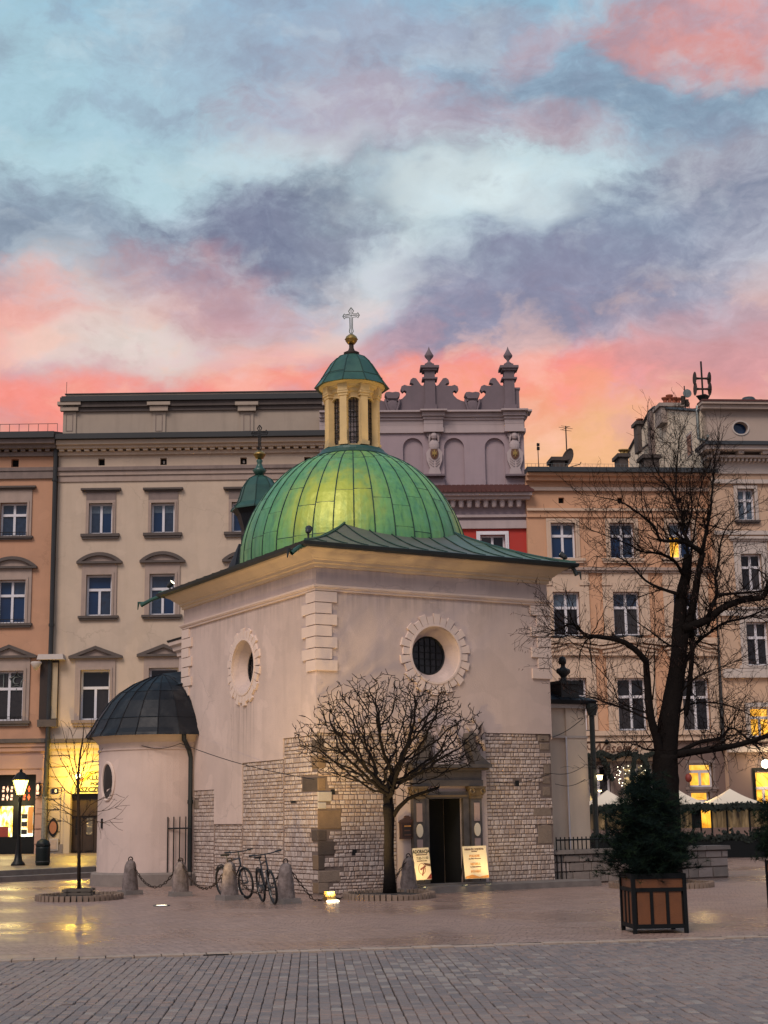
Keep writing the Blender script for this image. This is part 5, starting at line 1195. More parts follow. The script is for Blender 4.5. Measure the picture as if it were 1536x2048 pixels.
# corner quoins
zq = zS-.02; hq = .263
def quoin(mb, x0, x1, y0, y1, z0, z1): mb.box(x0, x1, y0, y1, z0, z1)
for k in range(7):
    z1 = zq-k*hq; z0 = z1-hq+.022; A_ = k % 2 == 0; p = PL+.045
    q = MB(); wa, wb = (.485, .40) if A_ else (.345, .62)
    q.add([(-p, -p, z0), (wa, -p, z0), (wa, 0, z0), (0, 0, z0), (0, wb, z0), (-p, wb, z0), (-p, -p, z1), (wa, -p, z1), (wa, 0, z1), (0, 0, z1), (0, wb, z1), (-p, wb, z1)],
          [(5, 4, 3, 2, 1, 0), (6, 7, 8, 9, 10, 11), (0, 1, 7, 6), (1, 2, 8, 7), (4, 5, 11, 10), (5, 0, 6, 11)]); q.build('quoin', 'church_trim', wall)
    q = MB(); w2 = .50 if A_ else .32; q.add([(CW+p, -p, z0), (CW-w2, -p, z0), (CW-w2, 0, z0), (CW+p, .4, z0), (CW+p, -p, z1), (CW-w2, -p, z1), (CW-w2, 0, z1), (CW+p, .4, z1)], [(0, 1, 2, 3), (7, 6, 5, 4), (1, 0, 4, 5), (2, 1, 5, 6), (0, 3, 7, 4)]); q.build('quoin', 'church_trim', wall)
    q = MB(); w3 = .42 if A_ else .60; q.add([(-p, CL_+p, z0), (-p, CL_-w3, z0), (0, CL_-w3, z0), (.4, CL_+p, z0), (-p, CL_+p, z1), (-p, CL_-w3, z1), (0, CL_-w3, z1), (.4, CL_+p, z1)], [(0, 1, 2, 3), (7, 6, 5, 4), (1, 0, 4, 5), (2, 1, 5, 6), (0, 3, 7, 4)]); q.build('quoin', 'church_trim', wall)
# string course, frieze and cornice carried round
lp = rect_loop(-PL, CW+PL, -PL, CL_+PL)
q = MB(); q.sweep(lp, [(0, zS-.005), (.05, zS+.0), (.055, zS+.05), (.085, zS+.06), (.085, zS+.075), (.10, zS+.085), (.105, zS+.125), (0, zS+.15)]); q.build('string_course', 'church_trim', church)
zc1 = RF(634, 1134)[1]
prof = [(0, zc1-.01), (.045, zc1), (.05, zc1+.07), (.10, zc1+.085), (.105, zc1+.15), (.15, zc1+.17), (.16, zc1+.19), (.22, zc1+.235), (.30, zc1+.31), (.40, zc1+.36), (.42, zc1+.40), (.0, zc1+.41)]
q = MB(); q.sweep(lp, prof); q.build('cornice', 'church_cornice', church)
ZG = zc1+.40
OV = .56
q = MB(); q.sweep(rect_loop(-PL, CW+PL, -PL, CL_+PL), [(.40, ZG-.0), (.50, ZG-.035), (OV+.03, ZG+.0), (OV+.05, ZG+.075), (OV-.02, ZG+.10), (.40, ZG+.09)]); q.build('gutter', 'eave_metal', church)

# sheet copper skirt roof: four slopes in standing seam strips
ZR = ZG+.085; SL = .50
E0a, E1a, E0b, E1b = -PL-OV+.02, CW+PL+OV-.02, -PL-OV+.02, CL_+PL+OV-.02
DC = (3.22, 4.10)
def zslope(d): return ZR+.25*d+.085*d*d
skirt = MB(); skirt.box(E0a+.3, E1a-.3, E0b+.3, E1b-.3, ZR-.1, ZR+.02); skirt = skirt.build('skirt_roof', 'copper_dark', church)
def skirt_strips(side):
    L = (E1a-E0a) if side in 'FB' else (E1b-E0b); n_ = int(L/.52); w_ = L/n_
    def P(u, d, up=0.):
        z = zslope(d)+up
        return {'F': (E0a+u, E0b+d, z), 'B': (E1a-u, E1b-d, z), 'L': (E0a+d, E1b-u, z), 'R': (E1a-d, E0b+u, z)}[side]
    dmax = 2.75; rg = random.Random(ord(side))
    for k in range(n_):
        u0, u1 = k*w_, (k+1)*w_; m0, m1 = min(dmax, u0, L-u0), min(dmax, u1, L-u1)
        cut = rg.uniform(.8, 1.6)
        for (a, b_) in ((0., cut), (cut, 9.)):
            q = MB(); n2 = 4; ok = False
            for i in range(n2):
                def dd_(t, mm): return min(mm, a)+(min(mm, b_)-min(mm, a))*t
                r0 = [P(u0, dd_(i/n2, m0)), P(u1, dd_(i/n2, m1)), P(u1, dd_((i+1)/n2, m1)), P(u0, dd_((i+1)/n2, m0))]
                if (Vector(r0[0])-Vector(r0[3])).length+(Vector(r0[1])-Vector(r0[2])).length < .05: continue
                if u0 < m0+.01 and m0 < .02 and False: continue
                q.quad(*r0); ok = True
            if ok:
                lift = rg.uniform(0, .006); o = q.build('roof_sheet', 'copper_brown' if (side == 'F' and k < n_*.62) else 'copper_skirt', skirt); o.location.z = lift
    q = MB()
    for k in range(1, n_):
        u0 = k*w_; mm = min(dmax, u0, L-u0); q.tube([P(u0, mm*i/5, .018) for i in range(6)], .017, 4)
    q.build('seam', 'seam', skirt)
    return P
for s_ in 'FBLR': skirt_strips(s_)
for (a, b_, sa_, sb_) in ((E0a, E0b, 1, 1), (E1a, E0b, -1, 1), (E0a, E1b, 1, -1), (E1a, E1b, -1, -1)):
    q = MB(); q.tube([(a+sa_*d, b_+sb_*d, zslope(d)+.02) for d in [i*.3 for i in range(9)]], .035, 6); q.build('hip_roll', 'copper_dark', skirt)

# the dome: copper sheets between standing seams
DP = [(3.02, 8.05), (3.03, 8.35), (3.00, 8.70), (2.90, 9.10), (2.72, 9.55), (2.46, 10.0), (2.10, 10.45), (1.66, 10.83), (1.22, 11.08), (.86, 11.20)]
def dprof(t):
    x = t*(len(DP)-1); i = min(int(x), len(DP)-2); f = x-i
    p0, p1, p2, p3 = DP[max(i-1, 0)], DP[i], DP[i+1], DP[min(i+2, len(DP)-1)]
    def cr(a, b_, c, d): return .5*((2*b_)+(-a+c)*f+(2*a-5*b_+4*c-d)*f*f+(-a+3*b_-3*c+d)*f**3)
    return cr(p0[0], p1[0], p2[0], p3[0]), cr(p0[1], p1[1], p2[1], p3[1])
q = MB(); q.lathe([(r-.03, z-.02) for r, z in [dprof(i/20) for i in range(21)]], (DC[0], DC[1], 0), 48, cap=False); dome = q.build('dome', 'copper_dark', church, smooth=True)
ND = 36; rd = random.Random(21); lap = MB()
for k in range(ND):
    t0, t1 = 2*math.pi*k/ND+.03, 2*math.pi*(k+1)/ND+.03
    cuts = [0, .20+rd.uniform(-.07, .05), .46+rd.uniform(-.08, .08), .80+rd.uniform(-.05, .05), 1]
    for c0, c1 in zip(cuts, cuts[1:]):
        q = MB(); nn = 5; e = rd.uniform(-.012, .012)
        rows_ = []
        for i in range(nn+1):
            r, z = dprof(c0+(c1-c0)*i/nn); lift = .004+(.010 if i == nn else 0)
            rows_.append([(DC[0]+(r+lift+.006*math.sin(math.pi*j/3)+e*.3)*math.cos(t0+(t1-t0)*j/3), DC[1]+(r+lift+.006*math.sin(math.pi*j/3)+e*.3)*math.sin(t0+(t1-t0)*j/3), z) for j in range(4)])
        for i in range(nn):
            for j in range(3): q.quad(rows_[i][j], rows_[i][j+1], rows_[i+1][j+1], rows_[i+1][j])
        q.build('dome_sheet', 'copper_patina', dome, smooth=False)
        if c1 < 1:
            r, z = dprof(c1); lap.tube([(DC[0]+(r+.008)*math.cos(t0+(t1-t0)*j/3), DC[1]+(r+.008)*math.sin(t0+(t1-t0)*j/3), z) for j in range(4)], .013, 4)
q = MB()
for k in range(ND):
    t0 = 2*math.pi*k/ND+.03; pts = [dprof(i/20) for i in range(21)]
    q.tube([(DC[0]+(r+.012)*math.cos(t0), DC[1]+(r+.012)*math.sin(t0), z) for r, z in pts], .015, 4)
q.build('seam', 'seam', dome); lap.build('lap_joints', 'seam', dome, kind='stuff')
# lantern
zl = 11.22; cx3 = (DC[0], DC[1], 0)
q = MB(); q.lathe([(.80, 11.02), (1.02, 11.10), (1.05, 11.17), (.98, 11.24), (.90, 11.28), (.86, 11.36), (.72, 11.40)], cx3, 32); lt = q.build('lantern_base', 'copper_dark', church)
q = MB(); NL = 8; rL = .66; zt = 12.95
ph0 = YC*-1+R(-90)+R(5)
def lw_(a, r, z): return (DC[0]+r*math.cos(a), DC[1]+r*math.sin(a), z)
HW = R(16.5); r0_, r1_ = rL-.02, rL-.12
for k in range(NL):
    t = ph0+2*math.pi*k/NL; ta_, tb_ = t+HW, t+2*math.pi/NL-HW
    for (rr_, fl) in ((r0_, 0), (r1_, 1)):
        for i in range(3): a, b_ = ta_+(tb_-ta_)*i/3, ta_+(tb_-ta_)*(i+1)/3; q.quad(lw_(a, rr_, 11.36), lw_(b_, rr_, 11.36), lw_(b_, rr_, 12.96), lw_(a, rr_, 12.96))
        arc = [(t+HW*math.cos(math.pi*i/12), 12.56+.19*math.sin(math.pi*i/12)) for i in range(13)]
        for (a, za), (b_, zb) in zip(arc, arc[1:]): q.quad(lw_(b_, rr_, zb), lw_(a, rr_, za), lw_(a, rr_, 12.96), lw_(b_, rr_, 12.96))
        q.quad(lw_(t-HW, rr_, 11.36), lw_(t+HW, rr_, 11.36), lw_(t+HW, rr_, 11.45), lw_(t-HW, rr_, 11.45))
    edge_ = [(t+HW, 11.45)]+arc+[(t-HW, 11.45)]
    for (a, za), (b_, zb) in zip(edge_, edge_[1:]): q.quad(lw_(a, r0_, za), lw_(b_, r0_, zb), lw_(b_, r1_, zb), lw_(a, r1_, za))
q.lathe([(rL-.03, 12.95), (0, 12.96)], cx3, 24, cap=False)
lan = q.build('lantern', 'lantern_stone', church)
ph0 = ph0          # one window turned to the photographer
for k in range(NL):
    t = ph0+2*math.pi*k/NL; half_ = R(16.5)
    # arched window: dark leaded pane set in front of the drum, stone arch round it
    pts = []; ws_ = 11.45; wt_ = 12.56; hw = half_
    n_ = 8
    bot = [(t-hw+2*hw*i/n_, ws_) for i in range(n_+1)]
    top = [(t+hw*math.cos(math.pi*i/10), wt_+.185*math.sin(math.pi*i/10)) for i in range(11)]
    q = MB(); vs = [(DC[0]+(rL-.075)*math.cos(a), DC[1]+(rL-.075)*math.sin(a), z) for a, z in bot+top]; q.add(vs, [tuple(range(len(vs)))]); w_ = q.build('lantern_window', 'leaded_glass', lan)
    q = MB()
    for i in range(-1, 2): a = t+hw*.5*i; q.tube([(DC[0]+(rL-.065)*math.cos(a), DC[1]+(rL-.065)*math.sin(a), z) for z in (ws_, wt_+.16*math.sqrt(max(0, 1-(i*.5)**2)))], .008, 4)
    for i in range(9): z = ws_+.06+i*.14; q.tube([(DC[0]+(rL-.065)*math.cos(a), DC[1]+(rL-.065)*math.sin(a), z) for a in (t-hw, t, t+hw)], .008, 4)
    q.build('lead_bars', 'iron', w_)
    q = MB()        # arch and jambs
    pth = [(t-hw*1.12, ws_), (t-hw*1.12, wt_)]+[(t-hw*1.12*math.cos(math.pi*i/10), wt_+.185*math.sin(math.pi*i/10)) for i in range(1, 10)]+[(t+hw*1.12, wt_), (t+hw*1.12, ws_)]
    q.tube([(DC[0]+(rL-.01)*math.cos(a), DC[1]+(rL-.01)*math.sin(a), z) for a, z in pth], .020, 5); q.build('arch', 'lantern_stone', w_)
    tp = t+math.pi/NL; d_ = Vector((math.cos(tp), math.sin(tp), 0)); s_ = Vector((-d_.y, d_.x, 0)); ctr = Vector((DC[0], DC[1], 0))+d_*(rL+.01)
    q = MB(); up = Vector((0, 0, 1))
    q.obox(ctr+up*12.10, s_*.098, d_*.085, up*.66); q.obox(ctr+up*11.46, s_*.125, d_*.11, up*.05)
    q.obox(ctr+up*12.80, s_*.135, d_*.105, up*.035); q.obox(ctr+up*12.86, s_*.155, d_*.13, up*.025); q.obox(ctr+d_*.02+up*12.985, s_*.135, d_*.12, up*.095)
    q.build('pilaster', 'lantern_stone', lan)
q = MB(); q.lathe([(rL-.02, 12.86), (rL+.03, 12.90), (rL+.03, 12.98), (rL+.10, 13.02), (rL+.12, 13.07), (rL+.24, 13.14), (rL+.27, 13.19)], cx3, 40, cap=False); q.build('lantern_cornice', 'lantern_stone', lan)
q = MB(); N8 = 10
for k in range(N8):
    t0, t1 = ph0+2*math.pi*(k+.5)/N8, ph0+2*math.pi*(k+1.5)/N8
    pr = [(1.02, 13.14), (.99, 13.18), (.83, 13.40), (.70, 13.62), (.56, 13.84), (.40, 14.0), (.20, 14.09), (.08, 14.12)]
    for (a, b_), (c, d) in zip(pr, pr[1:]):
        q.quad(*[(DC[0]+r*math.cos(t), DC[1]+r*math.sin(t), z) for r, z, t in ((a, b_, t0), (a, b_, t1), (c, d, t1), (c, d, t0))])
q.lathe([(1.02, 13.14), (.9, 13.15)], cx3, 10, a0=ph0+math.pi/N8, a1=ph0+math.pi/N8+2*math.pi, cap=False)
cap = q.build('lantern_roof', 'copper_dark', church)
q = MB()
for k in range(N8):
    t0 = ph0+2*math.pi*(k+.5)/N8; q.tube([(DC[0]+(r+.008)*math.cos(t0), DC[1]+(r+.008)*math.sin(t0), z) for r, z in pr], .014, 4)
    q.tube([(DC[0]+.835*math.cos(t0), DC[1]+.835*math.sin(t0), 13.40+.03*(k % 3)), (DC[0]+.835*math.cos(t0+2*math.pi/N8), DC[1]+.835*math.sin(t0+2*math.pi/N8), 13.40+.03*(k % 3))], .010, 4)
q.build('seam', 'seam', cap)
q = MB(); q.lathe([(.14, 14.06), (.22, 14.16), (.10, 14.22), (.065, 14.30), (.065, 14.42)], cx3, 16); q.build('finial_stem', 'rust_iron', church, smooth=True)
q = MB(); q.lathe([(0, -.14), (.10, -.12), (.16, -.04), (.165, 0), (.185, .01), (.165, .03), (.15, .08), (.08, .14), (0, .15)], (DC[0], DC[1], 14.54), 20); q.build('finial_ball', 'gold', church, smooth=True)
def cross(z0, z1, arm, mt, c, ang, r=.014, name='cross'):
    q = MB(); d_ = Vector((math.cos(ang), math.sin(ang), 0)); up = Vector((0, 0, 1)); c = Vector(c); zc_ = z0+(z1-z0)*.70
    for s_ in (-1, 1):       # openwork outline of two rods with trefoil ends
        q.tube([c+up*z0+d_*.01*s_, c+up*(z0+.1)+d_*.055*s_, c+up*(z0+.2)+d_*.035*s_, c+up*(zc_-.05)+d_*.04*s_, c+up*(zc_-.04)+d_*(arm*.7)*s_, c+up*(zc_-.075)+d_*(arm*.8)*s_, c+up*zc_+d_*arm*s_,
                c+up*(zc_+.075)+d_*(arm*.8)*s_, c+up*(zc_+.04)+d_*(arm*.7)*s_, c+up*(zc_+.05)+d_*.04*s_, c+up*(z1-.16)+d_*.04*s_, c+up*(z1-.10)+d_*.07*s_, c+up*z1], r, 5)
    q.tube([c+up*z0, c+up*(z1-.06)], r*.8, 5); q.tube([c+up*zc_-d_*arm*.9, c+up*zc_+d_*arm*.9], r*.8, 5)
    return q.build(name, mt, church)
cross(14.68, 15.47, .235, 'verdigris_iron', (DC[0], DC[1], 0), -YC+R(-12))

# ------------------------------------------------------------------ round apse on the left
AC = (-.30, 8.82); AR = 1.70; pc = (AC[0], AC[1], 0)
za0, zae = .34, 3.93
q = MB(); q.lathe([(AR, .3), (AR, zae-.42), (AR+.03, zae-.40), (AR+.03, zae-.36), (AR, zae-.34), (AR+.01, zae-.22), (AR+.06, zae-.16), (AR+.14, zae-.06), (AR+.18, zae)], pc, 64, cap=False); ap = q.build('apse_wall', 'church_plaster', church, smooth=False)
q = MB(); q.lathe([(AR+.012, zae-.215), (AR+.07, zae-.158), (AR+.15, zae-.058), (AR+.19, zae)], pc, 64, cap=False); q.build('apse_cornice', 'church_cornice', church)
q = MB(); q.lathe([(AR+.16, -.05), (AR+.15, .30), (AR+.10, .345), (AR-.05, .35)], pc, 64, cap=False); q.build('apse_plinth', 'wall_stone', church)
av = Vector((-AC[0], 0, 0)); wa = math.atan2(-(C0.y+CB.y*AC[1]+CA.y*AC[0]), -(C0.x+CB.x*AC[1]+CA.x*AC[0]))-YC    # bearing from apse to viewer
def apx(x): # bearing on the drum for a photo column
    best = min((abs(_px(cw(AC[0]+AR*math.cos(wa+R(g)), AC[1]+AR*math.sin(wa+R(g)), 2.))-x), g) for g in range(-85, 86)); return wa+R(best[1])
def _px(p): d = Vector(p)-CAM; return IW/2+FPX*d.dot(RT)/d.dot(FW)
ta = apx(214.5); q = MB(); zc_ = 2.72
el = [(ta+.155*math.cos(2*math.pi*i/24), zc_+.46*math.sin(2*math.pi*i/24)) for i in range(24)]
q.add([(AC[0]+(AR+.012)*math.cos(a), AC[1]+(AR+.012)*math.sin(a), z) for a, z in el], [tuple(range(24))]); wn = q.build('apse_window', 'glass_dim', church)
q = MB(); q.tube([(AC[0]+(AR+.01)*math.cos(ta+.165*math.cos(2*math.pi*i/24)), AC[1]+(AR+.01)*math.sin(ta+.165*math.cos(2*math.pi*i/24)), zc_+.49*math.sin(2*math.pi*i/24)) for i in range(25)], .045, 6); q.build('surround', 'church_trim', wn)
ta = apx(205); q = MB(); q.obox((AC[0]+(AR+.01)*math.cos(ta), AC[1]+(AR+.01)*math.sin(ta), 1.62), (.02*math.cos(ta), .02*math.sin(ta), 0), (-.04*math.sin(ta), .04*math.cos(ta), 0), (0, 0, .13)); q.build('vent', 'dark_void', church)
AP = [(2.06, 3.90), (2.03, 3.97), (1.93, 4.10), (1.78, 4.38), (1.62, 4.62), (1.46, 4.85), (1.18, 5.12), (.80, 5.37), (.40, 5.55), (.04, 5.66)]
q = MB(); q.lathe([(1.70, 3.93), (2.04, 3.92)]+[(r-.03, z-.02) for r, z in AP[1:]], pc, 40, cap=False); ar = q.build('apse_roof', 'black_sheet', church, smooth=False)
NA = 22; ra = random.Random(4)
for k in range(NA):
    t0, t1 = 2*math.pi*k/NA, 2*math.pi*(k+1)/NA
    c1 = ra.choice((3, 4)); c2 = ra.choice((5, 6))
    for (i0, i1) in ((0, c1), (c1, c2), (c2, 9)):
        q = MB()
        for i in range(i0, i1):
            (r0, z0), (r1, z1) = AP[i], AP[i+1]
            l = .008 if i == i1-1 else .0
            q.quad(*[(AC[0]+(r+l_)*math.cos(t), AC[1]+(r+l_)*math.sin(t), z) for r, z, t, l_ in ((r0, z0, t0, 0), (r0, z0, t1, 0), (r1, z1, t1, l), (r1, z1, t0, l))])
        q.build('roof_sheet', 'black_sheet', ar)
q = MB()
for k in range(NA): t0 = 2*math.pi*k/NA; q.tube([(AC[0]+(r+.01)*math.cos(t0), AC[1]+(r+.01)*math.sin(t0), z) for r, z in AP], .016, 4)
for i in (3, 6):
    q.lathe([(AP[i][0]+.002, AP[i][1]-.012), (AP[i][0]+.018, AP[i][1]), (AP[i][0]-.004, AP[i][1]+.014)], pc, NA, cap=False)
q.build('seam', 'black_sheet', ar)
# saddle from the apse roof up to the wall
q = MB()
q.add([(AC[0], AC[1]-.9, 5.30), (AC[0], AC[1], 5.68), (AC[0]+.1, AC[1]+1.1, 5.4), (.4, AC[1]-1.15, 5.40), (.88, AC[1]+.1, 5.86), (.88, AC[1]+1.4, 5.5)], [(0, 3, 4, 1), (1, 4, 5, 2)]); q.build('roof_saddle', 'black_sheet', ar)

# ------------------------------------------------------------------ chancel behind, with corner cornice and small cupola
CHA = .90; q = MB(); q.box(CHA, 5.7, CL_+.02, 10.6, 0, 6.42); ch_ = q.build('chancel_wall', 'church_plaster', church)
q = MB(); q.sweep(rect_loop(CHA, 5.7, CL_+.05, 10.6), [(0, 6.36), (.05, 6.38), (.06, 6.48), (.14, 6.54), (.16, 6.64), (.24, 6.70), (.26, 6.80), (0, 6.83)]); q.build('chancel_cornice', 'church_trim', church)
zr0 = 6.82; q = MB(); top = (3.22, 10.3, 9.3)
lo = rect_loop(CHA, 5.7, CL_+.05, 10.6)
q.sweep(lo, [(.27, zr0-.02), (.29, zr0+.04), (.0, zr0+.12), (-.5, zr0+.5), (-.8, zr0+1.2), (-1.1, zr0+2.2), (-1.3, zr0+2.8)]); q.build('chancel_roof', 'black_sheet', church)
# upright dark panel on the chancel side, then the valley roof below the cornice
q = MB(); q.box(CHA-.03, CHA-.005, CL_+.04, 10.25, 4.8, 6.34); q.build('sheet_cladding', 'black_sheet', church)
q = MB(); q.add([(.2, CL_+1.1, 5.1), (.6, CL_+2.2, 5.1), (CHA-.02, CL_+2.2, 5.4), (CHA-.02, CL_+.05, 5.4), (.6, CL_+.05, 5.1)], [(0, 1, 2, 3), (0, 3, 4)]); q.build('valley_roof', 'black_sheet', church)
cc = (3.36, 10.35, 0)
q = MB(); q.lathe([(.64, 8.3), (.60, 8.9), (.57, 9.2), (.55, 10.25), (.60, 10.45), (.70, 10.75), (.84, 10.92)], cc, 8, a0=R(10), a1=R(370), cap=False); cu_ = q.build('cupola_drum', 'black_sheet', church)
q = MB(); CP = [(.88, 10.90), (.87, 10.96), (.70, 11.12), (.61, 11.38), (.53, 11.64), (.37, 11.88), (.18, 11.99), (.06, 12.03)]; q.lathe(CP, cc, 8, a0=R(10), a1=R(370), cap=False); q.lathe([(.88, 10.90), (.5, 10.9)], cc, 8, a0=R(10), a1=R(370), cap=False); cr_ = q.build('cupola_roof', 'copper_dark', church)
q = MB()
for k in range(8): t0 = R(10)+2*math.pi*k/8; q.tube([(cc[0]+(r+.01)*math.cos(t0), cc[1]+(r+.01)*math.sin(t0), z) for r, z in CP], .018, 4)
q.build('seam', 'seam', cr_)
for k in range(8):
    t0 = R(10)+2*math.pi*(k+.5)/8; d_ = Vector((math.cos(t0), math.sin(t0), 0)); s_ = Vector((-d_.y, d_.x, 0)); q = MB(); q.obox(Vector(cc)+d_*.52+Vector((0, 0, 9.75)), s_*.14, d_*.02, (0, 0, .38)); q.build('louvre', 'dark_void', cu_)
q = MB(); q.lathe([(.10, 11.98), (.17, 12.10), (.22, 12.18), (.12, 12.26), (.07, 12.40), (.10, 12.48), (.06, 12.54)], cc, 14); q.build('finial_stem', 'copper_dark', church, smooth=True)
q = MB(); q.lathe([(0, -.13), (.12, -.1), (.18, 0), (.2, .01), (.17, .06), (.09, .13), (0, .14)], (cc[0], cc[1], 12.66), 16); q.build('finial_ball', 'gold', church, smooth=True)
cross(12.78, 13.62, .27, 'iron', cc, -YC+R(-15), .018)

# ------------------------------------------------------------------ side chapel on the right with bust on its parapet
b0 = 1.05; a0_, a1_ = CW+.02, 8.32
q = MB(); q.box(a0_, a1_, b0, 4.6, 0, 4.46); chp = q.build('chapel_wall', 'chapel_plaster', church)
q = MB(); q.box(a1_-.62, a1_+.015, b0-.07, b0-.005, .0, 3.62); q.box(a1_-.62, a1_+.02, b0-.05, b0-.005, 3.66, 4.4); q.build('pilaster', 'chapel_plaster', church)
q = MB(); q.box(a0_, a1_+.03, b0-.09, b0-.005, 3.60, 3.66); q.box(a0_, a1_+.06, b0-.14, b0-.005, 4.36, 4.46); q.build('chapel_band', 'right_trim', church)
q = MB(); q.tube([(a1_-.66, b0-.09, .0), (a1_-.66, b0-.09, 3.62)], .022, 6); q.build('light_conduit', 'white_wood', church)
q = MB(); cxr = a0_+.42; 
q.tube([(cxr+.2*math.cos(2*math.pi*i/20), b0-.02, 4.0+.27*math.sin(2*math.pi*i/20)) for i in range(21)], .022, 5); q.build('oval_relief', 'chapel_plaster', church)
q = MB(); z0 = 4.46; q.sweep([((a0_, b0-.12), (0, -1)), ((a1_+.1, b0-.12), (1, -1)), ((a1_+.1, 4.7), (1, 1))], [(.0, z0), (.12, z0+.02), (.16, z0+.10), (.02, z0+.17), (-.6, z0+.40), (-1.1, z0+.52)], closed=False); q.build('chapel_roof', 'black_sheet', church)
q = MB()
for k in range(5):
    a = a0_+.2+k*.36; q.tube([(a, b0-.26, z0+.12), (a, b0-.1, z0+.19), (a, b0+.48, z0+.43)], .016, 4)
q.build('seam', 'black_sheet', church)
q = MB(); q.tube([(a1_+.12, b0-.20, z0+.02), (a1_+.12, b0-.18, z0-.3), (a1_+.12, b0-.16, .1)], .07, 8); q.lathe([(.1, 0), (.16, .2), (.16, .3)], (a1_+.12, b0-.2, z0-.28), 10); q.build('downpipe', 'eave_metal', church)
# bust
ab = RF(1128, 1360, b0+.1)[0]; bc_ = b0+.12
q = MB(); zb = z0+.10; q.box(ab-.26, ab+.30, bc_-.24, bc_+.26, zb, zb+.42); q.box(ab-.31, ab+.35, bc_-.29, bc_+.31, zb+.42, zb+.50); pd = q.build('pedestal', 'bust_bronze', church)
zb += .50; q = MB()
q.lathe([(.10, 0), (.09, .05), (.06, .08), (.07, .12), (.12, .19), (.165, .27), (.155, .32), (.08, .36), (.055, .39), (.055, .44)], (ab, bc_, zb), 14, sx=1.15, sy=.8)
q.lathe([(0, -.11), (.045, -.10), (.075, -.04), (.085, .02), (.08, .07), (.05, .115), (0, .13)], (ab, bc_, zb+.52), 14, sx=.95, sy=1.05)
q.obox((ab-.01, bc_-.09, zb+.51), (.014, 0, 0), (0, .022, 0), (0, 0, .028))     # nose
q.lathe([(.09, -.06), (.105, .0), (.10, .06), (.07, .12), (0, .15)], (ab, bc_+.02, zb+.52), 12)
for s_ in (-1, 1): q.lathe([(0, -.09), (.06, -.04), (.07, .02), (.05, .06), (0, .08)], (ab+s_*.145, bc_, zb+.27), 10)
q.build('bust', 'bust_bronze', pd, smooth=True)

# ------------------------------------------------------------------ portal
PA0, PA1 = RF(823, 1640)[0], RF(955, 1640)[0]; zcap = RF(880, 1575)[1]
q = MB(); w_ = .13
for (a, b_, c, d, y) in ((DA0-.16, DA0, .14, DZ1+.16, -.12), (DA1, DA1+.16, .14, DZ1+.16, -.12), (DA0, DA1, DZ1, DZ1+.16, -.12), (DA0-.22, DA0-.16, .14, DZ1+.2, -.09), (DA1+.16, DA1+.22, .14, DZ1+.2, -.09)): q.box(a, b_, y, 0, c, d)
pf = q.build('portal', 'portal_marble', church)
q = MB(); q.box(DA0-.10, DA1+.10, -.15, -.10, DZ1+.035, DZ1+.08); q.build('lintel_moulding', 'portal_gold', pf)
pc1, pc2 = (PA0+DA0-.20)/2, (PA1+DA1+.20)/2
for pcx in (pc1, pc2):
    q = MB(); q.box(pcx-.19, pcx+.19, -.22, 0, .12, .55); q.box(pcx-.15, pcx+.15, -.18, 0, .55, zcap-.26); pp = q.build('pilaster', 'portal_marble', pf)
    q = MB(); q.box(pcx-.075, pcx+.075, -.20, -.17, 1.56, zcap-.36); q.box(pcx-.075, pcx+.075, -.20, -.17, .62, 1.16); q.build('inlay', 'portal_pink', pp)
    q = MB(); q.prism([(pcx+.085*math.cos(2*math.pi*i/16), 1.36+.155*math.sin(2*math.pi*i/16)) for i in range(16)], -.205, -.17); q.build('medallion', 'board_cream', pp)
    q = MB(); q.box(pcx-.16, pcx+.16, -.21, 0, zcap-.26, zcap-.21); q.box(pcx-.17, pcx+.17, -.22, 0, zcap-.20, zcap-.03, tp=-.035); q.box(pcx-.22, pcx+.22, -.27, 0, zcap-.03, zcap+.02)
    for s_ in (-1, 1): q.tube([(pcx+s_*(.15+.06*math.cos(t)), -.25, zcap-.09+.06*math.sin(t)) for t in [i*.8 for i in range(9)]], .022, 5)
    q.build('capital', 'portal_gold', pp)
zc_ = zcap+.03; q = MB()
q.box(PA0-.06, PA1+.06, -.20, 0, zc_, zc_+.14); q.box(PA0-.04, PA1+.04, -.17, 0, zc_+.14, zc_+.36); q.box(PA0-.14, PA1+.14, -.32, 0, zc_+.36, zc_+.42); q.box(PA0-.20, PA1+.20, -.40, 0, zc_+.42, zc_+.50); q.build('entablature', 'portal_marble', pf)
q = MB(); q.box(PA0-.15, PA1+.15, -.335, -.315, zc_+.38, zc_+.405); q.build('gilt_moulding', 'portal_gold', pf)
zp = zc_+.50; uc = (PA0+PA1)/2
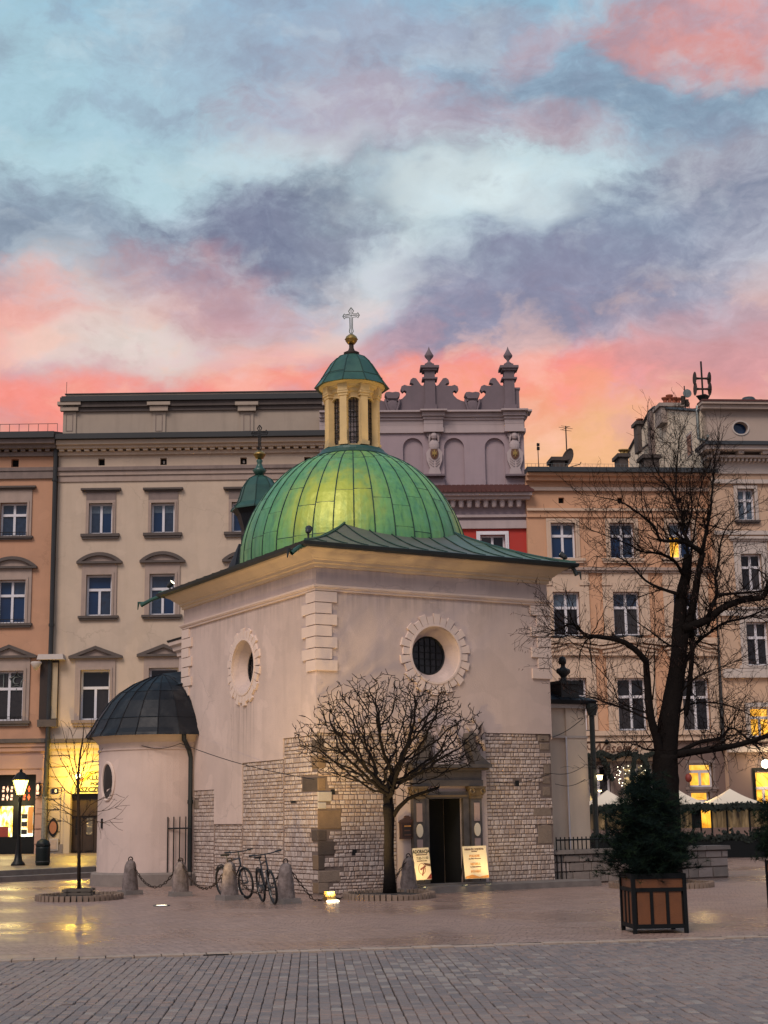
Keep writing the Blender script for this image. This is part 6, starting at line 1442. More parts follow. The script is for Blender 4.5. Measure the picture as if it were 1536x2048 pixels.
for s_ in (-1, 1):       # broken curved pediment
    e0 = uc+s_*((PA1-PA0)/2+.22); pts_o = [(e0, zp), (e0-s_*.10, zp+.06), (e0-s_*.28, zp+.20), (e0-s_*.42, zp+.42), (e0-s_*.50, zp+.62), (e0-s_*.40, zp+.66), (e0-s_*.42, zp+.74), (e0-s_*.58, zp+.74), (e0-s_*.64, zp+.58), (e0-s_*.58, zp+.36), (e0-s_*.50, zp+.12), (e0-s_*.46, zp)]
    q = MB(); q.prism(pts_o if s_ < 0 else pts_o[::-1], -.34, 0); q.build('pediment', 'portal_marble', pf)
    q = MB()             # seated figure on each pediment arm
    fx = e0-s_*.34; fz = zp+.62
    q.tube([(fx, -.2, fz-.10), (fx-s_*.02, -.2, fz+.12), (fx-s_*.04, -.2, fz+.30)], [.11, .12, .07], 7); q.lathe([(0, -.08), (.06, -.04), (.065, .02), (0, .09)], (fx-s_*.05, -.2, fz+.42), 10)
    q.tube([(fx, -.2, fz-.05), (fx+s_*.16, -.26, fz-.10), (fx+s_*.20, -.26, fz-.30)], [.09, .075, .05], 6); q.tube([(fx, -.2, fz+.24), (fx-s_*.18, -.24, fz+.16), (fx-s_*.26, -.22, fz+.28)], [.045, .04, .03], 5)
    q.tube([(fx+s_*.05, -.14, fz+.22), (fx+s_*.2, -.12, fz+.36), (fx+s_*.26, -.12, fz+.14), (fx+s_*.12, -.12, fz+.02)], [.05, .07, .05, .02], 5)
    q.build('stucco_figure', 'warm_trim', pf, smooth=True)
q = MB(); q.prism([(uc-.34, zp), (uc+.34, zp), (uc+.40, zp+.5), (uc+.26, zp+.78), (uc, zp+.92), (uc-.26, zp+.78), (uc-.40, zp+.5)], -.14, 0); q.build('cartouche', 'church_plaster', pf)
q = MB()
for s_ in (-1, 1):
    q.tube([(uc+s_*(.02+.3*k/10), -.14, zp+.80+.12*math.sin(k*.9)) for k in range(11)], .035, 5); q.tube([(uc+s_*.36, -.14, zp+.1), (uc+s_*.42, -.14, zp+.4), (uc+s_*.3, -.14, zp+.7)], .04, 5)
q.build('scrollwork', 'warm_trim', pf)
# doorstep landing
q = MB(); la0, la1 = RF(800, 1775)[0], RF(1145, 1765)[0]
q.box(la0, la1, -1.15, -.05, -.03, .135); q.build('landing', 'grey_stone', church); q = MB(); q.box(DA0-.5, DA1+.5, -.5, -.04, .135, .16); q.build('threshold', 'grey_stone', church)
# downpipe in the angle between nave and apse
q = MB(); bp = LF(381, 1600, -.12)[0]; q.tube([(-.42, 6.93, zae+.02), (-.41, 6.93, zae-.16), (-.20, bp-.06, zae-.42), (-.14, bp-.02, zae-.62), (-.14, bp-.02, .05)], .065, 8); q.tube([(-.14, bp-.02, 2.1), (-.14, bp-.02, 2.2)], .085, 8); q.build('downpipe', 'eave_metal', church)
# ================================================================== low stone wall right of the church
WA, WB = ground(1078, 1764, .08), ground(1458, 1751, .05)
wd = (WB-WA); wl = Vector((wd.x, wd.y, 0)).length; wyaw = math.atan2(wd.y, wd.x)
lw = empty('low_stone_wall', (WA.x, WA.y, 0), wyaw, label='low wall of grey stone blocks with flat coping beside the church', cat='wall')
q = MB(); q.box(0, wl, .03, .50, 0, .74); q.box(.0, .45, .5, 2.2, 0, .74); q.build('core', 'mortar', lw)
rw = random.Random(8); z = .02
for hgt in (.27, .22, .18):
    u = .0
    while u < wl-.01:
        L = rw.uniform(.22, .62)
        if wl-u-L < .18: L = wl-u
        e = .008; pr = rw.uniform(0, .025); q = MB()
        q.add([(u+e, .03, z+e), (u+L-e, .03, z+e), (u+L-e, .03, z+hgt-e), (u+e, .03, z+hgt-e), (u+e+.012, -pr, z+e+.012), (u+L-e-.012, -pr+rw.uniform(-.008, .008), z+e+.012), (u+L-e-.012, -pr, z+hgt-e-.012), (u+e+.012, -pr+rw.uniform(-.008, .008), z+hgt-e-.012)],
              [(4, 5, 6, 7), (0, 1, 5, 4), (1, 2, 6, 5), (2, 3, 7, 6), (3, 0, 4, 7)])
        q.build('stone_block', 'wall_stone_pale' if rw.random() < .28 else rw.choice(('wall_stone', 'grey_stone', 'wall_stone')), lw); u += L
    z += hgt+.004
u = -.06
while u < wl:
    L = min(rw.uniform(.8, 1.3), wl+.06-u); q = MB(); q.box(u+.006, u+L-.006, -.07, .58, .72, .82, tp=.012); q.build('coping_stone', 'cap_stone', lw); u += L
def railing(name, label, p0, p1, z0, h_, n, r=.012, base=0., rails=(0.06, -.02), **kw):
    p0, p1 = Vector(p0), Vector(p1); root = empty(name, (p0.x, p0.y, base), 0, label=label, cat='railing', **kw); d = p1-p0; d.z = 0
    q = MB()
    for zz in (z0+rails[0], z0+h_+rails[1]): q.tube([(0, 0, zz), (d.x, d.y, zz)], r*1.3, 5)
    q.build('rail', 'iron', root)
    pr = None
    for k in range(n):
        t = k/(n-1)
        if pr is None: q = MB(); q.tube([(0, 0, z0), (0, 0, z0+h_+.05)], r, 5); pr = q.build('bar', 'iron', root)
        else: inst(pr, root, (d.x*t, d.y*t, 0))
    return root
railing('railing', 'short black railing with ten upright bars before the masonry corner', ground(1030, 1758, .1), ground(1079, 1760, .1), 0, .66, 11, .016)
railing('railing', 'black railing showing above the stone wall beside the chapel', cw(CW+.15, .1, 0), cw(8.45, .3, 0), .0, 1.08, 14, .016)
g0, g1 = cw(-.42, 6.85, 0), cw(-.35, 7.15, 0)
railing('railing', 'narrow tall iron railing between round apse and nave wall', cw(-.75, 7.15, 0), cw(-.18, 6.9, 0), .0, 1.72, 5, .016, rails=(.25, -.25))

# ================================================================== bollards and chains
def make_bollard():
    root = empty('stone_bollard', (0, 0, 0))
    q = MB(); q.box(-.235, .235, -.235, .235, -.03, .10, tp=.015); q.build('base_slab', 'grey_stone', root)
    q = MB(); rg = random.Random(3); prof = [(.185, .09), (.175, .2), (.155, .38), (.135, .55), (.118, .66), (.085, .745), (.045, .775), (0, .78)]; n_ = 14
    for (r, z) in prof:
        for j in range(n_):
            a = 2*math.pi*j/n_; rr_ = r*(1+rg.uniform(-.10, .10)); sq = 1+.10*abs(math.cos(2*a)); q.v.append((rr_*sq*math.cos(a), rr_*sq*math.sin(a), z))
    for i in range(len(prof)-1):
        for j in range(n_): q.f.append((i*n_+j, i*n_+(j+1) % n_, (i+1)*n_+(j+1) % n_, (i+1)*n_+j)); q.mi.append(0)
    q.build('shaft', 'bollard_stone', root, smooth=True)
    q = MB(); q.tube([(.055*math.cos(t), 0, .80+.055*math.sin(t)) for t in [i*.5236 for i in range(13)]], .013, 6); q.build('ring', 'rust_iron', root)
    return root
mat('bollard_stone', (.26, .205, .19), .95, .6, 9, 1.0, 18, streak=.6, dirt=(.06, .045, .035), big=.1, col2=(.085, .062, .055))
bpx = [(257, 1790), (358, 1793), (457, 1801), (570, 1808), (818, 1780)]
blab = ['weathered stone bollard farthest left, in front of the round apse', 'mossy stone bollard near the downpipe, second from the left', 'stone bollard standing before the oblique bicycle', 'stone bollard with a bicycle leaning on its left side', 'dark stone bollard between the pollarded tree and the church door']
bp_ = []; b0_ = None
for k, (x, y) in enumerate(bpx):
    g = ground(x, y, .0 if k < 4 else .1); o = make_bollard() if b0_ is None else copy_tree(b0_); b0_ = b0_ or o
    g = g+Vector((0, .2, 0)); o.location = (g.x, g.y, 0 if k < 4 else .02); o.rotation_euler = (0, 0, YC+[.1, -.15, .05, .2, 0][k]); o.scale = (1, 1, [1, .98, 1.02, 1.03, 1.0][k])
    tag(o, blab[k], 'bollard', 'stone bollards linked by chains'); bp_.append(Vector((g.x, g.y, .80 if k < 4 else .82)))
lm_ = MB(); L_ = .052; lm_.tube([(L_*math.cos(t)*1.0, .026*math.sin(t), 0) for t in [i*2*math.pi/10 for i in range(11)]], .0105, 5, cap=False); link0 = None
clab = ['chain hanging between the two leftmost bollards', 'chain from the mossy bollard to the one before a bicycle', 'chain sagging behind both bicycles', 'long chain lying low past the church corner to the doorside bollard']
for k in range(4):
    p0, p1 = bp_[k], bp_[k+1]; root = empty('chain', p0, 0, label=clab[k], cat='chain', group='iron chains between bollards'); d = p1-p0; sag = (.62, .60, .62, .79)[k]; n_ = int(d.length*1.18/.088); ex = 2 if k < 3 else 3.0
    if k == 3: pts = [Vector((d.x*t, d.y*t, d.z*t-(min(sag, .79*(1-abs(2*t-1)**1.35)*1.9)))) for t in [i/200 for i in range(201)]]
    else: pts = [Vector((d.x*t, d.y*t, d.z*t-sag*(1-abs(2*t-1)**ex))) for t in [i/200 for i in range(201)]]
    acc = 0; last = pts[0]; kk = 0
    for i in range(1, 201):
        seg = (pts[i]-last)
        if seg.length >= .088:
            c = (pts[i]+last)/2; qt = seg.to_track_quat('X', 'Z'); rot = (qt.to_matrix() @ Matrix.Rotation(R(90)*(kk % 2)+.3, 3, 'X')).to_euler()
            if link0 is None: link0 = lm_.build('chain_link', 'rust_iron', root); o = link0
            else: o = inst(link0, root)
            o.location = c; o.rotation_euler = rot; last = pts[i]; kk += 1

# ================================================================== bicycles
def make_bike(label):
    root = empty('bicycle', (0, 0, 0), 0, label=label, cat='bicycle', group='bicycles left at the bollards')
    def wheel(x):
        q = MB(); q.tube([(x+.315*math.cos(t), 0, .34+.315*math.sin(t)) for t in [i*2*math.pi/28 for i in range(29)]], .025, 6, cap=False); w = q.build('wheel', 'rubber', root)
        q = MB(); q.tube([(x+.285*math.cos(t), 0, .34+.285*math.sin(t)) for t in [i*2*math.pi/24 for i in range(25)]], .010, 4, cap=False)
        for i in range(14): t = i*2*math.pi/14; q.tube([(x, .02*(-1)**i, .34), (x+.285*math.cos(t), 0, .34+.285*math.sin(t))], .0022, 3)
        q.tube([(x, -.045, .34), (x, .045, .34)], .02, 6); q.build('rim', 'bike_metal', w)
    wheel(0); wheel(1.06)
    q = MB(); bb = (.44, 0, .29); st = (.30, 0, .78); hd = (.86, 0, .86); hb = (.895, 0, .72)
    for a, b_, r in ((bb, st, .017), (st, hd, .019), (bb, hb, .021), ((.31, 0, .74), (0, .05, .34), .010), ((.31, 0, .74), (0, -.05, .34), .010), (bb, (0, .05, .34), .012), (bb, (0, -.05, .34), .012), (hd, hb, .022)): q.tube([a, b_], r, 6)
    q.build('frame', 'bike_paint', root)
    q = MB(); q.tube([hb, (.90, 0, .69)], .02, 6)
    for s_ in (-1, 1): q.tube([(.90, 0, .69), (.91, s_*.06, .67), (1.06, s_*.06, .34)], .014, 5)
    q.build('fork', 'bike_paint', root)
    q = MB(); q.tube([hd, (.845, 0, .98), (.90, 0, 1.0)], .016, 6); q.tube([(.87, -.33, 1.02), (.90, -.12, 1.0), (.90, .12, 1.0), (.87, .33, 1.02)], .013, 6)
    for s_ in (-1, 1): q.tube([(.873, s_*.21, 1.015), (.865, s_*.34, 1.02)], .02, 6); q.tube([(.90, s_*.19, 1.01), (.96, s_*.27, .98)], .007, 4)
    q.build('handlebar', 'bike_paint', root)
    q = MB(); q.tube([st, (.265, 0, .92)], .014, 6); q.build('seat_post', 'bike_metal', root)
    q = MB(); q.add([(.13, -.075, .935), (.13, .075, .935), (.30, .045, .945), (.30, -.045, .945), (.40, .018, .93), (.40, -.018, .93), (.13, -.075, .90), (.13, .075, .90), (.40, 0, .90)], [(0, 3, 2, 1), (3, 5, 4, 2), (0, 1, 7, 6), (1, 2, 4, 8, 7), (0, 6, 8, 5, 3), (6, 7, 8)]); q.build('saddle', 'rubber', root)
    q = MB(); q.lathe([(.09, -.008), (.09, .008)], (0, 0, 0), 16); c = q.build('chainring', 'bike_metal', root); c.location = (.44, -.05, .29); c.rotation_euler = (R(90), 0, 0)
    for s_ in (-1, 1): q = MB(); q.tube([(.44, s_*.03, .29), (.44, s_*.09, .29), (.44+s_*.10, s_*.10, .29-s_*.13)], .010, 5); q.obox((.44+s_*.10, s_*.15, .29-s_*.13), (.045, 0, 0), (0, .045, 0), (0, 0, .01)); q.build('pedal', 'bike_metal', root)
    q = MB(); q.tube([(.0+.37*math.cos(R(a)), 0, .34+.37*math.sin(R(a))) for a in (40, 65, 90, 115, 140)], .018, 4); q.build('mudguard', 'bike_paint', root)
    return root
def set_bike(o, pr, pf, lean):
    d = pf-pr; yaw = math.atan2(d.y, d.x); o.rotation_mode = 'XYZ'; o.location = (pr.x, pr.y, 0)
    o.rotation_euler = (R(lean), 0, yaw); s = min(1.08, Vector((d.x, d.y)).length/1.06); o.scale = (1.0,)*3
b1 = make_bike('black bicycle half hidden behind a bollard, front wheel turned right'); set_bike(b1, Vector((-3.66, 34.05, 0)), Vector((-3.06, 33.15, 0)), 6)
b2 = make_bike('black bicycle seen nearly end on, leaning against a bollard'); set_bike(b2, Vector((-2.62, 31.85, 0)), Vector((-2.30, 30.84, 0)), 9)

# ================================================================== trees
def chains_to_mesh(mb, chains, n=5):
    for pts, rads in chains: mb.tube(pts, rads, n if rads[0] > .02 else 4 if rads[0] > .012 else 3, cap=False)
def wander(p, d, L, r0, r1, rg, seg=.16, curl=.25, up=.1):
    pts, rads = [p.copy()], [r0]; n_ = max(2, int(L/seg)); d = d.normalized()
    for i in range(n_):
        d = (d+Vector((rg.gauss(0, curl), rg.gauss(0, curl), rg.gauss(0, curl)+up))).normalized()*1.0
        p = p+d*(L/n_); pts.append(p.copy()); rads.append(r0+(r1-r0)*(i+1)/n_)
    return pts, rads
def ring_kerb(name_label, c, rx, ry, hgt=.12, group='brick rings round trees'):
    root = empty('tree_pit', c, 0, label=name_label, cat='tree pit', group=group); n_ = int(2*math.pi*max(rx, (rx+ry)/2)/.13)
    q = MB(); q.lathe([(1, .0), (.97, .05), (.5, .09), (0, .10)], (0, 0, 0), 32, sx=rx-.06, sy=ry-.06); q.build('soil', 'soil', root, smooth=True)
    for k in range(n_):
        t = 2*math.pi*k/n_; q = MB(); d_ = Vector((math.cos(t)/rx, math.sin(t)/ry, 0)).normalized(); s_ = Vector((-d_.y, d_.x, 0)); hh = hgt+random.uniform(-.012, .012)
        q.obox(Vector((rx*math.cos(t), ry*math.sin(t), hh/2)), s_*.047, d_*.055, (0, 0, hh/2)); q.build('kerb_brick', 'ring_brick', root)
    return root

# --- pollarded globe tree in front of the corner: branches grown towards points of a round crown
ring_kerb('brick ring round the pollarded tree before the church wall', (-.02, 32.75, 0), .93, 1.25)
tr = empty('pollarded_tree', (.0, 32.75, .06), 0, label='small bare tree with dense round pollarded crown before the church', cat='tree')
def colonise(trunk, attract, step=.075, infl=.75, kill=.14, iters=120, rg=random):
    pos = [np.array(p, float) for p in trunk]; par = [i-1 for i in range(len(trunk))]; A_ = np.array(attract)
    nodes = np.array(pos); grown = len(pos)
    for it in range(iters):
        if len(A_) == 0: break
        d2 = ((A_[:, None, :]-nodes[None, :, :])**2).sum(2); near = d2.argmin(1); dm = d2[np.arange(len(A_)), near]
        vec = {}
        lim = infl*infl if it > 25 else 9.
        for i in range(len(A_)):
            if dm[i] < lim:
                v = A_[i]-nodes[near[i]]; vec.setdefault(near[i], []).append(v/np.linalg.norm(v))
        if not vec: break
        new = []
        for k, vs in vec.items():
            v = np.mean(vs, 0)+np.array([rg.gauss(0, .16), rg.gauss(0, .16), rg.gauss(0, .13)]); l = np.linalg.norm(v)
            if l < .12: v = vs[0]; l = np.linalg.norm(v)
            p = nodes[k]+v/l*step
            new.append((p, k))
        nodes = np.vstack([nodes]+[p[None] for p, k in new]); par += [k for p, k in new]
        d2 = ((A_[:, None, :]-nodes[None, -len(new):, :])**2).sum(2).min(1); A_ = A_[d2 > kill*kill]
    return nodes, par
def skeleton(nodes, par, rtip, power, rmax, n_trunk):
    n = len(par); ch = [[] for _ in range(n)]
    for i, p in enumerate(par):
        if p >= 0: ch[p].append(i)
    rad = np.zeros(n)
    for i in range(n-1, -1, -1):
        rad[i] = max(rtip, sum(rad[c]**power for c in ch[i])**(1/power) if ch[i] else rtip)
    rad = np.minimum(rad, rmax); out = []
    stack = [0]
    while stack:
        i = stack.pop(); start = par[i] if par[i] >= 0 else i
        pts, rads = [Vector(nodes[start])], [rad[i]]
        while True:
            pts.append(Vector(nodes[i])); rads.append(rad[i])
            if not ch[i]: break
            c = sorted(ch[i], key=lambda q: -rad[q]); stack += c[1:]; i = c[0]
        out.append((pts, rads))
    return out
rg = random.Random(17); att = []
while len(att) < 2100:
    x, y, z = rg.uniform(-1, 1), rg.uniform(-1, 1), rg.uniform(-1, 1); r2 = x*x+y*y+z*z
    if r2 > 1 or r2 < .10: continue
    if z < -.85: continue
    # crown is a flattened cushion, flat-bottomed and open below
    X, Y, Z = x*2.10+.06, y*1.85, 3.32+z*1.40
    if Z < 1.98+.36*math.hypot(X, Y): continue
    att.append((X, Y, Z))
trunk = [(.0, 0, .0), (.0, 0, .4), (-.01, 0, .8), (0, .0, 1.2), (.01, 0, 1.5), (.0, 0, 1.75), (.0, 0, 1.88)]
nodes, par = colonise(trunk, att, .075, .85, .100, 120, rg)
sk = skeleton(nodes, par, .0064, 2.36, .125, len(trunk))
q = MB(); q.tube([Vector(p) for p in trunk[:8]], [.165, .125, .112, .108, .114, .125, .125, .11], 12); q.tube([(.02, 0, 1.55), (.22, -.06, 1.82), (.42, -.08, 2.0), (.62, -.08, 2.08), (.86, -.06, 2.16), (1.1, -.05, 2.24)], [.06, .05, .042, .036, .03, .022], 7); q.build('trunk', 'bark', tr, smooth=True)
lim = [c for c in sk if c[1][0] >= .028]; twg = [c for c in sk if c[1][0] < .028]
q = MB(); chains_to_mesh(q, [(p, [r*1.0 for r in rr_]) for p, rr_ in lim], 6); q.build('branches', 'bark', tr)
q = MB(); chains_to_mesh(q, twg); ex = []
for p, r in twg:                        # short knuckled end twigs
    if rg.random() < .85: e = p[-1]; d_ = (p[-1]-p[-2]); 
    else: continue
    for k in range(2): ex.append(wander(e, d_.normalized()+Vector((rg.gauss(0, .7), rg.gauss(0, .7), rg.gauss(.25, .5))), rg.uniform(.07, .17), .0085, .006, rg, .06, .2, .05))
for t in range(26):                      # a few twigs along the low side limb
    p = Vector((.3+t*.032, -.07, 1.92+t*.0125)); ex.append(wander(p, Vector((rg.gauss(.4, .6), rg.gauss(0, .6), rg.gauss(.2, .5))), rg.uniform(.12, .42), .010, .006, rg, .08, .3, .1))
chains_to_mesh(q, ex); q.build('twigs', 'bark', tr)

# --- the big old tree on the right: limbs surveyed one by one, twigs grown from them
BT = ground(1330, 1768, .05); BTY = BT.y
ring_kerb('brick ring round the big old tree beside the stone wall', (BT.x-.15, BT.y-.35, 0), 1.15, 1.15)
bt = empty('old_tree', (BT.x, BT.y, 0), 0, label='big bare old tree with dark trunk and long spreading limbs on the right', cat='tree')
def tp(x, y, dy=0.): p = on_plane(x, y, Vector((0, BTY+dy, 0)), Vector((0, 1, 0))); return p-Vector((BT.x, BT.y, 0))
def limb(pts, r0, r1, d0=0., d1=0.):
    k_ = .84 if r0 > .3 else .64; r0, r1 = r0*k_, r1*k_*.9
    n_ = len(pts); P_ = [tp(x, y, d0+(d1-d0)*i/(n_-1)) for i, (x, y) in enumerate(pts)]
    out = []; 
    for i in range(n_-1):             # smooth the polyline
        p0, p1, p2, p3 = P_[max(i-1, 0)], P_[i], P_[i+1], P_[min(i+2, n_-1)]
        for k in range(4):
            f = k/4; out.append(.5*((2*p1)+(p2-p0)*f+(2*p0-5*p1+4*p2-p3)*f*f+(-p0+3*p1-3*p2+p3)*f**3))
    out.append(P_[-1]); m_ = len(out)
    return out, [r0+(r1-r0)*(i/(m_-1))**.8 for i in range(m_)]
LIMBS = [
 ([(1333, 1775), (1333, 1700), (1332, 1620), (1331, 1560), (1330, 1510)], .47, .40, 0, 0),
 ([(1331, 1520), (1337, 1450), (1348, 1380), (1357, 1320), (1359, 1260), (1362, 1200), (1371, 1155), (1376, 1110)], .36, .15, 0, .3),
 ([(1322, 1530), (1314, 1480), (1300, 1426), (1293, 1340), (1288, 1318), (1250, 1285), (1195, 1273), (1174, 1273), (1146, 1248), (1126, 1254), (1104, 1262)], .20, .022, -.1, -1.2),
 ([(1362, 1300), (1378, 1245), (1390, 1190), (1396, 1150), (1406, 1104)], .17, .13, .1, -.3),
 ([(1404, 1108), (1413, 1060), (1421, 1020), (1427, 950), (1431, 905)], .085, .02, -.3, -.4),
 ([(1405, 1106), (1383, 1091), (1359, 1082), (1322, 1080), (1308, 1053), (1274, 1024), (1240, 1003), (1192, 993)], .11, .014, -.3, -1.3),
 ([(1383, 1091), (1366, 1062), (1365, 1035), (1353, 1003), (1352, 962), (1356, 905), (1358, 875)], .075, .012, -.3, .5),
 ([(1355, 1005), (1338, 975), (1322, 955), (1308, 928), (1301, 875)], .045, .010, .1, .3),
 ([(1366, 1150), (1345, 1118), (1311, 1106), (1284, 1103), (1257, 1089), (1222, 1075), (1178, 1058)], .07, .012, .1, -1.5),
 ([(1357, 1188), (1325, 1178), (1291, 1161), (1257, 1127), (1229, 1113), (1188, 1113)], .075, .012, 0, 1.4),
 ([(1366, 1258), (1414, 1240), (1445, 1216), (1489, 1199), (1525, 1194), (1540, 1160), (1565, 1110), (1600, 1080)], .19, .06, 0, -1.0),
 ([(1350, 1510), (1385, 1504), (1430, 1498), (1475, 1490), (1510, 1480), (1545, 1468), (1600, 1445)], .16, .07, 0, -1.6),
 ([(1356, 1505), (1400, 1484), (1440, 1476), (1462, 1456), (1489, 1472), (1520, 1500)], .10, .02, .1, .9),
 ([(1362, 1340), (1392, 1288), (1417, 1267), (1448, 1246), (1489, 1236), (1530, 1219), (1570, 1200)], .085, .03, .1, 1.2),
 ([(1412, 1242), (1426, 1208), (1434, 1186), (1431, 1157), (1438, 1116), (1443, 1079), (1462, 1045), (1502, 1020)], .085, .012, -.2, .8),
 ([(1436, 1190), (1478, 1186), (1520, 1182), (1560, 1170)], .06, .02, -.3, -1.2),
 ([(1302, 1428), (1262, 1415), (1236, 1400), (1226, 1372), (1195, 1335), (1150, 1290), (1122, 1264)], .035, .008, -.3, -1.4),
 ([(1308, 1500), (1290, 1498), (1267, 1488), (1255, 1510), (1235, 1545)], .05, .010, -.2, -1.3),
 ([(1300, 1440), (1255, 1420), (1210, 1404), (1172, 1390), (1140, 1380)], .045, .010, -.2, 1.0),
 ([(1350, 1400), (1375, 1370), (1400, 1350), (1440, 1335), (1480, 1320)], .05, .010, .1, -1.2),
 ([(1344, 1440), (1378, 1410), (1420, 1405), (1470, 1415), (1520, 1440)], .05, .012, .1, 1.4),
 ([(1380, 1240), (1384, 1300), (1378, 1380), (1372, 1430)], .10, .10, .15, .1),
 ([(1372, 1150), (1385, 1090), (1392, 1040), (1400, 985), (1412, 935)], .05, .010, .2, 1.0),
 ([(1356, 1300), (1330, 1285), (1300, 1262), (1270, 1240), (1250, 1210)], .05, .010, .1, 1.6),
 ([(1305, 1400), (1310, 1340), (1308, 1280), (1312, 1225)], .03, .008, -.3, -.7),
 ([(1376, 1112), (1372, 1070), (1384, 1020), (1380, 960), (1392, 920)], .06, .010, .3, 1.2),
]
rg = random.Random(29); q = MB(); tw = []; pods = []
for (pts, r0, r1, d0, d1) in LIMBS:
    P_, rr_ = limb(pts, r0, r1, d0, d1); rr_ = [r*(1+rg.uniform(-.05, .05)) for r in rr_]; q.tube(P_, rr_, 10 if r0 > .1 else 6)
    if r0 > .3 and pts[0][1] > 1700: continue
    n_ = len(P_)
    for i in range(3, n_):
        if rr_[i] > .14 and rg.random() < .72: continue
        rich = (P_[i]+Vector((BT.x, BT.y, 0))).x > BT.x+.6
        dens = 1.0 if rr_[i] > .05 else 1.35
        for k in range(int(dens*(1.6 if rich else 1.)+rg.random()*1.6)):
            dv = (P_[i]-P_[i-1]).normalized(); side = Vector((rg.gauss(0, 1), rg.gauss(0, 1), rg.gauss(.15, .8))).normalized()
            L = rg.uniform(.35, 1.15)*(1.1 if rr_[i] < .05 else .8); rb_ = min(.018, max(.007, rr_[i]*.45))
            c1 = wander(P_[i], dv*.8+side, L, rb_, .005, rg, .16, .20, .07); tw.append(c1)
            for j in range(1, len(c1[0])):
                for _ in range(2 if rg.random() < .55 else 1):
                    if rg.random() < .62:
                        s2 = Vector((rg.gauss(0, 1), rg.gauss(0, 1), rg.gauss(.25, .8))).normalized(); d2 = (c1[0][j]-c1[0][j-1]).normalized()
                        c2 = wander(c1[0][j], d2+s2, rg.uniform(.18, .6), c1[1][j]*.72, .0035, rg, .12, .22, .07); tw.append(c2)
                        for jj in range(1, len(c2[0])):
                            if rg.random() < .40: c3 = wander(c2[0][jj], (c2[0][jj]-c2[0][jj-1]).normalized()+Vector((rg.gauss(0, .9), rg.gauss(0, .9), rg.gauss(.2, .7))), rg.uniform(.10, .28), .0045, .003, rg, .1, .2, .08); tw.append(c3)
                        e = c2[0][-1]
                        if 4.0 < e.z < 9.3 and rg.random() < .30: pods.append(e)
q.build('trunk', 'bark', bt, smooth=True)
q = MB(); chains_to_mesh(q, tw); q.build('twigs', 'twig', bt)
q = MB()
for e in pods:
    for k in range(rg.randint(2, 5)):
        c = e+Vector((rg.gauss(0, .05), rg.gauss(0, .05), -.04+rg.gauss(0, .035))); a = Vector((rg.gauss(0, .4), rg.gauss(0, .4), -1)).normalized(); b_ = a.orthogonal().normalized()
        q.add([c-b_*.010, c+b_*.010, c+a*.06+b_*.007, c+a*.07], [(0, 1, 2, 3)])
q.build('seed_pods', 'dry_pods', bt)

# --- sapling on the left
ring_kerb('brick ring round the slim sapling on the left', (-6.85, 34.0, 0), .90, 1.05)
sp_ = ground(158, 1786, .05); sy = 34.0; sx_ = on_plane(157, 1786, Vector((0, sy, 0)), Vector((0, 1, 0))).x
st_ = empty('sapling', (sx_, sy, .07), 0, label='slim bare sapling in a brick ring in front of the apse', cat='tree'); rg = random.Random(41)
def sp2(x, y, dy=0.): p = on_plane(x, y, Vector((0, sy+dy, 0)), Vector((0, 1, 0))); return p-Vector((sx_, sy, .07))
q = MB(); q.tube([sp2(*p) for p in ((158, 1790), (158, 1700), (157, 1620), (156, 1560), (160, 1510), (166, 1475), (168, 1445))], [.045, .038, .034, .030, .022, .013, .006], 7); q.build('trunk', 'bark_young', st_, smooth=True)
tw = []
for (pts, dy) in (([(157, 1580), (140, 1550), (122, 1520), (110, 1490)], -.3), ([(157, 1570), (146, 1540), (136, 1505), (130, 1478)], .3), ([(158, 1560), (170, 1530), (176, 1500), (182, 1470)], -.3), ([(157, 1600), (130, 1580), (112, 1555), (98, 1525)], .2), ([(158, 1640), (180, 1610), (205, 1596), (232, 1588)], -.4), ([(157, 1650), (185, 1625), (215, 1620), (240, 1612)], .3), ([(157, 1625), (125, 1612), (105, 1600), (92, 1602)], -.3),
                  ([(158, 1655), (178, 1640), (206, 1645), (228, 1637)], -.2), ([(157, 1640), (130, 1622), (112, 1618), (97, 1620)], .4), ([(157, 1590), (165, 1560), (178, 1540), (190, 1515)], .4), ([(156, 1560), (150, 1520), (148, 1490), (143, 1462)], .1), ([(160, 1520), (172, 1495), (178, 1468)], -.1), ([(157, 1660), (135, 1645), (118, 1640)], .1)):
    P_ = [sp2(x, y, dy*i/(len(pts)-1)) for i, (x, y) in enumerate(pts)]; tw.append((P_, [.014-.010*i/(len(pts)-1) for i in range(len(pts))]))
    for i in range(1, len(P_)):
        for k in range(3): tw.append(wander(P_[i]*.6+P_[i-1]*.4 if k else P_[i], (P_[i]-P_[i-1]).normalized()+Vector((rg.gauss(0, .5), rg.gauss(0, .6), rg.gauss(.15, .45))), rg.uniform(.15, .5), .006, .0035, rg, .1, .15, .03))
q = MB(); chains_to_mesh(q, tw, 4); q.build('twigs', 'bark_young', st_)
wr_ = empty('plank_guard', (sx_, sy, .0), 0, label='low square guard of weathered planks round the sapling foot', cat='guard')
for k, (z, yaw) in enumerate(((.13, .1), (.13, 1.67), (.21, .1), (.21, 1.67))):
    for s_ in (-1, 1): q = MB(); c, s = math.cos(yaw), math.sin(yaw); q.obox((-s*.26*s_, c*.26*s_, z), (c*.34, s*.34, 0), (-s*.035, c*.035, 0), (0, 0, .028)); q.build('plank', 'wood_plank', wr_)

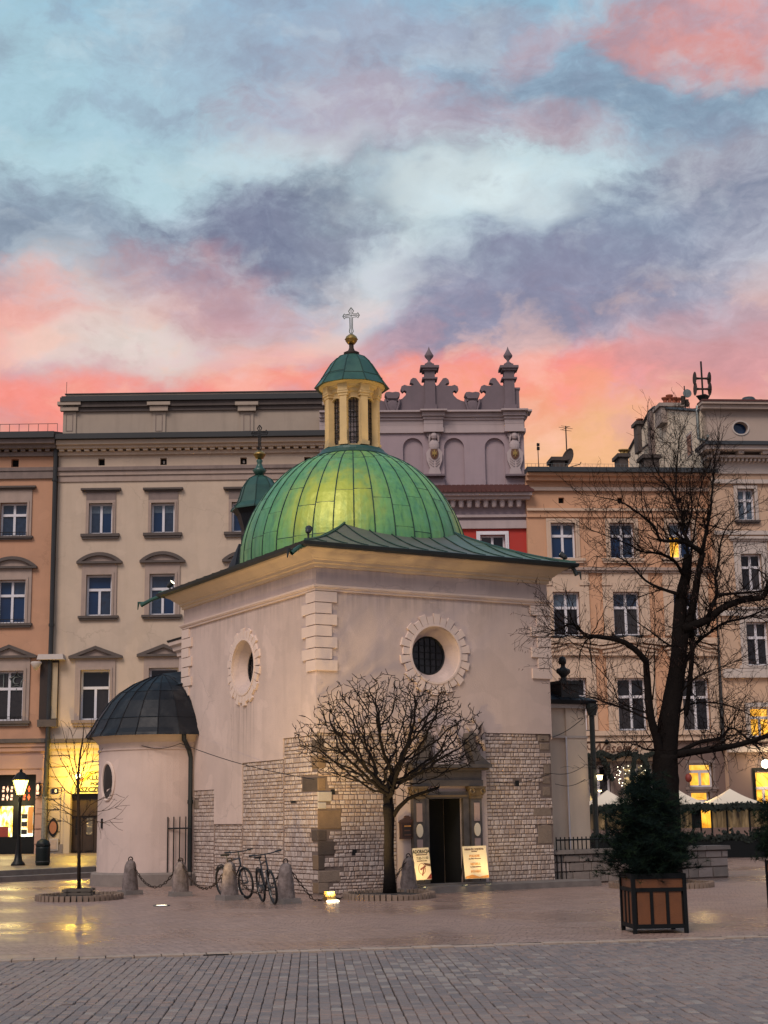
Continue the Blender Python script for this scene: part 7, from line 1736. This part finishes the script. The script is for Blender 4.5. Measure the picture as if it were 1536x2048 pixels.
# ================================================================== planters with small pines
def make_planter(w, d, hgt):
    root = empty('planter', (0, 0, 0)); q = MB(); t = .055
    for sx in (-1, 1):
        for sy_ in (-1, 1): q.box(sx*w/2-(t if sx > 0 else 0), sx*w/2+(t if sx < 0 else 0), sy_*d/2-(t if sy_ > 0 else 0), sy_*d/2+(t if sy_ < 0 else 0), 0, hgt)
    for z0, z1 in ((.07, .13), (hgt*.70, hgt*.765), (hgt-.07, hgt+.004)):
        for sy_ in (-1, 1): y0 = sy_*d/2; q.box(-w/2+t, w/2-t, y0-(t*.8 if sy_ > 0 else -.005), y0+(t*.8 if sy_ < 0 else -.005), z0, z1)
        for sx in (-1, 1): x0 = sx*w/2; q.box(x0-(t*.8 if sx > 0 else -.005), x0+(t*.8 if sx < 0 else -.005), -d/2+t, d/2-t, z0, z1)
    for k in (1, 2):
        x = -w/2+t+(w-2*t)*k/3
        for sy_ in (-1, 1): y0 = sy_*d/2; q.box(x-.022, x+.022, y0-(.04 if sy_ > 0 else -.006), y0+(.04 if sy_ < 0 else -.006), .13, hgt*.70)
        y = -d/2+t+(d-2*t)*k/3
        for sx in (-1, 1): x0 = sx*w/2; q.box(x0-(.04 if sx > 0 else -.006), x0+(.04 if sx < 0 else -.006), y-.022, y+.022, .13, hgt*.70)
    q.build('frame', 'planter_frame', root)
    for sy_ in (-1, 1):
        y0 = sy_*(d/2-.03)
        box_part('panel', 'planter_wood', root, -w/2+t, w/2-t, y0-.008, y0+.008, hgt*.765, hgt-.07)
        for k in range(3): x0 = -w/2+t+(w-2*t)*k/3; box_part('panel', 'planter_wood', root, x0+.024, x0+(w-2*t)/3-.024, y0-.008, y0+.008, .13, hgt*.70)
    for sx in (-1, 1):
        x0 = sx*(w/2-.03)
        box_part('panel', 'planter_wood', root, x0-.008, x0+.008, -d/2+t, d/2-t, hgt*.765, hgt-.07)
        for k in range(3): y0 = -d/2+t+(d-2*t)*k/3; box_part('panel', 'planter_wood', root, x0-.008, x0+.008, y0+.024, y0+(d-2*t)/3-.024, .13, hgt*.70)
    box_part('soil', 'soil', root, -w/2+.05, w/2-.05, -d/2+.05, d/2-.05, .1, hgt-.05)
    return root
def make_pine(seed, H_, layers):
    rg = random.Random(seed); root = empty('potted_pine', (0, 0, 0)); q = MB(); q.tube([(0, 0, 0), (.02, 0, H_*.5), (-.02, .01, H_*.95)], [.05, .035, .01], 7)
    tips = []
    for (z, r, n_) in layers:
        for k in range(n_):
            t = rg.uniform(0, 2*math.pi); zz = z+rg.uniform(-.08, .08); L = r*rg.uniform(.55, 1.0)*1.12*(1+.24*math.sin(2*t+z*9)+.14*math.sin(3*t-z*14)); d_ = Vector((math.cos(t), math.sin(t), rg.uniform(-.15, .35)))
            pts, rr_ = wander(Vector((0, 0, max(.02, zz-.08))), d_, L, .011, .005, rg, .12, .14, .10); q.tube(pts, rr_, 4, cap=False)
            for p in pts[1:]:
                for _ in range(3): tips.append((p+Vector((rg.gauss(0, .055), rg.gauss(0, .055), rg.gauss(.02, .05))), d_))
            tips.append((pts[-1], d_))
    q.build('trunk', 'bark', root)
    for (nm, mt, part) in (('crown', 'needle', 0), ('crown', 'needle_light', 1)):
        vs, fs = [], []; 
        for i, (p, d_) in enumerate(tips):
            if (i % 5 == 0) != bool(part): continue
            for k in range(17):
                a = Vector((rg.gauss(0, 1)+d_.x*.5, rg.gauss(0, 1)+d_.y*.5, rg.gauss(.55, .8))).normalized(); b_ = a.orthogonal().normalized(); L = rg.uniform(.07, .14); w = .0034; o = len(vs)
                vs += [tuple(p-b_*w), tuple(p+b_*w), tuple(p+a*L+b_*w*.4)]; fs.append((o, o+1, o+2))
        me = bpy.data.meshes.new(nm); me.from_pydata(vs, [], fs); me.materials.append(M[mt]); o = bpy.data.objects.new(nm, me); COL.objects.link(o); o.parent = root
    return root
lay = [(.06, .60, 46), (.20, .66, 54), (.40, .58, 46), (.56, .46, 30), (.76, .52, 44), (.88, .44, 30), (1.02, .28, 20), (1.16, .36, 30), (1.27, .30, 22), (1.42, .14, 9)]
pf0, pf1 = ground(1268, 1869), ground(1379, 1866); pwid = (pf1-pf0).length; pyaw = math.atan2(pf1.y-pf0.y, pf1.x-pf0.x)
pl1 = make_planter(.80, .80, .83); tag(pl1, 'orange brown wooden box planter in black frame at the right foreground', 'planter', 'box planters on the square'); PY = R(4)
c_ = (pf0+pf1)/2+Vector((-math.sin(PY), math.cos(PY), 0))*.42; pl1.location = (c_.x, c_.y, 0); pl1.rotation_euler = (0, 0, PY)
pi1 = make_pine(5, 1.5, lay); tag(pi1, 'dark bushy pine growing in the orange brown box planter', 'shrub', 'small pines in planters'); pi1.location = (c_.x-.02, c_.y, .80)
pl2 = copy_tree(pl1); tag(pl2, 'box planter cut off by the right edge of the view', 'planter', 'box planters on the square'); c2 = ground(1536, 1823); pl2.location = (c2.x+.62, c2.y+.45, 0); pl2.rotation_euler = (0, 0, R(3))
pi2 = copy_tree(pi1); tag(pi2, 'dark pine half cut off by the right edge of the view', 'shrub', 'small pines in planters'); pi2.location = (c2.x+.62, c2.y+.45, .80); pi2.rotation_euler = (0, 0, 2.1)

# ================================================================== left side: lamp, bin
lg = ground(36, 1731, .30); lp_ = empty('street_lamp', (lg.x, lg.y, .30), 0, label='lit gas style street lamp before the black shopfront', cat='street lamp')
H_ = 2.28; q = MB(); q.lathe([(.24, 0), (.22, .06), (.14, .16), (.10, .40), (.075, .62), (.06, .9), (.05, H_-.25), (.07, H_-.20), (.05, H_-.1), (.09, H_-.02)], (0, 0, 0), 14); q.build('post', 'shop_black', lp_, smooth=True)
q = MB(); q.lathe([(.12, H_), (.26, H_+.46)], (0, 0, 0), 8, cap=True); q.build('glass_body', 'lamp_yellow', lp_)
q = MB(); q.lathe([(.30, H_+.46), (.27, H_+.52), (.13, H_+.70), (.05, H_+.74), (.05, H_+.80), (0, H_+.84)], (0, 0, 0), 8)
for k in range(8): t = 2*math.pi*k/8; q.tube([(.125*math.cos(t), .125*math.sin(t), H_), (.268*math.cos(t), .268*math.sin(t), H_+.47)], .010, 4)
q.build('lantern_cap', 'shop_black', lp_)
lamp_point('street_light', (lg.x, lg.y-.45, .30+H_+.3), 45, (1, .74, .25), .15)
bg_ = ground(85, 1731, .30); bn = empty('litter_bin', (bg_.x, bg_.y, .30), 0, label='dark round litter bin with domed top by the stained downpipe', cat='bin')
q = MB(); q.lathe([(.20, 0), (.22, .03), (.23, .1), (.235, .52), (.225, .6)], (0, 0, 0), 20); q.build('bin_body', 'bin_green', bn, smooth=True)
q = MB(); q.lathe([(.235, .60), (.235, .64), (.19, .76), (.08, .82), (0, .83)], (0, 0, 0), 20); q.build('lid', 'bin_green', bn, smooth=True); box_part('slot', 'dark_void', bn, -.1, .1, -.232, -.2, .61, .68); q = MB(); q.lathe([(.238, .10), (.242, .12), (.238, .14)], (0, 0, 0), 20, cap=False); q.build('band', 'pipe_metal', bn); bn.scale = (1.0, 1.0, 1.02)

# ================================================================== notices at the church door
def board(name, label, xl, xr, yt, yb, off, lean, mt, cat='sign', **kw):
    a0, z0 = RF(xl, yb, -off); a1, z1 = RF(xr, yt, -off); w = abs(a1-a0); hgt = abs(z1-z0); root = empty(name, cw((a0+a1)/2, -off, max(z0, .16)), YC, label=label, cat=cat, **kw); root.rotation_euler = (R(-lean), 0, YC)
    q = MB(); q.box(-w/2, w/2, -.012, .012, .02, hgt); q.build('panel', mt, root)
    for s_ in (-1, 1): q = MB(); q.tube([(s_*w*.42, .02, hgt*.9), (s_*w*.42, .02+hgt*.35, .0)], .014, 5); q.build('stand_leg', 'iron', root)
    return root, w, hgt
b1_, w, hh = board('notice_board', 'white notice board headed ADORACJA leaning left of the church door', 831, 862, 1695, 1762, .75, 8, 'board_cream', group='notice boards by the church door')
b1_.rotation_euler = (R(-7), R(-1.5), YC)
F90 = (R(90), 0, 0)
letters('ADORACJA', .105, 'letter_black', 'lettering', b1_, (0, -.016, hh*.88), F90, .002, sx=.80*w/.42, bold=.003)
letters('Najświętszego Sakramentu', .036, 'letter_brown', 'lettering', b1_, (0, -.016, hh*.79), F90, .002, sx=.72*w/.42, bold=.001)
letters('7.00-21.00', .085, 'letter_black', 'lettering', b1_, (.02, -.016, hh*.68), F90, .002, sx=.85*w/.42)
letters('od poniedziałku do soboty', .034, 'letter_brown', 'lettering', b1_, (0, -.016, hh*.60), F90, .002, sx=.72*w/.42, bold=.001)
q = MB(); q.tube([(-.02+.09*math.cos(t), -.016, hh*.36+.12*math.sin(t)) for t in [i*.4 for i in range(17)]], .006, 4); q.build('printed_beads', 'print_red', b1_)
q = MB(); q.prism([(-.035, hh*.16), (-.01, hh*.14), (.06, hh*.42), (.035, hh*.44)], -.018, -.012); q.prism([(-.07, hh*.36), (-.05, hh*.32), (.09, hh*.42), (.08, hh*.46)], -.019, -.013); q.build('printed_cross', 'print_red', b1_)
q = MB(); q.prism([(.03, hh*.54), (w/2-.005, hh*.50), (w/2-.005, hh*.42), (.08, hh*.46)], -.017, -.012); q.build('printed_hand', 'letter_brown', b1_); q = MB(); q.prism([(w/2-.14, .03), (w/2-.005, .03), (w/2-.005, hh*.22), (w/2-.06, hh*.14)], -.017, -.012); q.build('printed_corner', 'print_red', b1_)
b2_, w, hh = board('notice_board', 'pale yellow notice board with lines of print right of the church door', 931, 976, 1691, 1760, .75, 8, 'board_cream', group='notice boards by the church door')
b2_.rotation_euler = (R(-7), R(-.5), YC)
rows_ = [(.90, .055, 'PARAFIA ŚW. WOJCIECHA', 'letter_brown'), (.84, .032, 'Rynek Główny', 'letter_brown'), (.70, .07, 'PORZĄDEK', 'print_orange'), (.62, .032, 'Msze Święte w dni powszednie', 'letter_brown'), (.46, .07, 'NIEDZIELA', 'print_orange'), (.38, .032, 'Msze Święte i nabożeństwa', 'letter_brown'), (.24, .07, 'SPOWIEDŹ', 'print_orange')]
for (z, s, t, mt_) in rows_: letters(t, s, mt_, 'lettering', b2_, (-.02, -.016, hh*z), F90, .002, sx=.8, bold=.001)
q = MB(); q.prism([(-w/2+.01, .03), (w/2-.01, .03), (w/2-.01, hh*.12), (w*.1, hh*.08), (-w*.2, hh*.15), (-w/2+.01, hh*.10)], -.017, -.012); q.build('printed_band', 'print_orange', b2_)
nbz = RF(809, 1678); a0, z0 = RF(797, 1678); a1, z1 = RF(824, 1645)
nb_ = empty('notice_case', cw((a0+a1)/2, -.06, z0), YC, label='brown glazed notice case with carved top left of the portal', cat='notice case'); w = a1-a0; hh = z1-z0
box_part('case', 'board_brown', nb_, -w/2, w/2, -.05, .02, 0, hh); box_part('glazed_sheet', 'door_wood', nb_, -w/2+.05, w/2-.05, -.058, -.05, .05, hh-.05)
q = MB(); q.prism([(-w/2-.03, hh), (w/2+.03, hh), (w/2-.02, hh+.06), (w*.2, hh+.09), (w*.08, hh+.16), (-w*.08, hh+.16), (-w*.2, hh+.09), (-w/2+.02, hh+.06)], -.07, .02); q.build('carved_top', 'board_brown', nb_)
for k in range(5): box_part('notice_line', 'print_orange' if k == 2 else 'letter_brown', nb_, -w/2+.09, w/2-.1-.03*(k % 2), -.062, -.058, hh*.2+k*.1, hh*.2+k*.1+.03)

# ================================================================== lights set in the paving, floodlights at the eaves
def uplight(label, x, y, target, e, r=.14, col=(1, .72, .30), z=0.):
    g = ground(x, y, z+.02); g.z = z+.0; root = empty('uplight', (g.x, g.y, z), 0, label=label, cat='light', group='lights set in the ground')
    q = MB(); q.lathe([(r+.03, -.01), (r+.03, .018), (r, .020)], (0, 0, 0), 20, cap=False); q.build('bezel', 'pale_metal', root); q = MB(); q.lathe([(r, .012), (0, .014)], (0, 0, 0), 20, cap=False); q.build('lens', 'lamp_white', root)
    lamp_spot('uplight_beam', (g.x, g.y, z+.06), target, e, col, 100, .8, .1)
uplight('oval uplight shining in the paving before the second bollard', 323, 1810, cw(-.2, 4.2, 7.3), 470)
uplight('small uplight at the foot of the left notice board', 850, 1774, cw(2.35, -.74, .75), 34, .05, z=.137); uplight('left of the two tiny uplights under the right notice board', 931, 1770, cw(4.0, -.6, 1.2), 30, .05, z=.137); uplight('right of the two tiny uplights under the right notice board', 978, 1768, cw(4.5, -.6, 1.2), 30, .05, z=.137)
g = ground(662, 1803); fl = empty('ground_floodlight', (g.x, g.y, 0), YC, label='brass box floodlight glowing on the paving at the church corner', cat='light')
q = MB(); q.box(-.10, .10, -.02, .16, .02, .20, tp=.015); q.build('housing', 'gold', fl); q = MB(); q.box(-.12, .12, -.14, -.03, .0, .03, tp=.01); q.build('lens', 'lamp_white', fl)
lamp_spot('corner_beam', (g.x, g.y-.12, .12), cw(3.2, -.3, 7.6), 540, (1, .70, .30), 95, .8, .1)
lamp_spot('corner_beam_left', (g.x-.1, g.y-.12, .12), cw(-.3, 2.8, 7.6), 280, (1, .70, .30), 90, .8, .1)
def eave_lamp(label, c, target, e, lit=False, cone=46, col=(1, .66, .20)):
    c = Vector(c); root = empty('eave_floodlight', c, 0, label=label, cat='floodlight', group='floodlights on the eave corners'); d_ = (Vector(target)-c).normalized()
    q = MB(); q.tube([(0, 0, -.12), (0, 0, .12)], .025, 6); q.build('bracket', 'pipe_metal', root)
    q = MB(); o_ = Vector((0, 0, .13)); q.tube([o_-d_*.10, o_-d_*.04, o_+d_*.09, o_+d_*.10], [.035, .065, .08, .085], 12); q.build('housing', 'pipe_metal', root)
    q = MB(); s_ = d_.orthogonal().normalized(); t_ = d_.cross(s_); q.add([o_+d_*.105+(s_*math.cos(k*math.pi/6)+t_*math.sin(k*math.pi/6))*.07 for k in range(12)], [tuple(range(12))]); q.build('lens', 'lamp_white' if lit else 'glass', root)
    if e: lamp_spot('dome_beam', c+o_+d_*.25, target, e, col, cone, .7, .08)
zE = ZG+.12; LT = cw(DC[0], DC[1], 12.4)
eave_lamp('floodlight on the near eave corner aimed at the dome', cw(-.42, -.42, zE+.1), LT+Vector((0, 0, .45)), 150, True, 22); eave_lamp('small glowing floodlight on the left eave corner', cw(-.40, CL_+.2, zE+.05), LT+Vector((0, 0, .3)), 420, True, 24); eave_lamp('floodlight on the right eave corner above the quoins', cw(CW+.42, -.30, zE+.05), LT+Vector((0, 0, .3)), 420, True, 24)
for (lab, c, d_) in (('green copper rain spout at the left eave corner', (-.50, CL_+.50), (-.75, .75)), ('open ended rain spout at the near eave corner', (-.48, -.42), (-.9, -.1)), ('black rain spout at the right eave corner', (CW+.50, -.48), (.7, -.4))):
    root = empty('rain_spout', cw(c[0], c[1], ZG+.03), YC, label=lab, cat='rain spout', group='copper rain spouts at the eave corners'); d_ = Vector((*d_, 0)).normalized(); q = MB(); L = .64 if 'left' in lab else .14 if 'right' in lab else .40
    q.tube([(0, 0, 0), d_*L*.5+Vector((0, 0, -.09)), d_*L+Vector((0, 0, -.24))], [.055, .05, .06], 8, cap=False); q.build('spout', 'copper_dark' if 'green' in lab or 'open' in lab else 'eave_metal', root); q = MB(); q.tube([d_*L*.85+Vector((0, 0, -.17)), d_*(L+.08)+Vector((0, 0, -.16)), d_*(L+.10)+Vector((0, 0, -.36))], [.03, .04, .012], 5); q.build('beak', 'copper_dark' if 'green' in lab else 'eave_metal', root)

# ================================================================== restaurant terrace on the right
TY = 57.5
def terrace_tent(label, xa, ya, xl, xr, ye):
    yc_ = TY; P_ = lambda x, y, dy=0.: on_plane(x, y, Vector((0, yc_+dy, 0)), Vector((0, 1, 0)))
    l, r = P_(xl, ye), P_(xr, ye); w = (r.x-l.x)/2; top = P_(xa, ya, w); root = empty('canopy', ((l.x+r.x)/2, yc_+w, 0), 0, label=label, cat='canopy', group='white terrace canopies'); ze = (l.z+r.z)/2; zt_ = P_(xa, ya, w).z
    q = MB(); n_ = 6
    for s in range(4):
        c, s_ = math.cos(s*math.pi/2), math.sin(s*math.pi/2)
        for i in range(n_):
            t0, t1 = i/n_, (i+1)/n_
            def pt(t, side): k = w*(1-t); z = ze+(zt_-ze)*(t-.10*math.sin(math.pi*t)); x, y = side*k, -k; return (x*c-y*s_, x*s_+y*c, z)
            q.quad(pt(t0, -1), pt(t0, 1), pt(t1, 1), pt(t1, -1))
    q.build('roof', 'canvas', root)
    q = MB()
    for s in range(4):
        c, s_ = math.cos(s*math.pi/2), math.sin(s*math.pi/2)
        for i in range(10): a, b_ = -w+2*w*i/10, -w+2*w*(i+1)/10; m_ = (a+b_)/2; q.add([(x*c-(-w)*s_, x*s_+(-w)*c, z) for x, z in ((a, ze), (b_, ze), (b_, ze-.16), (m_, ze-.22), (a, ze-.16))], [(0, 1, 2, 3, 4)])
    q.build('valance', 'canvas', root)
    q = MB(); q.tube([(0, 0, 0), (0, 0, zt_-.05)], .035, 8); q.build('pole', 'pale_metal', root)
    return root
terrace_tent('small white canopy showing between chapel downpipe and planter pine', 1222, 1580, 1172, 1274, 1609); terrace_tent('white canopy half hidden behind the old tree trunk', 1362, 1575, 1306, 1417, 1608); terrace_tent('white canopy left of the right hand pine', 1472, 1577, 1420, 1526, 1606); 
lamp_point('terrace_light', (on_plane(1390, 1590, Vector((0, TY+2.2, 0)), Vector((0, 1, 0)))), 75, (1, .68, .28), .3); lamp_point('terrace_light', (on_plane(1235, 1600, Vector((0, TY+1.5, 0)), Vector((0, 1, 0)))), 30, (1, .70, .35), .3)
scr = empty('glass_screen', on_plane(1170, 1690, Vector((0, TY, 0)), Vector((0, 1, 0))).xy.to_3d(), 0, label='terrace screen with hanging curtains and evergreen garland under the canopies', cat='screen')
so_ = scr.location.copy(); Q_ = lambda x, y, dy=0.: on_plane(x, y, Vector((0, TY+dy, 0)), Vector((0, 1, 0)))-so_
xe = Q_(1620, 1650).x
q = MB(); 
for x in (1172, 1212, 1262, 1300, 1355, 1386, 1402, 1424, 1455, 1500, 1545, 1600): p = Q_(x, 1650); q.box(p.x-.03, p.x+.03, -.03, .03, 0, Q_(x, 1612).z)
q.box(0, xe, -.04, .04, Q_(1400, 1614).z, Q_(1400, 1610).z); q.box(0, xe, -.035, .035, 0, .10); q.build('screen_frame', 'planter_frame', scr)
for (x0, x1, mt_) in ((1174, 1211, 'amber_dim'), (1213, 1261, 'amber_dim'), (1301, 1354, 'amber_dim'), (1356, 1385, 'amber_dim'), (1387, 1401, 'dark_void'), (1403, 1423, 'amber_glow'), (1425, 1454, 'amber_dim'), (1456, 1499, 'amber_dim'), (1501, 1544, 'amber_dim')):
    a, b_ = Q_(x0, 1640).x, Q_(x1, 1640).x; z0, z1 = Q_(1400, 1656).z, Q_(1400, 1617).z; q = MB(); n_ = 14
    for i in range(n_): q.quad(*[(a+(b_-a)*t, .05+.035*math.sin(t*19), z) for t, z in ((i/n_, z0), ((i+1)/n_, z0), ((i+1)/n_, z1), (i/n_, z1))])
    q.build('curtain', mt_, scr)
q = MB(); rgn = random.Random(6)
for k in range(1700):
    x = rgn.uniform(0, xe); z = Q_(1400, 1613).z+rgn.gauss(0, .065)-.05*abs(math.sin(x*2.2)); q.obox((x, -.1+rgn.uniform(-.09, .09), z), (rgn.uniform(.02, .06), 0, rgn.uniform(-.05, .05)), (0, .03, .01), (rgn.uniform(-.03, .03), 0, .035))
q.build('garland', 'garland', scr)
hd_ = empty('hedge_trough', so_+Vector((0, -.45, 0)), 0, label='long dark trough of clipped evergreens along the terrace screen', cat='planter')
q = MB(); q.box(0, xe, -.2, .2, 0, .62); 
q.build('trough', 'planter_frame', hd_); q = MB()
for k in range(2600):
    x = rgn.uniform(0, xe); c = Vector((x, rgn.uniform(-.22, .22), .60+abs(rgn.gauss(0, .13))+.06*math.sin(x*5))); q.obox(c, (rgn.uniform(.02, .05), rgn.uniform(-.03, .03), rgn.uniform(-.03, .03)), (0, .03, .01), (0, rgn.uniform(-.02, .02), .035))
q.build('foliage', 'garland', hd_)

# ================================================================== aerials, siren, dish on the roofs
def on_house(h, x, y, v): u, z = h.P(x, y, v); return h.o+h.ux*u+h.vx*v+Vector((0, 0, z))
def mast(name, label, cat, h, x0, y0, x1, y1, v, r=.03):
    p0, p1 = on_house(h, x0, y0, v), on_house(h, x1, y1, v); root = empty(name, p0, h.yaw, label=label, cat=cat); p1 = p0+Vector((0, 0, (p1-p0).z)); q = MB(); q.tube([(0, 0, -.4), (0, 0, (p1-p0).z)], r, 6); q.build('mast', 'iron', root); return root, (p1-p0).z
a1_, H_ = mast('tv_aerial', 'thin tv aerial with cross rods above the satellite dish', 'aerial', TAN, 1135, 942, 1133, 852, 2.4)
q = MB()
for k, (z, L) in enumerate(((H_-.1, .75), (H_-.22, .6), (H_-.02, .5))): q.tube([(-L*.5, -L*.2, z), (L*.5, L*.2, z)], .012, 4)
q.tube([(-.1, .3, H_-.1), (.1, -.3, H_-.1)], .012, 4); q.build('cross_rods', 'iron', a1_)
a2_, H_ = mast('sensor_mast', 'thin mast with two small boxes on the tan house roof', 'mast', TAN, 1077.5, 942, 1077, 886, 2.4, .02); q = MB(); q.box(-.05, .08, -.05, .05, H_-.35, H_-.20); q.box(-.05, .08, -.05, .05, H_-.15, H_-.02); q.build('sensor_box', 'iron', a2_)
p = on_house(TAN, 1139, 920, 2.0); ds = empty('satellite_dish', p, 0, label='dark satellite dish on the tan house chimney', cat='dish'); q = MB()
q.lathe([(0, 0), (.25, .03), (.42, .09), (.50, .16)], (0, 0, 0), 20, cap=False); d0_ = q.build('reflector', 'chimney_brick', ds); d0_.rotation_euler = (R(75), 0, R(-62)); d0_.location = (.02, 0, .05)
q = MB(); q.tube([(-.35, .3, -.3), (-.05, .1, 0), (.05, 0, .05)], .03, 5); q.tube([(0, 0, -.35), (.45, -.35, -.3), (.50, -.4, -.2)], .02, 4); q.build('arm', 'iron', ds)
s0, H_ = mast('siren_mast', 'roof siren mast with four horn pairs on the corner house', 'siren', RIGHT, 1407, 812, 1402, 723, 1.0, .045); q = MB()
hz = [on_house(RIGHT, 1405, 794, 1.0).z, on_house(RIGHT, 1404, 755, 1.0).z]; base_z = s0.location.z
q.lathe([(.0, .0), (.05, .04), (.34, .42), (.34, .46), (.0, .46)], (0, 0, on_house(RIGHT, 1407, 808, 1.0).z-base_z-.05), 4); q.build('junction_box', 'iron', s0)
for z in (on_house(RIGHT, 1405, 778, 1.0).z-base_z, on_house(RIGHT, 1404, 757, 1.0).z-base_z):
    for s_ in (-1, 1):
        q = MB(); q.tube([(0, 0, z), (s_*.13, 0, z), (s_*.24, 0, z), (s_*.31, 0, z), (s_*.35, 0, z), (s_*.36, 0, z)], [.05, .05, .06, .10, .22, .33], 14); q.build('horn', 'rust_iron', s0)
t0_, H_ = mast('phone_antenna', 'cluster of small antennas beside the pot topped chimney', 'antenna', RIGHT, 1371, 818, 1367, 772, 5.5, .03); q = MB(); q.lathe([(0, -.03), (.22, 0), (.22, .05), (0, .06)], (0, 0, 0), 16); d1_ = q.build('round_dish', 'pale_metal', t0_); d1_.rotation_euler = (R(90), 0, 0); d1_.location = (.1, -.1, H_*.65)
q = MB(); q.box(-.2, -.05, -.1, .05, H_*.2, H_*.55); q.box(.02, .16, -.1, .05, H_*.1, H_*.4); q.tube([(.16, 0, -.2), (.22, 0, .3), (.12, 0, H_*.4)], .025, 4); q.build('antenna_panel', 'rust_iron', t0_)
c0_, H_ = mast('lightning_rod', 'thin rod on the cream house attic roof', 'rod', CREAM, 133, 786, 132.5, 764, .6, .012)

# ================================================================== overhead cables
def cable(label, pts, r=.009):
    pts = [Vector(p) for p in pts]; o = MB(); c = []
    for a, b_ in zip(pts, pts[1:]):
        for i in range(12): t = i/12; c.append(a.lerp(b_, t)-Vector((0, 0, .10*math.sin(math.pi*t))))
    c.append(pts[-1]); o.tube(c, r, 4); return o.build('cable', 'iron', None, label=label, cat='cable')
ax1 = cw(AC[0]+(AR+.05)*math.cos(wa-.3), AC[1]+(AR+.05)*math.sin(wa-.3), 3.62); ax2 = cw(-.55, 6.85, 3.66)
cr0 = LF(640, 1558, -.1)[1]
cable('thin cable from the cream house across the apse to the church corner', [on_house(CREAM, 96, 1537, -.2), ax1, ax2, cw(-.12, -.05, cr0)])
pr_ = lambda x, y: cw(RF(x, y, b0-.3)[0], b0-.3, RF(x, y, b0-.3)[1])
cable('upper cable rising across the side chapel wall', [cw(CW-.3, -.06, RF(1096, 1480)[1]), pr_(1166, 1437)]); cable('middle cable crossing the masonry and side chapel', [cw(RF(985, 1565)[0], -.06, RF(985, 1565)[1]), cw(RF(1098, 1547)[0], -.08, RF(1098, 1547)[1]), pr_(1170, 1531)]); cable('lower cable crossing the side chapel wall', [cw(CW+.1, -.02, RF(1100, 1568)[1]), pr_(1170, 1559)])
dl = empty('wall_lantern', cw(a1_ if isinstance(a1_, float) else 8.32, b0-.35, RF(1172, 1560, b0-.3)[1]), YC, label='pair of small glowing lamps on the chapel downpipe', cat='lamp'); dl.location = cw(8.50, b0-.25, RF(1172, 1560, b0-.25)[1])
q = MB(); q.lathe([(.05, 0), (.08, .12)], (.0, -.08, 0), 8); q.lathe([(.03, -.3), (.05, -.26)], (-.02, -.08, 0), 8); q.build('lamp_glass', 'lamp_warm', dl); q = MB(); q.tube([(0, -.08, .12), (0, 0, .18)], .015, 5); q.build('bracket', 'iron', dl)
